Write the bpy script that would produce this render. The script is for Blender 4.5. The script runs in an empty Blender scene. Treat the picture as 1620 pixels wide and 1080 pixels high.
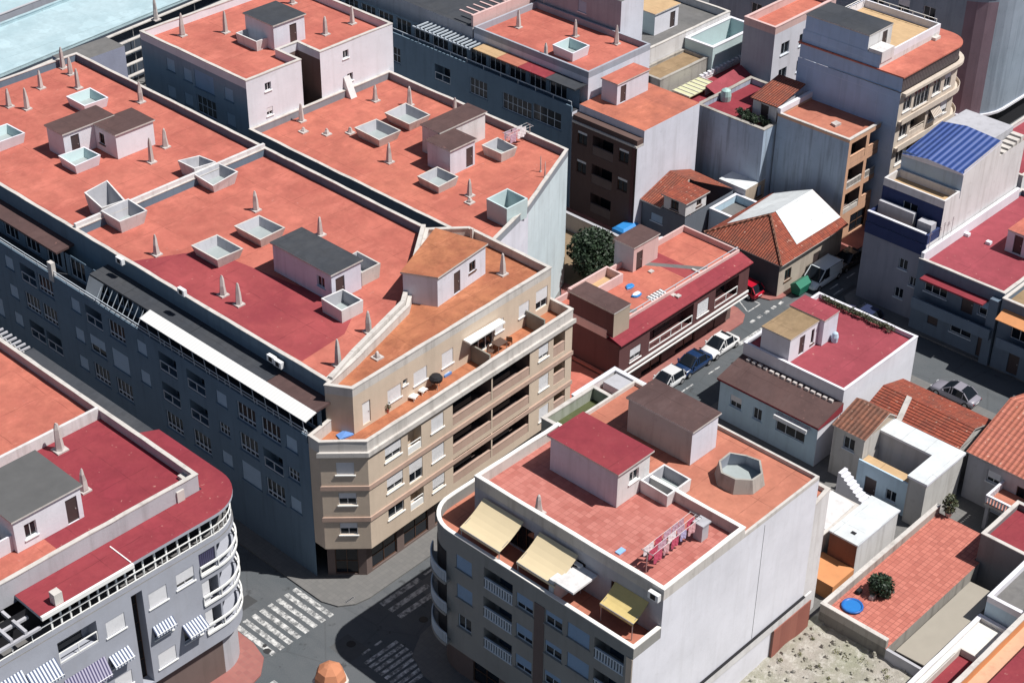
import bpy, math, random
from mathutils import Vector, Matrix
random.seed(7)
rad = math.radians
S = bpy.context.scene
COL = S.collection

# ------------------------------------------------------------------ camera, light, exposure
F = 2727.4
TH, RO, AZ = rad(33.74), rad(0.766), rad(47.2)
CAM = Vector((-64.58, -79.01, 90.47))
_c, _s = math.cos(TH), math.sin(TH)
_fw, _rt, _up = Vector((0, _c, -_s)), Vector((1, 0, 0)), Vector((0, _s, _c))
_cr, _sr = math.cos(RO), math.sin(RO)
_M = Matrix(((math.cos(AZ), math.sin(AZ), 0), (-math.sin(AZ), math.cos(AZ), 0), (0, 0, 1)))
RT = _M @ (_rt * _cr + _up * _sr)
UP = _M @ (_up * _cr - _rt * _sr)
FW = _M @ _fw
cd = bpy.data.cameras.new('camera'); cam = bpy.data.objects.new('camera', cd); COL.objects.link(cam)
cam.matrix_world = Matrix(((RT.x, UP.x, -FW.x, CAM.x), (RT.y, UP.y, -FW.y, CAM.y), (RT.z, UP.z, -FW.z, CAM.z), (0, 0, 0, 1)))
cd.sensor_width = 36; cd.lens = F / 1620 * 36; cd.clip_start = 1; cd.clip_end = 5000
S.camera = cam

SUN_EL = rad(60); SUN_AZ = math.atan2(-0.866, 0.5)          # direction towards the sun, in plan
sun_dir = Vector((math.cos(SUN_EL) * math.cos(SUN_AZ), math.cos(SUN_EL) * math.sin(SUN_AZ), math.sin(SUN_EL)))
w = bpy.data.worlds.new('World'); S.world = w; w.use_nodes = True
nt = w.node_tree; bg = nt.nodes['Background']
sky = nt.nodes.new('ShaderNodeTexSky'); sky.sky_type = 'NISHITA'; sky.sun_disc = False
sky.sun_elevation = SUN_EL; sky.sun_rotation = math.atan2(sun_dir.x, sun_dir.y)
nt.links.new(sky.outputs[0], bg.inputs[0]); bg.inputs[1].default_value = 0.05
sl = bpy.data.lights.new('sun', 'SUN'); sl.energy = 5.0; sl.angle = rad(0.5); sl.color = (1, 0.965, 0.92)
so = bpy.data.objects.new('sun', sl); COL.objects.link(so)
so.rotation_euler = sun_dir.to_track_quat('Z', 'Y').to_euler()
S.view_settings.view_transform = 'Standard'; S.view_settings.look = 'None'
S.view_settings.exposure = 0.2; S.view_settings.gamma = 1
S.cycles.diffuse_bounces = 3; S.cycles.max_bounces = 6

# a point of the photograph, taken to the plane it lies on (surveying the place from its picture)
def _ray(px, py):
    return (RT * ((px - 810) / F) - UP * ((py - 540) / F) + FW)
def at(px, py, z):
    d = _ray(px, py); return CAM + d * ((z - CAM.z) / d.z)
def fx(px, py, x):
    d = _ray(px, py); return CAM + d * ((x - CAM.x) / d.x)
def fy(px, py, y):
    d = _ray(px, py); return CAM + d * ((y - CAM.y) / d.y)

# ------------------------------------------------------------------ materials
MATS = {}
def _new(name):
    m = bpy.data.materials.new(name); m.use_nodes = True
    return m, m.node_tree, m.node_tree.nodes['Principled BSDF']
def _n(nt, t, **kw):
    n = nt.nodes.new(t)
    for k, v in kw.items(): setattr(n, k, v)
    return n
def _noise(nt, src, scale, detail=6, rough=.6, sc=None):
    n = _n(nt, 'ShaderNodeTexNoise'); n.inputs['Scale'].default_value = scale
    n.inputs['Detail'].default_value = detail; n.inputs['Roughness'].default_value = rough
    if sc:
        mp = _n(nt, 'ShaderNodeMapping'); mp.inputs['Scale'].default_value = sc
        nt.links.new(src, mp.inputs[0]); src = mp.outputs[0]
    nt.links.new(src, n.inputs['Vector']); return n.outputs['Fac']
def _ramp(nt, fac, a, b, c0=(0, 0, 0, 1), c1=(1, 1, 1, 1)):
    r = _n(nt, 'ShaderNodeValToRGB'); e = r.color_ramp.elements
    e[0].position = a; e[1].position = b; e[0].color = c0; e[1].color = c1
    nt.links.new(fac, r.inputs[0]); return r.outputs[0]
def _mix(nt, fac, a, b, typ='MIX'):
    m = _n(nt, 'ShaderNodeMixRGB', blend_type=typ)
    for i, v in ((0, fac), (1, a), (2, b)):
        if isinstance(v, (int, float)): m.inputs[i].default_value = v
        elif isinstance(v, tuple): m.inputs[i].default_value = v if len(v) == 4 else (*v, 1)
        else: nt.links.new(v, m.inputs[i])
    return m.outputs[0]
def _pos(nt): return _n(nt, 'ShaderNodeNewGeometry').outputs['Position']
def _bump(nt, b, h, st, dist=.02):
    k = _n(nt, 'ShaderNodeBump'); k.inputs['Strength'].default_value = st; k.inputs['Distance'].default_value = dist
    nt.links.new(h, k.inputs['Height']); nt.links.new(k.outputs[0], b.inputs['Normal'])
def dk(c, f): return tuple(x * f for x in c)

def plain(name, c, rough=.6, metal=0, var=.12, scale=3, spec=.4):
    """a surface of one colour with slight patchy wear"""
    if name in MATS: return MATS[name]
    m, nt, b = _new(name); p = _pos(nt)
    f = _noise(nt, p, scale)
    nt.links.new(_mix(nt, f, dk(c, 1 - var), dk(c, 1 + var)), b.inputs['Base Color'])
    b.inputs['Roughness'].default_value = rough; b.inputs['Metallic'].default_value = metal
    b.inputs['Specular IOR Level'].default_value = spec
    MATS[name] = m; return m

def plaster(name, c, stain=None, amt=.45, streak=.35, blocks=None, patch=None):
    """painted render: blotches, rain streaks running down, faint patched areas"""
    if name in MATS: return MATS[name]
    m, nt, b = _new(name); p = _pos(nt); stain = stain or dk(c, .55)
    col = _mix(nt, _ramp(nt, _noise(nt, p, .35, 5), .35, .75), dk(c, 1.05), dk(c, .9))
    s = _ramp(nt, _noise(nt, p, 1, 4, .6, (1.6, 1.6, .12)), .5, .78)
    col = _mix(nt, _scale(nt, s, streak), col, stain)
    g = _ramp(nt, _noise(nt, p, 1.7, 9, .72), .56, .8)
    col = _mix(nt, _scale(nt, g, amt), col, stain)
    if patch:
        q = _ramp(nt, _noise(nt, p, .5, 3, .5, (1, 1, .6)), .55, .6)
        col = _mix(nt, _scale(nt, q, .8), col, patch)
    if blocks:
        br = _n(nt, 'ShaderNodeTexBrick'); br.inputs['Scale'].default_value = 1
        br.inputs['Brick Width'].default_value = blocks[0]; br.inputs['Row Height'].default_value = blocks[1]
        br.inputs['Mortar Size'].default_value = .03; br.inputs['Mortar Smooth'].default_value = .6
        sw = _n(nt, 'ShaderNodeSeparateXYZ'); cb = _n(nt, 'ShaderNodeCombineXYZ'); ad = _n(nt, 'ShaderNodeMath', operation='ADD')
        nt.links.new(p, sw.inputs[0]); nt.links.new(sw.outputs[0], ad.inputs[0]); nt.links.new(sw.outputs[1], ad.inputs[1])
        nt.links.new(ad.outputs[0], cb.inputs[0]); nt.links.new(sw.outputs[2], cb.inputs[1]); nt.links.new(cb.outputs[0], br.inputs['Vector'])
        col = _mix(nt, _scale(nt, br.outputs['Fac'], .5), col, blocks[2])
    nt.links.new(col, b.inputs['Base Color'])
    b.inputs['Roughness'].default_value = .88; b.inputs['Specular IOR Level'].default_value = .2
    _bump(nt, b, _noise(nt, p, 6, 8, .7), .35, .03)
    MATS[name] = m; return m
def _scale(nt, v, k):
    x = _n(nt, 'ShaderNodeMath', operation='MULTIPLY'); x.inputs[1].default_value = k
    nt.links.new(v, x.inputs[0]); return x.outputs[0]

def roofpaint(name, c, c2, grid=(5.2, 4.4), speck=.5, stain=(.09, .05, .045), mot=0):
    """waterproof roof paint rolled over a slab: blotches, joints of the bays, scuffs, pale specks"""
    if name in MATS: return MATS[name]
    m, nt, b = _new(name); p = _pos(nt)
    col = _mix(nt, _ramp(nt, _noise(nt, p, .16, 6, .68), .40, .60), c, c2)
    col = _mix(nt, _scale(nt, _ramp(nt, _noise(nt, p, .9, 8, .7), .45, .75), .5), col, dk(c, .68))
    col = _mix(nt, _scale(nt, _ramp(nt, _noise(nt, p, .55, 6, .7, (1, .35, 1)), .52, .72), .45), col, dk(c, 1.28))
    br = _n(nt, 'ShaderNodeTexBrick', offset=0); br.inputs['Scale'].default_value = 1
    br.inputs['Brick Width'].default_value = grid[0]; br.inputs['Row Height'].default_value = grid[1]
    br.inputs['Mortar Size'].default_value = .035; br.inputs['Mortar Smooth'].default_value = .8
    mp = _n(nt, 'ShaderNodeMapping'); mp.inputs['Location'].default_value = (1.3, .7, 0); mp.inputs['Rotation'].default_value = (0, 0, 0)
    ds = _n(nt, 'ShaderNodeMixRGB', blend_type='ADD'); ds.inputs[0].default_value = .25
    nt.links.new(p, ds.inputs[1])
    nn = _n(nt, 'ShaderNodeTexNoise'); nn.inputs['Scale'].default_value = .6; nt.links.new(p, nn.inputs['Vector']); nt.links.new(nn.outputs['Color'], ds.inputs[2])
    nt.links.new(ds.outputs[0], mp.inputs[0]); nt.links.new(mp.outputs[0], br.inputs['Vector'])
    if mot:                                                          # algae and bleaching in uneven blots
        col = _mix(nt, _scale(nt, _ramp(nt, _noise(nt, p, .75, 9, .78), .46, .62), mot), col, dk(c2, .55))
        col = _mix(nt, _scale(nt, _ramp(nt, _noise(nt, p, .5, 9, .75, (.5, 1.3, 1)), .54, .66), mot * .8), col, tuple(min(.9, x * 1.5 + .03) for x in c))
    # ponding: tide lines and pale dried puddles
    pn = _noise(nt, p, .28, 4, .55)
    up_, dn_ = _ramp(nt, pn, .53, .56), _ramp(nt, pn, .56, .60, (1, 1, 1, 1), (0, 0, 0, 1))
    td = _n(nt, 'ShaderNodeMath', operation='MULTIPLY'); nt.links.new(up_, td.inputs[0]); nt.links.new(dn_, td.inputs[1])
    col = _mix(nt, _scale(nt, td.outputs[0], .30), col, dk(c, .5))
    col = _mix(nt, _scale(nt, up_, .16), col, dk(c, 1.5))
    jf = _n(nt, 'ShaderNodeMath', operation='MULTIPLY'); nt.links.new(br.outputs['Fac'], jf.inputs[0])
    nt.links.new(_ramp(nt, _noise(nt, p, .8, 3), .35, .6), jf.inputs[1])
    col = _mix(nt, _scale(nt, jf.outputs[0], .8), col, dk(c2, .42))
    g = _ramp(nt, _noise(nt, p, 2.6, 4, .55), .68, .76)
    col = _mix(nt, _scale(nt, g, speck), col, (.50, .26, .22))
    d = _ramp(nt, _noise(nt, p, 1.3, 7, .75), .64, .8)
    col = _mix(nt, _scale(nt, d, .55), col, stain)
    nt.links.new(col, b.inputs['Base Color'])
    b.inputs['Roughness'].default_value = .75; b.inputs['Specular IOR Level'].default_value = .25
    _bump(nt, b, _noise(nt, p, 3, 8, .7), .3, .03)
    MATS[name] = m; return m

def pavers(name, c, c2, size=.4, mort=(.12, .06, .05), moff=.02, stain=.5):
    """square floor tiles, each its own shade"""
    if name in MATS: return MATS[name]
    m, nt, b = _new(name); p = _pos(nt)
    br = _n(nt, 'ShaderNodeTexBrick', offset=0); br.inputs['Scale'].default_value = 1
    br.inputs['Brick Width'].default_value = size; br.inputs['Row Height'].default_value = size
    br.inputs['Mortar Size'].default_value = moff; br.inputs['Bias'].default_value = 0
    br.inputs['Color1'].default_value = (*c, 1); br.inputs['Color2'].default_value = (*c2, 1); br.inputs['Mortar'].default_value = (*mort, 1)
    nt.links.new(p, br.inputs['Vector'])
    col = _mix(nt, _scale(nt, _ramp(nt, _noise(nt, p, .4, 6, .7), .4, .7), stain), br.outputs['Color'], dk(c2, 1.15))
    nt.links.new(col, b.inputs['Base Color']); b.inputs['Roughness'].default_value = .8
    _bump(nt, b, br.outputs['Fac'], -.4, .02)
    MATS[name] = m; return m

def tiles(name, c, c2, axis=0, pitch=.28, moss=(.06, .05, .04)):
    """barrel roof tiles: rounded ridges running down the slope"""
    if name in MATS: return MATS[name]
    m, nt, b = _new(name); p = _pos(nt)
    wv = _n(nt, 'ShaderNodeTexWave', wave_type='BANDS', bands_direction='X' if axis == 0 else 'Y', wave_profile='SIN')
    wv.inputs['Scale'].default_value = .314 / pitch; wv.inputs['Distortion'].default_value = .4; wv.inputs['Detail'].default_value = 1
    nt.links.new(p, wv.inputs['Vector'])
    br = _n(nt, 'ShaderNodeTexBrick', offset=0); br.inputs['Scale'].default_value = 1
    br.inputs['Brick Width'].default_value = pitch if axis == 0 else .5; br.inputs['Row Height'].default_value = .5 if axis == 0 else pitch
    br.inputs['Mortar Size'].default_value = .015
    br.inputs['Color1'].default_value = (*c, 1); br.inputs['Color2'].default_value = (*c2, 1); br.inputs['Mortar'].default_value = (*dk(c2, .4), 1)
    nt.links.new(p, br.inputs['Vector'])
    col = _mix(nt, _scale(nt, _ramp(nt, _noise(nt, p, .7, 7, .7), .45, .75), .6), br.outputs['Color'], moss)
    col = _mix(nt, _scale(nt, _ramp(nt, _noise(nt, p, 3.2, 3, .5), .66, .72), .6), col, (.6, .42, .33))
    nt.links.new(col, b.inputs['Base Color']); b.inputs['Roughness'].default_value = .85
    _bump(nt, b, wv.outputs['Fac'], 1, .09)
    MATS[name] = m; return m

def stripes(name, a, bc, n=5.0, axis='X'):
    if name in MATS: return MATS[name]
    m, nt, b = _new(name)
    tc = _n(nt, 'ShaderNodeTexCoord')
    wv = _n(nt, 'ShaderNodeTexWave', wave_type='BANDS', bands_direction=axis); wv.inputs['Scale'].default_value = n * .314
    nt.links.new(tc.outputs['Object'], wv.inputs['Vector'])
    col = _mix(nt, _ramp(nt, wv.outputs['Fac'], .45, .55), a, bc)
    col = _mix(nt, _scale(nt, _noise(nt, tc.outputs['Object'], 3), .25), col, dk(a, .7))
    nt.links.new(col, b.inputs['Base Color']); b.inputs['Roughness'].default_value = .8
    MATS[name] = m; return m

def ribbed(name, c, pitch=.2, axis='X', rough=.5, dirt=(.25, .23, .21)):
    """corrugated or slatted sheet"""
    if name in MATS: return MATS[name]
    m, nt, b = _new(name); p = _pos(nt)
    wv = _n(nt, 'ShaderNodeTexWave', wave_type='BANDS', bands_direction=axis); wv.inputs['Scale'].default_value = .314 / pitch
    nt.links.new(p, wv.inputs['Vector'])
    col = _mix(nt, _scale(nt, _ramp(nt, _noise(nt, p, .8, 6, .7), .5, .8), .5), c, dirt)
    nt.links.new(col, b.inputs['Base Color']); b.inputs['Roughness'].default_value = rough
    _bump(nt, b, wv.outputs['Fac'], .8, pitch * .25)
    MATS[name] = m; return m

def asphalt():
    m, nt, b = _new('asphalt'); p = _pos(nt)
    col = _mix(nt, _ramp(nt, _noise(nt, p, .12, 6, .6), .35, .7), (.065, .078, .088), (.105, .11, .118))
    col = _mix(nt, _scale(nt, _ramp(nt, _noise(nt, p, .5, 5, .65, (1, .25, 1)), .5, .75), .5), col, (.04, .05, .06))
    vo = _n(nt, 'ShaderNodeTexVoronoi', feature='DISTANCE_TO_EDGE'); vo.inputs['Scale'].default_value = .22; nt.links.new(p, vo.inputs['Vector'])
    col = _mix(nt, _scale(nt, _ramp(nt, vo.outputs['Distance'], .004, .02, (1, 1, 1, 1), (0, 0, 0, 1)), .28), col, (.035, .038, .04))
    col = _mix(nt, _scale(nt, _ramp(nt, _noise(nt, p, 14, 2), .45, .7), .35), col, (.15, .15, .15))
    col = _mix(nt, _scale(nt, _ramp(nt, _noise(nt, p, .9, 3), .62, .70), .6), col, (.028, .03, .032))
    nt.links.new(col, b.inputs['Base Color']); b.inputs['Roughness'].default_value = .85
    _bump(nt, b, _noise(nt, p, 30, 3), .3, .01); MATS['asphalt'] = m; return m
def worn(name, c, base, lo=.42, hi=.55):
    """road paint rubbed thin so that the asphalt shows"""
    m, nt, b = _new(name); p = _pos(nt)
    col = _mix(nt, _ramp(nt, _noise(nt, p, 2.2, 8, .75), lo, hi), base, c)
    nt.links.new(col, b.inputs['Base Color']); b.inputs['Roughness'].default_value = .7; MATS[name] = m; return m
def rubble():
    m, nt, b = _new('rubble'); p = _pos(nt)
    col = _mix(nt, _ramp(nt, _noise(nt, p, .35, 5), .4, .65), (.36, .33, .29), (.27, .27, .2))
    col = _mix(nt, _ramp(nt, _noise(nt, p, 1.2, 8, .8), .5, .66), col, (.52, .5, .45))
    col = _mix(nt, _ramp(nt, _noise(nt, p, 1.9, 6, .7), .62, .7), col, (.1, .1, .07))
    nt.links.new(col, b.inputs['Base Color']); b.inputs['Roughness'].default_value = .95
    _bump(nt, b, _noise(nt, p, 2, 9, .75), .9, .2); MATS['rubble'] = m; return m
def leafmat(name, c, c2):
    m, nt, b = _new(name); p = _pos(nt)
    col = _mix(nt, _ramp(nt, _noise(nt, p, 1.6, 4), .35, .7), c, c2)
    nt.links.new(col, b.inputs['Base Color']); b.inputs['Roughness'].default_value = .6; MATS[name] = m; return m

WHITE = plaster('white_render', (.68, .68, .73), (.40, .39, .39), .36, .20)
WHITE2 = plaster('old_white_render', (.62, .61, .61), (.3, .27, .25), .5, .5)
BLUEGREY = plaster('grey_blue_render', (.135, .195, .255), (.07, .10, .135), .3, .4)
LILAC = plaster('lilac_white_render', (.62, .63, .70), (.36, .36, .38), .42, .36)
BEIGE = plaster('beige_render', (.58, .475, .375), (.36, .29, .22), .25, .25)
BEIGEBAND = plaster('rose_band_render', (.46, .33, .27), (.3, .18, .12), .3, .3)
PALE = plaster('pale_stone_coping', (.54, .51, .48), (.22, .20, .18), .75, .5)
GREYR = plaster('grey_render', (.42, .42, .45), (.2, .19, .19), .35, .35)
GREYR2 = plaster('cool_grey_render', (.34, .36, .41), (.18, .18, .2), .3, .35)
TAUPE = plaster('taupe_render', (.25, .24, .21), (.13, .12, .1), .3, .35)
BLUEW = plaster('blue_grey_party_wall', (.38, .52, .72), (.24, .33, .47), .3, .4, (4.3, 3.0, (.55, .66, .80)))  # whitish wall with the blue of skylight put into its colour
BLUEW2 = plaster('stained_blue_grey_wall', (.36, .44, .54), (.16, .18, .2), .4, .85)  # whitish stained wall, the sky's blue tint painted into its base
DARKRED = plaster('dark_red_render', (.12, .055, .055), (.06, .03, .03), .3, .3)
BROWNR = plaster('brown_grey_render', (.16, .12, .11), (.08, .06, .05), .3, .3)
TEAL = plaster('pale_aqua_render', (.50, .61, .62), (.4, .5, .5), .3, .3)
SKYB = plaster('pale_blue_render', (.46, .60, .70), (.25, .33, .4), .3, .35)
NAVY = plaster('navy_render', (.035, .05, .13), (.02, .03, .07), .3, .3)
ORANGER = plaster('orange_render', (.60, .27, .12), (.4, .2, .1), .3, .3)
PEACH = plaster('peach_render', (.60, .36, .24), (.3, .17, .12), .35, .35)
PINKR = plaster('pink_render', (.60, .42, .40), (.36, .25, .23), .4, .35)
DIRTYC = plaster('mouldy_concrete', (.36, .34, .31), (.12, .11, .1), .7, .7)
BRICKRED = pavers('red_brick_wall', (.30, .11, .08), (.24, .08, .06), .3, (.2, .1, .08), .01)
TERRA = roofpaint('terracotta_roof_paint', (.48, .152, .112), (.40, .115, .088), mot=.3)
TERRA2 = roofpaint('warm_terracotta_roof_paint', (.49, .16, .112), (.41, .122, .09), mot=.32)
MAROON = roofpaint('maroon_roof_paint', (.225, .032, .045), (.265, .043, .053), (6.1, 5.2), .8, mot=.16)
REDMIX = roofpaint('crimson_roof_paint', (.295, .058, .075), (.255, .048, .063), (6.1, 5.2), .8, mot=.16)
RUST = roofpaint('rust_orange_roof_tiles', (.43, .17, .085), (.34, .12, .065), (4.2, 4.2), .35, mot=.55)
PEACHF = roofpaint('peach_terrace_floor', (.46, .18, .12), (.40, .145, .098), (4, 4), .3, mot=.3)
DARKROOF = roofpaint('dark_grey_roof_felt', (.045, .05, .06), (.06, .063, .07), (3.1, 9), .08, mot=.25, stain= (.03, .03, .03))
BROWNROOF = roofpaint('brown_roof_sheet', (.085, .052, .05), (.105, .062, .058), (2.2, 9), .3, mot=.3, stain= (.05, .04, .04))
GREYROOF = roofpaint('grey_gravel_roof', (.14, .138, .138), (.165, .16, .155), (12, 12), .1, mot=.2, stain= (.1, .1, .1))
TANROOF = roofpaint('tan_roof_screed', (.25, .175, .10), (.30, .21, .125), (3, 9), .2, mot=.35, stain= (.12, .08, .05))
CREAMF = roofpaint('cream_terrace_floor', (.53, .37, .21), (.46, .31, .175), (4, 4), .2, (.2, .14, .1))
WHITEROOF = roofpaint('white_roof_paint', (.62, .65, .66), (.56, .59, .60), (4.5, 2.2), .0, (.35, .35, .35), mot=.12)
PALETEAL = roofpaint('pale_aqua_roof_paint', (.40, .52, .56), (.34, .46, .50), (30, 22), .0, (.18, .24, .27))
OLIVE = roofpaint('mossy_green_floor', (.07, .085, .035), (.10, .11, .05), (5, 5), .1, (.03, .03, .02))
TILER = pavers('red_square_tiles', (.34, .10, .08), (.46, .17, .14), .42, (.24, .08, .06), .012)
TILEP = pavers('red_patio_tiles', (.52, .18, .135), (.38, .115, .085), .42, (.20, .06, .045), .02)
PAVEP = pavers('pink_pavement_tiles', (.33, .13, .11), (.27, .10, .09), .4, (.25, .13, .11), .012)
PAVEG = pavers('grey_pavement_tiles', (.16, .155, .15), (.135, .133, .13), .4, (.11, .11, .11), .012)
BTILE_X = tiles('barrel_tiles_across', (.37, .085, .045), (.26, .055, .032), 0)
BTILE_Y = tiles('barrel_tiles_along', (.33, .085, .045), (.24, .06, .034), 1)
BTILE_O = tiles('orange_tiles', (.48, .16, .11), (.41, .13, .09), 0, .45, (.4, .13, .07))
BTILE_B = tiles('brown_tiles', (.25, .10, .06), (.17, .07, .045), 1, .4)
ASPH = asphalt(); RUBBLE = rubble()
PAINT = worn('road_paint', (.58, .58, .57), (.12, .125, .13), .42, .58)
PAINTW = worn('rubbed_road_paint', (.70, .70, .70), (.13, .135, .14), .44, .62)
YPAINT = worn('yellow_road_paint', (.6, .42, .16), (.12, .12, .11), .4, .55)
FRAME = plain('white_window_frame', (.72, .73, .74), .5)
FRAMEG = plain('grey_window_frame', (.56, .62, .68), .45)
FRAMEB = plain('brown_window_frame', (.10, .05, .03), .5)
SHUT = ribbed('white_shutter', (.72, .72, .74), .055, 'Z', .6, (.5, .5, .5))
SHUTB = ribbed('blue_grey_shutter', (.24, .36, .52), .055, 'Z', .6, (.18, .24, .3))
SHUTG = ribbed('dull_blue_shutter', (.34, .46, .58), .055, 'Z', .6, (.26, .34, .42))
DARKM = plain('near_black', (.012, .012, .015), .8)
RAILW = plain('white_rail_paint', (.80, .80, .78), .45)
RAILG = plain('grey_rail_paint', (.46, .51, .56), .45)
METAL = plain('galvanised_steel', (.42, .42, .43), .4, .6)
DOORB = plain('brown_door', (.06, .045, .045), .5)
STONE = plaster('pale_vent_stone', (.50, .46, .44), (.22, .18, .17), .8, .5)
CREAM = plain('cream_awning_cloth', (.68, .56, .36), .85, 0, .07, .6)
YCREAM = plain('yellowed_awning_cloth', (.62, .48, .2), .85, 0, .2, 1.2)
SBLUE = stripes('blue_striped_cloth', (.62, .66, .72), (.03, .05, .12), 4.2)
SPURP = stripes('purple_striped_cloth', (.38, .36, .46), (.035, .03, .10), 4.6)
SBEIGE = stripes('beige_striped_cloth', (.6, .54, .46), (.2, .15, .13), 4)
BLUEMET = ribbed('cobalt_blue_sheet', (.035, .075, .26), .6, 'Y', .5, (.10, .14, .26))
CORR = ribbed('dark_corrugated_sheet', (.075, .06, .065), .3, 'X', .5, (.05, .04, .04))
TRUNK = plain('bark', (.09, .065, .045), .9)
LEAFD = leafmat('dark_green_leaves', (.008, .020, .011), (.035, .065, .028))
LEAFO = leafmat('dry_green_leaves', (.045, .06, .03), (.10, .10, .05))
def glassmat(name, c, rough=.06):
    m, nt, b = _new(name); b.inputs['Base Color'].default_value = (*c, 1)
    b.inputs['Roughness'].default_value = rough; b.inputs['Specular IOR Level'].default_value = .35
    MATS[name] = m; return m
GLASS = glassmat('window_glass', (.012, .016, .022))
GLASSB = glassmat('blue_window_glass', (.03, .055, .09), .1)

# ------------------------------------------------------------------ mesh helpers
class MB:
    def __init__(s): s.v = []; s.f = []; s.mi = []; s.ms = []
    def m(s, mat):
        if mat not in s.ms: s.ms.append(mat)
        s.cur = s.ms.index(mat); return s
    def face(s, pts):
        i = len(s.v); s.v += [tuple(p) for p in pts]; s.f.append(tuple(range(i, i + len(pts)))); s.mi.append(getattr(s, 'cur', 0))
    def box(s, x0, x1, y0, y1, z0, z1, skip=''):
        if x0 > x1: x0, x1 = x1, x0
        if y0 > y1: y0, y1 = y1, y0
        a, b, c, d = (x0, y0), (x1, y0), (x1, y1), (x0, y1)
        s.prism([a, b, c, d], z0, z1, bottom='b' not in skip)
    def prism(s, poly, z0, z1, top=True, bottom=True, sides=True):
        n = len(poly)
        if sides:
            for i in range(n):
                p, q = poly[i], poly[(i + 1) % n]
                s.face([(p[0], p[1], z0), (q[0], q[1], z0), (q[0], q[1], z1), (p[0], p[1], z1)])
        if top: s.face([(p[0], p[1], z1) for p in poly])
        if bottom: s.face([(p[0], p[1], z0) for p in reversed(poly)])
    def ring(s, out, inn, z0, z1, bottom=False):
        thin = z1 - z0 < .15
        if thin:                                                     # a coping: laid in lengths, never quite straight
            O, I = [], []
            for i in range(len(out)):
                j = (i + 1) % len(out); k = max(1, int(math.dist(out[i], out[j]) / 1.4))
                for q in range(k):
                    for src, dst in ((out, O), (inn, I)):
                        w_ = .018 if 0 < q else 0
                        dst.append((src[i][0] + (src[j][0] - src[i][0]) * q / k + random.uniform(-w_, w_), src[i][1] + (src[j][1] - src[i][1]) * q / k + random.uniform(-w_, w_)))
            out, inn = O, I
            ZT = [z1 + random.uniform(-.02, .025) for _ in out]
            for i in range(len(out)):
                j = (i + 1) % len(out); a, b, c, d = out[i], out[j], inn[j], inn[i]
                s.face([(*a, z0), (*b, z0), (*b, ZT[j]), (*a, ZT[i])]); s.face([(*c, z0), (*d, z0), (*d, ZT[i]), (*c, ZT[j])])
                s.face([(*a, ZT[i]), (*b, ZT[j]), (*c, ZT[j]), (*d, ZT[i])])
                s.face([(*d, z0), (*c, z0), (*b, z0), (*a, z0)])
            return
        n = len(out)
        for i in range(n):
            j = (i + 1) % n
            a, b, c, d = out[i], out[j], inn[j], inn[i]
            s.face([(*a, z0), (*b, z0), (*b, z1), (*a, z1)])
            s.face([(*c, z0), (*d, z0), (*d, z1), (*c, z1)])
            s.face([(*a, z1), (*b, z1), (*c, z1), (*d, z1)])
            if bottom: s.face([(*d, z0), (*c, z0), (*b, z0), (*a, z0)])
    def bar(s, p, q, r, n=4, r2=None):
        p, q = Vector(p), Vector(q); d = (q - p).normalized()
        u = d.cross(Vector((0, 0, 1)) if abs(d.z) < .9 else Vector((1, 0, 0))).normalized(); v = d.cross(u)
        r2 = r if r2 is None else r2
        A = [p + (u * math.cos(t) + v * math.sin(t)) * r for t in [2 * math.pi * (k + .5) / n for k in range(n)]]
        B = [q + (u * math.cos(t) + v * math.sin(t)) * r2 for t in [2 * math.pi * (k + .5) / n for k in range(n)]]
        for k in range(n): s.face([A[k], A[(k + 1) % n], B[(k + 1) % n], B[k]][::-1])
        s.face(A); s.face(B[::-1])
    def lathe(s, prof, cx, cy, n=12):
        R = [[(cx + r * math.cos(2 * math.pi * k / n), cy + r * math.sin(2 * math.pi * k / n), z) for k in range(n)] for r, z in prof]
        for a, b in zip(R, R[1:]):
            for k in range(n): s.face([a[k], a[(k + 1) % n], b[(k + 1) % n], b[k]])
        s.face(R[-1]); s.face(R[0][::-1])
    def mesh(s, name, off=(0, 0, 0)):
        me = bpy.data.meshes.new(name)
        me.from_pydata([(x - off[0], y - off[1], z - off[2]) for x, y, z in s.v], [], s.f)
        for m in s.ms: me.materials.append(m)
        if len(s.ms) > 1: me.polygons.foreach_set('material_index', s.mi)
        return me
    def build(s, name, parent=None, mat=None, smooth=False, weld=False):
        off = parent.get('_o', (0, 0, 0)) if parent else (0, 0, 0)
        if mat is not None and not s.ms: s.ms = [mat]
        me = s.mesh(name, off)
        if weld or smooth:
            import bmesh
            b = bmesh.new(); b.from_mesh(me); bmesh.ops.remove_doubles(b, verts=b.verts, dist=.001)
            bmesh.ops.recalc_face_normals(b, faces=b.faces); b.to_mesh(me); b.free()
        if smooth:
            me.polygons.foreach_set('use_smooth', [True] * len(me.polygons))
        o = bpy.data.objects.new(name, me); COL.objects.link(o)
        if parent: o.parent = parent; o['_o'] = off
        return o

def link(name, me, parent, loc=(0, 0, 0), rz=0):
    """a mesh in its own coordinates, placed at a world point under a thing (or at its part's origin)"""
    o = bpy.data.objects.new(name, me); COL.objects.link(o); o.parent = parent
    o.location = loc; o.rotation_euler = (0, 0, rz); return o

def thing(name, label, cat, loc, group=None):
    o = bpy.data.objects.new(name, None); COL.objects.link(o); o.location = loc; o.empty_display_size = .5
    o['label'] = label; o['category'] = cat; o['_o'] = tuple(loc)
    if group: o['group'] = group
    return o
def tag(o, label, cat, group=None):
    o['label'] = label; o['category'] = cat
    if group: o['group'] = group
    return o
def structure(o): o['kind'] = 'structure'; return o

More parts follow.
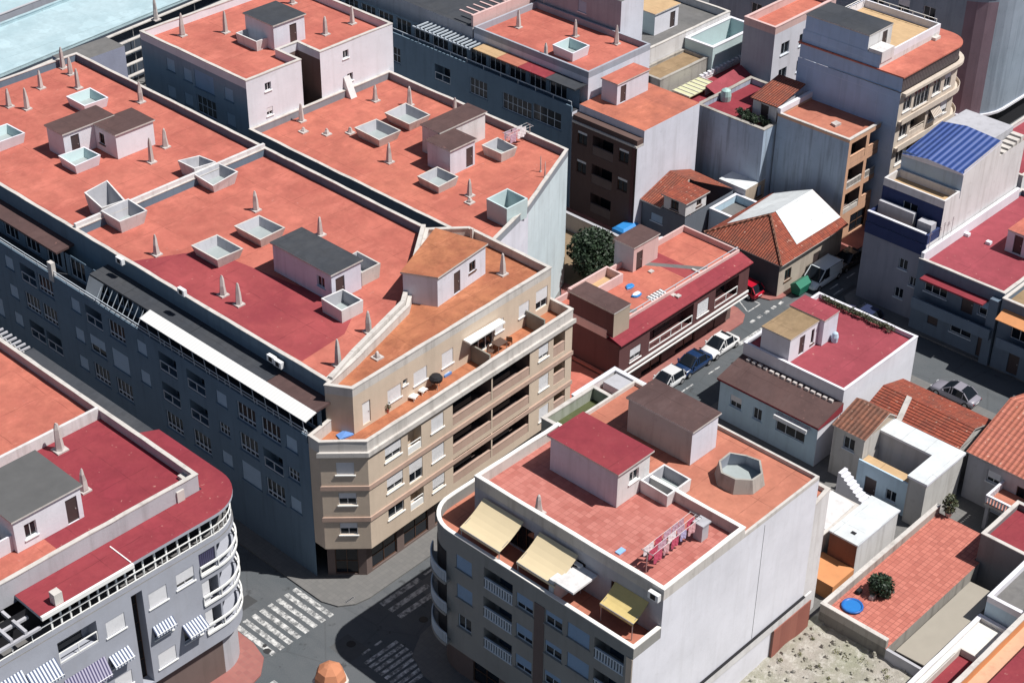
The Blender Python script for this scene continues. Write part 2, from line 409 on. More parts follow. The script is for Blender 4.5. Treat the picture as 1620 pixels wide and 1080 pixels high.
def inset(poly, t):
    """the polygon moved inwards by t (counter-clockwise points)"""
    n = len(poly); out = []
    for i in range(n):
        p0, p1, p2 = poly[i - 1], poly[i], poly[(i + 1) % n]
        d1 = Vector((p1[0] - p0[0], p1[1] - p0[1])).normalized(); d2 = Vector((p2[0] - p1[0], p2[1] - p1[1])).normalized()
        n1 = Vector((-d1.y, d1.x)); n2 = Vector((-d2.y, d2.x)); k = 1 + n1.dot(n2)
        v = (n1 + n2) / max(k, .3) * t
        out.append((p1[0] + v.x, p1[1] + v.y))
    return out
def arc(cx, cy, r, a0, a1, n=8):
    return [(cx + r * math.cos(rad(a0 + (a1 - a0) * i / n)), cy + r * math.sin(rad(a0 + (a1 - a0) * i / n))) for i in range(n + 1)]
def rect(x0, x1, y0, y1): return [(x0, y0), (x1, y0), (x1, y1), (x0, y1)]

# ------------------------------------------------------------------ windows, loggias, doors
CACHE = {}
def cached(key, fn):
    if key not in CACHE: CACHE[key] = fn()
    return CACHE[key]
DEPTH = {'log': 1.2, 'slot': 1.0}
def frame_mesh(w, h, nv, nh, mat, t=.06, y0=.1, y1=.17, tr=False):
    def f():
        b = MB().m(mat)
        b.box(-w / 2, -w / 2 + t, y0, y1, 0, h); b.box(w / 2 - t, w / 2, y0, y1, 0, h)
        b.box(-w / 2 + t, w / 2 - t, y0, y1, 0, t); b.box(-w / 2 + t, w / 2 - t, y0, y1, h - t, h)
        for i in range(1, nv):
            x = -w / 2 + w * i / nv; b.box(x - t * .4, x + t * .4, y0, y1 - .01, t, h - t)
        if tr: b.box(-w / 2 + t, w / 2 - t, y0 - .02, y1 + .004, h * .27 - .045, h * .27 + .045)
        for i in range(1, nh):
            z = h * i / nh; b.box(-w / 2 + t, w / 2 - t, y0 + .005, y1 - .015, z - t * .4, z + t * .4)
        return b.mesh('window')
    return cached(('fr', w, h, nv, nh, mat.name, t, tr), f)
def quad_mesh(name, w, z0, z1, y, mat):
    def f():
        b = MB().m(mat); b.face([(-w / 2, y, z0), (w / 2, y, z0), (w / 2, y, z1), (-w / 2, y, z1)]); return b.mesh(name)
    return cached((name, w, z0, z1, y, mat.name), f)
def box_mesh(name, x0, x1, y0, y1, z0, z1, mat):
    def f():
        b = MB().m(mat); b.box(x0, x1, y0, y1, z0, z1); return b.mesh(name)
    return cached((name, x0, x1, y0, y1, z0, z1, mat.name), f)
def rail_mesh(w, kind, mat, y=.03, h=.95):
    def f():
        b = MB().m(mat); H = h
        if kind == 'bars':
            b.box(-w / 2, w / 2, y, y + .06, H - .08, H); b.box(-w / 2, w / 2, y, y + .06, .06, .16)
            n = max(1, round(w / 1.5))
            for i in range(n + 1):
                x = -w / 2 + .03 + (w - .06) * i / n; b.box(x - .03, x + .03, y + .005, y + .055, .16, H - .08)
        elif kind == 'balu':
            b.box(-w / 2, w / 2, y - .02, y + .12, H - .1, H); b.box(-w / 2, w / 2, y - .02, y + .12, 0, .1)
            n = max(3, round(w / .24))
            for i in range(n):
                x = -w / 2 + w * (i + .5) / n; b.box(x - .055, x + .055, y, y + .1, .1, H - .1)
        elif kind == 'solid':
            b.box(-w / 2, w / 2, y, y + .12, 0, H); b.box(-w / 2, w / 2, y - .04, y + .16, H, H + .06)
        elif kind == 'low':
            b.box(-w / 2, w / 2, y, y + .12, 0, H * .62); b.box(-w / 2, w / 2, y, y + .05, H - .06, H)
            n = max(1, round(w / 1.2))
            for i in range(n + 1):
                x = -w / 2 + .03 + (w - .06) * i / n; b.box(x - .025, x + .025, y + .005, y + .045, H * .62, H - .06)
        return b.mesh('railing')
    return cached(('rail', w, kind, mat.name, y, h), f)

def opening_parts(root, pos, rz, w, h, kind, o):
    """what fills one opening; pos = middle of its bottom edge on the wall's outer face"""
    o0 = root['_o']; loc = (pos[0] - o0[0], pos[1] - o0[1], pos[2] - o0[2])
    fr = o.get('frame', FRAME); gl = o.get('glass', GLASS); sh = o.get('shut', SHUT); nv, nh = o.get('div', (2, 1))
    if kind in ('win', 'shut', 'half'):
        p = link('window', frame_mesh(w, h, nv if kind != 'shut' else 1, nh, fr, tr=o.get('tr', False)), root, loc, rz)
        if kind != 'shut': link('pane', quad_mesh('pane', w - .1, .03, h - .03, .15, gl), p)
        if kind != 'win':
            k = 0.02 if kind == 'shut' else h * (1 - o.get('part', .5))
            link('shutter', box_mesh('shutter', -w / 2 + .03, w / 2 - .03, .03, .085, k, h, sh), p)
        if o.get('sill', True): link('sill', box_mesh('sill', -w / 2 - .1, w / 2 + .1, -.09, .02, -.09, -.005, o.get('sillm', fr)), p)
    elif kind == 'log':
        p = link('balcony', rail_mesh(w - .02, o.get('rail', 'bars'), o.get('railm', RAILG), h=o.get('rh', .95)), root, loc, rz)
        ww = min(w * .62, 2.2)
        link('door', box_mesh('door', -ww / 2, ww / 2, 1.1, 1.18, .02, min(h - .1, 2.1), gl), p)
        if o.get('curtain'): link('shutter', box_mesh('shutter', -w / 2 + .05, w / 2 - .05, .15, .2, h * .35, h - .02, o['curtain']), p)
    elif kind == 'door':
        p = link('door', box_mesh('door', -w / 2 + .02, w / 2 - .02, .08, .14, 0.01, h - .02, o.get('door', DOORB)), root, loc, rz)
        link('handle', box_mesh('handle', w / 2 - .2, w / 2 - .12, .04, .08, h * .45, h * .5, METAL), p)
    elif kind == 'slot':
        p = link('window', frame_mesh(w, h, 1, max(2, int(h / 1.5)), FRAMEB, .05, .85, .9), root, loc, rz)
        link('pane', quad_mesh('pane', w - .1, .03, h - .03, .88, DARKM), p)
    elif kind == 'shop':
        p = link('shopfront', frame_mesh(w, h, max(2, round(w / 1.6)), 2, FRAMEB), root, loc, rz)
        link('pane', quad_mesh('pane', w - .1, .03, h - .03, .15, gl), p)
    a = o.get('awning')
    if a:
        b = MB().m(a); out = o.get('out', .9); top = h + .05; lo = h * (1 - o.get('drop', .5)); t = .03
        A = [(-w / 2 - .1, -.02, top), (w / 2 + .1, -.02, top), (w / 2 + .1, -out, lo), (-w / 2 - .1, -out, lo)]
        b.face(A); b.face([(x, y, z - t) for x, y, z in A][::-1])
        b.face([A[3], A[2], (A[2][0], A[2][1], lo - .22), (A[3][0], A[3][1], lo - .22)])
        b.face([A[0], A[3], (A[3][0], -out, lo - .22), (A[0][0], -.02, top - .3)]); b.face([A[2], A[1], (A[1][0], -.02, top - .3), (A[2][0], -out, lo - .22)])
        aw = link('awning', b.mesh('awning'), root, loc, rz)
        link('arm', box_mesh('arm', -w / 2 - .1, w / 2 + .1, -out - .03, -out + .01, lo - .03, lo + .02, FRAME), aw)

def wall(mb, p0, p1, z0, z1, ops, mat, root, inner=None):
    """one straight wall with real openings: holes, their reveals, and what fills them"""
    dx, dy = p1[0] - p0[0], p1[1] - p0[1]; L = math.hypot(dx, dy); ux, uy = dx / L, dy / L; nx, ny = -uy, ux   # n points inwards
    rz = math.atan2(dy, dx)
    P = lambda u, z, d=0: (p0[0] + ux * u + nx * d, p0[1] + uy * u + ny * d, z)
    R = []
    for op in ops:
        u, zc, w_, h_, kind = op[:5]; o = op[5] if len(op) > 5 else {}
        w_, h_ = round(w_, 2), round(h_, 2)
        if u - w_ / 2 < .03 or u + w_ / 2 > L - .03 or zc - h_ / 2 < z0 + .01 or zc + h_ / 2 > z1 - .01:
            print('opening outside its wall', root.name, round(u, 2), round(L, 2), round(zc, 2), z0, z1, kind); continue
        if any(u - w_ / 2 < r[1] and u + w_ / 2 > r[0] and zc - h_ / 2 < r[3] and zc + h_ / 2 > r[2] for r in R):
            print('openings overlap', root.name, round(u, 2), round(zc, 2), kind); continue
        R.append((u - w_ / 2, u + w_ / 2, zc - h_ / 2, zc + h_ / 2, kind, o))
    us = sorted({0, L, *[r[0] for r in R], *[r[1] for r in R]}); zs = sorted({z0, z1, *[r[2] for r in R], *[r[3] for r in R]})
    mb.m(mat)
    for a, b in zip(us, us[1:]):
        run = None
        for c, d in zip(zs, zs[1:]):
            um, zm = (a + b) / 2, (c + d) / 2
            if any(r[0] < um < r[1] and r[2] < zm < r[3] for r in R): 
                if run is not None: mb.face([P(a, run), P(b, run), P(b, c), P(a, c)]); run = None
            elif run is None: run = c
        if run is not None: mb.face([P(a, run), P(b, run), P(b, z1), P(a, z1)])
    for a, b, c, d, kind, o in R:
        t = o.get('depth', DEPTH.get(kind, .22))
        mb.m(o.get('reveal', mat))
        mb.face([P(a, c), P(b, c), P(b, c, t), P(a, c, t)]); mb.face([P(a, d, t), P(b, d, t), P(b, d), P(a, d)])
        mb.face([P(a, c), P(a, c, t), P(a, d, t), P(a, d)]); mb.face([P(b, c, t), P(b, c), P(b, d), P(b, d, t)])
        mb.m(inner or o.get('inner', mat)); mb.face([P(a, c, t), P(b, c, t), P(b, d, t), P(a, d, t)])
        opening_parts(root, P((a + b) / 2, c), rz, round(b - a, 2), round(d - c, 2), kind, o)

class Bld:
    """a building: outer walls with openings, roof, parapet with its coping; more parts are added by the caller"""
    def __init__(s, name, label, cat, poly, z0, z1, wm, rm, par=.9, pt=.25, ops={}, em={}, skip=(), cop=PALE, parm=None, roof=True, group=None, copw=.04, lab=None):
        cx = sum(p[0] for p in poly) / len(poly); cy = sum(p[1] for p in poly) / len(poly)
        s.root = thing(name, label, cat, (cx, cy, z0), group); s.poly = poly; s.z = z1; s.z0 = z0
        mb = MB(); n = len(poly)
        for i in range(n):
            if i in skip: continue
            m = em.get(i, wm)
            wall(mb, poly[i], poly[(i + 1) % n], z0, z1, ops.get(i, []), m, s.root)
        s.wall = mb.build('wall', s.root)
        inn = inset(poly, pt)
        if roof:
            b = MB().m(rm); b.face([(*p, z1 - (.0 if par else 0)) for p in (inn if par else poly)]); s.roof = b.build('roof', s.root)
        if par:
            b = MB().m(parm or wm); b.ring(poly, inn, z1, z1 + par)
            b.m(cop); b.ring(inset(poly, -copw), inset(poly, pt + copw), z1 + par + .002, z1 + par + .09, True)
            b.build('parapet', s.root)
    def part(s, mb, name, label=None, parent=None):
        o = mb.build(name, parent or s.root)
        if label: o['label'] = label
        return o

def shed(root, name, x0, x1, y0, y1, z0, z1, wm, rm, ops={}, over=.15, par=0, em={}, label=None):
    """stair head or small room on a roof: a part of its building, with roof slab, doors and windows as its sub-parts"""
    poly = rect(x0, x1, y0, y1); mb = MB(); subs = []
    mark = set(root.children)
    for i in range(4): wall(mb, poly[i], poly[(i + 1) % 4], z0 + .01, z1, ops.get(i, []), em.get(i, wm), root)
    new = [c for c in root.children if c not in mark]
    o = mb.build(name, root)
    for c in new: c.parent = o                                    # door / window belong to the stair head
    b = MB().m(PALE); out = inset(poly, -over); b.prism(out, z1 + .002, z1 + .14, top=False)
    b.m(rm); b.face([(*p, z1 + .14) for p in out]); b.build('roof', o)
    for c in list(new):
        for g in list(c.children):                                # keep to thing > part > sub-part
            g.parent = o; g.location = c.location; g.rotation_euler = c.rotation_euler
    if label: o['label'] = label
    return o

def vent(root, px, py, z, h=2.1, r=.29):
    """a pale tapering vent stack standing on the roof"""
    p = at(px, py, z); b = MB().m(STONE); n = 5; a0 = random.random() * 6
    prof = [(r * .95, 0), (r * 1.0, h * .12), (r * .8, h * .5), (r * .6, h * .78), (r * .35, h * .95), (r * .16, h)]
    R = []
    for q, zz in prof:
        k = random.uniform(.9, 1.1); ox = random.uniform(-.03, .03)
        R.append([(p.x + ox + k * q * math.cos(a0 + 2 * math.pi * j / n), p.y + ox + k * q * math.sin(a0 + 2 * math.pi * j / n), z + zz) for j in range(n)])
    for a, c in zip(R, R[1:]):
        for j in range(n): b.face([a[j], a[(j + 1) % n], c[(j + 1) % n], c[j]])
    b.face(R[-1])
    b.m(STONE); b.box(p.x - r * 1.3, p.x + r * 1.3, p.y - r * 1.3, p.y + r * 1.3, z + .005, z + .12)
    return b.build('vent_stack', root)

def light_well(root, cx, cy, z, lx, ly, h=.9, fl=.28, wm=None, inner=None, n=4, rag=.07):
    """an upstand of flared thin walls round a light shaft, glazed low inside"""
    b = MB().m(wm or PALE); t = .14
    if n == 4:
        B = rect(cx - lx / 2, cx + lx / 2, cy - ly / 2, cy + ly / 2)
    else:
        B = [(cx + lx / 2 * math.cos(2 * math.pi * (k + .5) / n), cy + ly / 2 * math.sin(2 * math.pi * (k + .5) / n)) for k in range(n)]
    T = inset(B, -fl); Bi = inset(B, t); Ti = inset(T, t)
    N = len(B); jig = [random.uniform(-rag, rag * 1.3) for _ in range(N)]
    for i in range(N):
        j = (i + 1) % N
        zt, zj = z + h + jig[i], z + h + jig[j]
        b.m(wm or PALE)
        b.face([(*B[i], z + .004), (*B[j], z + .004), (*T[j], zj), (*T[i], zt)])
        b.face([(*T[i], zt), (*T[j], zj), (*Ti[j], zj), (*Ti[i], zt)])
        b.m(inner or GREYR); b.face([(*Bi[j], z + .1), (*Bi[i], z + .1), (*Ti[i], zt), (*Ti[j], zj)])
    o = b.build('light_well', root)
    g = MB().m(plain('dusty_skylight', (.34, .38, .38), .35)); g.face([(*p, z + .12) for p in Bi]); g.build('skylight', o)
    return o

def parapet(root, path, z0, h, t, m, cop, name='parapet'):
    """upstand along an open line of corners, building on the left of the direction of travel"""
    L = [Vector(p) for p in path]; inn = []
    for i, p in enumerate(L):
        d1 = (L[i] - L[i - 1]).normalized() if i else (L[1] - L[0]).normalized()
        d2 = (L[i + 1] - L[i]).normalized() if i < len(L) - 1 else d1
        n1, n2 = Vector((-d1.y, d1.x)), Vector((-d2.y, d2.x)); inn.append(p + (n1 + n2) / max(1 + n1.dot(n2), .3) * t)
    b = MB()
    for i in range(len(L) - 1):
        q = [tuple(L[i]), tuple(L[i + 1]), tuple(inn[i + 1]), tuple(inn[i])]
        b.m(m); b.prism(q, z0, z0 + h, bottom=False, top=False)
        o = [tuple(L[i] + (L[i] - inn[i]) * (.035 / t)), tuple(L[i + 1] + (L[i + 1] - inn[i + 1]) * (.035 / t)), tuple(inn[i + 1] + (inn[i + 1] - L[i + 1]) * (.035 / t)), tuple(inn[i] + (inn[i] - L[i]) * (.035 / t))]
        b.m(cop); b.prism(o, z0 + h + .002, z0 + h + .09)
    return b.build(name, root)

def railing(root, pts, z, h=1.0, mat=None, closed=False, step=1.2, parent=None, name='railing', bars=(.98, .14)):
    b = MB().m(mat or RAILW); n = len(pts)
    for i in range(n if closed else n - 1):
        p, q = Vector((*pts[i], 0)), Vector((*pts[(i + 1) % n], 0)); L = (q - p).length; k = max(1, round(L / step))
        for f in bars: b.bar((p.x, p.y, z + h * f), (q.x, q.y, z + h * f), .045)
        for j in range(k + (1 if i == n - 2 and not closed else 0)):
            c = p.lerp(q, j / k); b.bar((c.x, c.y, z), (c.x, c.y, z + h), .035)
    return b.build(name, parent or root)

def ac_unit(root, px, py, pl, v):
    """a white air-conditioning box against a wall"""
    p = fx(px, py, v) if pl == 'x' else fy(px, py, v) if pl == 'y' else at(px, py, v)
    b = MB().m(FRAME); b.box(p.x - .16, p.x + .16, p.y - .42, p.y + .42, p.z - .27, p.z + .27)
    b.m(DARKM); b.box(p.x - .175, p.x - .161, p.y - .2, p.y + .2, p.z - .2, p.z + .2)
    return b.build('air_conditioner', root)

# ------------------------------------------------------------------ ground, streets, paint on them
def sheet(name, poly, z, mat, thick=0):
    b = MB().m(mat)
    if thick: b.prism(poly, z - thick, z, bottom=False)
    else: b.face([(*p, z) for p in poly])
    return structure(b.build(name))
sheet('ground', rect(-500, 700, -500, 700), 0, ASPH)
K = .13
sheet('pavement', [(-1.7, 90), (-1.7, -1.2), (-1.2, -2.5), (-.1, -3.3), (1.2, -3.55), (3, -3.5), (31, -2.9), (31, 3), (47, 18), (47, 90)], K, PAVEG, .2)
sheet('pavement', [(-60, 60), (-60, -4.6), (-11.5, -4.3), (-10, -3.9), (-8.7, -2.7), (-8.25, -1.0), (-8.2, 60)], K, PAVEP, .2)
sheet('pavement', [(-1.9, -45), (30, -45), (30, -9), (3.5, -8.9), (1, -9.3), (-.9, -10.4), (-1.8, -12.5)], K, PAVEG, .2)
sheet('pavement', [(31.2, -1.0), (52.6, -.75), (53.8, -.1), (54.3, 1.2), (54.3, 14), (47.2, 18), (31.2, 3)], K, PAVEP, .2)
sheet('pavement', [(57.2, 45), (57.2, 1.2), (57.7, -.2), (58.8, -.85), (100, -1.0), (100, 45)], K, PAVEP, .2)
sheet('pavement', [(30.2, -7), (55, -7), (55.9, -7.6), (56.3, -9), (56.3, -45), (30.2, -45)], K, PAVEG, .2)
sheet('pavement', [(62.6, -45), (62.6, -5.8), (63.4, -5.1), (100, -5.1), (100, -45)], K, PAVEG, .2)
def crossing(x0, x1, y0, y1, n, along, mat=PAINT, fill=.55):
    b = MB().m(mat)
    for i in range(n):
        if along == 'y':
            p = (x1 - x0) / n; a = x0 + p * (i + .5 - fill / 2); b.face([(a, y0, .004), (a + p * fill, y0, .004), (a + p * fill, y1, .004), (a, y1, .004)])
        else:
            p = (y1 - y0) / n; a = y0 + p * (i + .5 - fill / 2); b.face([(x0, a, .004), (x1, a, .004), (x1, a + p * fill, .004), (x0, a + p * fill, .004)])
    return structure(b.build('crosswalk'))
crossing(-8.3, -1.75, -2.9, 1.5, 8, 'y')
crossing(1.3, 5.4, -7.15, -4.2, 3, 'x', PAINT, .5)
crossing(-12.4, -9.6, -10.6, -4.7, 6, 'x')
crossing(-3.9, -.6, -12.6, -8.2, 8, 'x', PAINTW, .6)
crossing(49.3, 53.2, -6.2, -2.3, 5, 'x')
def dashes(pts, wd=.15, mat=PAINT):
    b = MB().m(mat)
    for x0, y0, x1, y1 in pts:
        d = Vector((x1 - x0, y1 - y0)).normalized(); n = Vector((-d.y, d.x)) * wd / 2
        b.face([(x0 - n.x, y0 - n.y, .004), (x1 - n.x, y1 - n.y, .004), (x1 + n.x, y1 + n.y, .004), (x0 + n.x, y0 + n.y, .004)][::1])
    return structure(b.build('road_marking'))
dashes([(x, -3.65, x + 1.7, -3.65) for x in (31.5, 35.5, 39.5, 43.5)] + [(x, -3.25, x + 1.4, -3.25) for x in (60, 63.6, 66.6, 69.6)])
dashes([(53.2 + i * 1.15, -1.25, 53.85 + i * 1.15, -1.2) for i in range(5)], .34)
dashes([(6, -4.6, 7.2, -4.55), (8.4, -4.5, 9.6, -4.5), (-3.4, -7.6, -2.6, -7.6), (-2.1, -7.6, -1.4, -7.6)], .2)
dashes([(42.4, -6.4, 43.9, -6.4), (60.6, -1.3, 62.6, -1.2), (63, -4.1, 64.6, -4.1)], .14)
dashes([(54.6, .2, 56.4, 3.4), (56.6, .2, 56.4, 3.4), (54.6, .1, 56.6, .1)], .12)
dashes([(71, -1.9, 74, -1.7)], .12, YPAINT)
b = MB().m(plain('tar', (.03, .03, .032), .7))
for cx, cy, r in ((-8.05, -2.25, .36), (-7.8, -1.7, .22)): b.face([(cx + r * random.uniform(.7, 1.1) * math.cos(k * .7), cy + r * random.uniform(.7, 1.1) * math.sin(k * .7), .009) for k in range(9)])
structure(b.build('tar_patch'))  # unidentified dark smudge on the crossing, drawn as flat black blots
def manhole(x, y, z=.005, r=.36):
    b = MB().m(plain('cast_iron', (.035, .035, .037), .6, .3)); b.face([(x + r * math.cos(k * .449), y + r * math.sin(k * .449), z) for k in range(14)]); structure(b.build('manhole_cover'))
for q in ((-5.2, 4.6), (-3.2, -6.2), (2.4, -8.2), (46.5, -4.4), (57.4, -4.9), (-6.4, -10.4)): manhole(*q)
def road_patch(x0, x1, y0, y1, c):
    b = MB().m(plain('asphalt_repair_%d' % int(c * 1000), (c, c * 1.04, c * 1.08), .9, 0, .2, 2)); b.face([(x0, y0, .003), (x1, y0 + .05, .003), (x1 - .06, y1, .003), (x0 + .04, y1 - .05, .003)]); structure(b.build('road_repair'))
for q in ((4.5, 7.6, -6.4, -4.9, .13), (8.2, 10.4, -5.6, -3.8, .12), (-4.6, -2.6, -7.6, -5.2, .085), (-7.6, -5.0, 2.4, 3.6, .055), (33, 37, -5.6, -4.6, .06), (44.6, 47.2, -5.9, -5.0, .055), (58, 60.2, -3.2, -1.8, .12), (61.5, 66, -4.9, -4.4, .06)): road_patch(*q)
b = MB().m(METAL); b.box(-.55, .35, -2.75, -2.55, K + .004, K + .03); b.m(DARKM)
for k in range(6): b.box(-.5 + k * .14, -.42 + k * .14, -2.72, -2.58, K + .031, K + .036)
structure(b.build('drain_grate'))  # slotted strip added in place of a small shadow on the pavement
# vacant lot: rough raised earth, higher against the white wall
import mathutils
b = MB().m(RUBBLE); N = 26
def lot_h(x, y): return 2.0 + .35 * mathutils.noise.noise((x * .6, y * .6, 0)) + .22 * mathutils.noise.noise((x * 1.7, y * 1.7, 3))
G = [[(-1 + 23.2 * i / N, -46 + 15.45 * j / N) for j in range(N + 1)] for i in range(N + 1)]
for i in range(N):
    for j in range(N):
        q = [G[i][j], G[i + 1][j], G[i + 1][j + 1], G[i][j + 1]]; b.face([(x, y, lot_h(x, y)) for x, y in q])
structure(b.build('vacant_lot', smooth=True))

def on(p0, p1, px, py):
    """photo point on the vertical plane of a wall -> distance along the wall, height"""
    dx, dy = p1[0] - p0[0], p1[1] - p0[1]; L = math.hypot(dx, dy); n = Vector((-dy / L, dx / L, 0))
    d = _ray(px, py); P0 = Vector((p0[0], p0[1], 0)); t = (P0 - CAM).dot(n) / d.dot(n); q = CAM + d * t
    return (q.x - p0[0]) * dx / L + (q.y - p0[1]) * dy / L, q.z
def op(p0, p1, px, py, w, h, kind, **o):
    u, z = on(p0, p1, px, py); return (u, z, w, h, kind, o)

# ------------------------------------------------------------------ the long grey-blue block on the left
RZ = 16.3
SPLIT = [(3.1, 1.8), (6.5, 3.1), (14.1, 5.5), (23.7, 13.0)]
GW_ = dict(frame=FRAMEG, railm=RAILG, sillm=BLUEGREY)
def blockwin(p0y, cols, rows):
    ops = []
    for y, ks in cols:
        for z, k in zip(rows, ks):
            u = p0y - y
            if k == 's': ops.append((u, z, 1.25, 1.25, 'shut', dict(shut=SHUTG, **GW_)))
            elif k == 'L': ops.append((u, z - .1, 2.3, 1.85, 'log', dict(rail='bars', **GW_)))
            elif k == 'W': ops.append((u, z, 2.2, 1.75, 'win', dict(div=(4, 1), tr=True, **GW_)))
            elif k == 'G': ops.append((u, z, 1.3, 1.1, 'win', dict(div=(3, 2), **GW_)))
            elif k == 'B': ops.append((u, z, 2.3, 1.9, 'shut', dict(shut=SHUTG, **GW_)))
            elif k == 'H': ops.append((u, z, 2.2, 1.75, 'half', dict(shut=SHUTG, part=.55, **GW_)))
    return ops
ROWS = (12.0, 9.05, 6.15)
cols = [(30.9, 'sss'), (28.3, 'LHW'), (25.1, 'WBW'), (21.7, 'ss '), (18.3, 'LLW'), (14.7, 'LLW'), (11.5, 'sGs'), (8.5, 'WWB'), (5.6, 'WLW'), (3.2, 'sGs')]
poly = [(0, 34), (0, 1.2)] + SPLIT + [(23.7, 34)]
M2 = Bld('apartment_block', 'long grey-blue apartment block, red roof patched in crimson, behind the beige corner building', 'apartment block', poly, 0, 13.1, BLUEGREY, DARKROOF, par=0, skip=(1, 2, 3, 4), ops={0: blockwin(34, cols, ROWS)})
cols = [(60, 'sss'), (57.4, 'LWW'), (54.2, 'WWL'), (50.8, 'sss'), (48, 'LLW'), (44.4, 'LWB'), (40.8, 'sss'), (37.9, 'LWL'), (35.3, 'WWL')]
poly3 = rect(0, 23.7, 34, 63.6)
M3 = Bld('apartment_block', 'farthest part of the grey-blue block, terracotta roof with an L-shaped brown stair head', 'apartment block', poly3, 0, 13.1, BLUEGREY, DARKROOF, par=0, skip=(0,), ops={3: blockwin(63.6, cols, ROWS)})

def attic(B, y0, y1, core, roofm, seg, skipc, par=.7):
    """set-back top floor: glazed front under a felt roof, terrace railing, then the main roof with parapet"""
    r = B.root
    mb = MB(); n = len(core)
    for i in range(n):
        if i not in skipc: wall(mb, core[i], core[(i + 1) % n], 13.1, RZ, [], BLUEGREY, r)
    L = y1 - y0; k = max(2, round(L / 3.4)); ops = [(L * (i + .5) / k, 14.2, 2.2, 1.9, 'win', dict(div=(3, 1), sill=False, **GW_)) for i in range(k)]
    wall(mb, (1.5, y1), (1.5, y0), 13.1, 15.3, ops, BLUEGREY, r)
    B.part(mb, 'attic_wall')
    inn = inset(core, .25); b = MB().m(roofm); b.face([(*p, RZ) for p in inn]); B.part(b, 'roof')
    b = MB().m(BLUEGREY); b.ring(core, inn, RZ, RZ + par); b.m(PALE); b.ring(inset(core, -.04), inset(core, .29), RZ + par + .002, RZ + par + .08, True); B.part(b, 'parapet')
    for a, c, m in seg:
        b = MB().m(m); b.face([(.85, a, 15.38), (2.7, a, 15.5), (2.7, c, 15.5), (.85, c, 15.38)][::-1][::-1]); b.face([(.85, c, 15.2), (2.68, c, 15.3), (2.68, a, 15.3), (.85, a, 15.2)])
        b.face([(.85, a, 15.2), (.85, c, 15.2), (.85, c, 15.38), (.85, a, 15.38)][::-1]); b.face([(.85, a, 15.2), (2.7, a, 15.3), (2.7, a, 15.5), (.85, a, 15.38)]); B.part(b, 'attic_roof')
    b = MB().m(BLUEGREY); b.box(0, .16, y0 + .05, y1 - .05, 13.1, 13.62); B.part(b, 'terrace_parapet')
    railing(r, [(.08, y1 - .1), (.08, y0 + .1)], 13.62, .5, RAILG, step=1.9, bars=(.98, .4))
core2 = [(2.7, 34), (2.7, 1.9)] + SPLIT[1:] + [(23.7, 34)]
attic(M2, 1.3, 33.9, core2, TERRA, [(24.8, 29.4, DARKROOF), (16.4, 24.75, DARKROOF), (7.0, 16.35, DARKROOF), (1.4, 6.95, BROWNROOF)], (1, 2, 3, 4, 5))
attic(M3, 34.1, 63.5, rect(2.7, 23.7, 34, 63.6), TERRA, [(34.2, 46.5, BROWNROOF), (46.6, 63.5, DARKROOF)], (0, 1, 2))
r = M2.root
aw = MB().m(stripes('white_awning_sheet', (.74, .74, .72), (.66, .66, .65), 3.2, 'Y'))
aw.face([(-.15, 21.3, 15.12), (-.15, 1.2, 15.12), (.95, 1.2, 15.44), (.95, 21.3, 15.44)]); aw.face([(-.15, 21.3, 15.08), (.95, 21.3, 15.4), (.95, 1.2, 15.4), (-.15, 1.2, 15.08)])
aw.face([(-.15, 21.3, 15.08), (-.15, 1.2, 15.08), (-.15, 1.2, 15.12), (-.15, 21.3, 15.12)])
a = M2.part(aw, 'awning')
g = MB().m(RAILG)
for i in range(14): y = 1.6 + i * 1.45; g.bar((-.1, y, 15.06), (.1, y, 13.2), .03); g.bar((.9, y, 15.39), (-.14, y, 15.06), .03)
g.build('awning_post', a)
g = MB().m(RAILG)                                                    # enclosed conservatory stretch, thin posts
for i in range(9): y = 22 + i * .7; g.bar((.85, y, 15.2), (.1, y, 14.1), .03)
M2.part(g, 'conservatory_frame')
lv = MB().m(ribbed('louvre_shutter', (.40, .43, .45), .12, 'Y', .5)); lv.face([(.1, 29.4, 13.7), (.1, 27.4, 13.7), (.8, 27.4, 15.25), (.8, 29.4, 15.25)]); M2.part(lv, 'louvre_shutter')
b = MB().m(PALE); b.box(-.1, .3, 33.7, 34.3, 13.1, 14.9); M2.part(b, 'party_pier')
# roof patches of another coat
def patch(B, pts, z, m, dz=.004, name='roof_patch'):
    b = MB().m(m); b.face([(*at(px, py, z + dz)[:2], z + dz) for px, py in pts][::-1]); o = B.part(b, name)
    return o
patch(M2, [(196, 415), (300, 470), (420, 540), (478, 571), (545, 528), (572, 470), (470, 452), (330, 395)], RZ, roofpaint('faded_crimson_roof_paint', (.31, .062, .066), (.245, .042, .052), (4.4, 5.2)))
# party wall between the two roofs, with the two shaft upstands built into it
b = MB().m(WHITE2); b.box(2.9, 23.6, 33.86, 34.14, RZ + .71 - .7, RZ + 1.15); M3.part(b, 'party_wall')
for px, py in ((190, 352), (330, 287)):
    p = at(px, py, RZ); light_well(r, p.x + .2, 34.0 - 1.35, RZ, 2.3, 2.1, 1.1, .3, WHITE2, GREYR, 4, .22)
    light_well(M3.root, p.x + .2, 34.0 + 1.35, RZ, 2.0, 2.0, 1.6, .22, WHITE2, GREYR, 4, .6)
for px, py in ((405, 333), (248, 403), (353, 467), (378, 482), (583, 525), (535, 578), (507, 372)): vent(r, px, py, RZ, random.uniform(1.7, 2.4))
for px, py, lx, ly in ((345, 406, 2.2, 2.9), (412, 374, 2.2, 2.9)): p = at(px, py, RZ); light_well(r, p.x, p.y, RZ, lx, ly)
p = at(428, 458, RZ); q = at(505, 505, RZ); e = at(612, 455, RZ)
sx0, sy0, sx1, sy1 = at(505, 480, RZ).x, at(505, 480, RZ).y, 0, 0
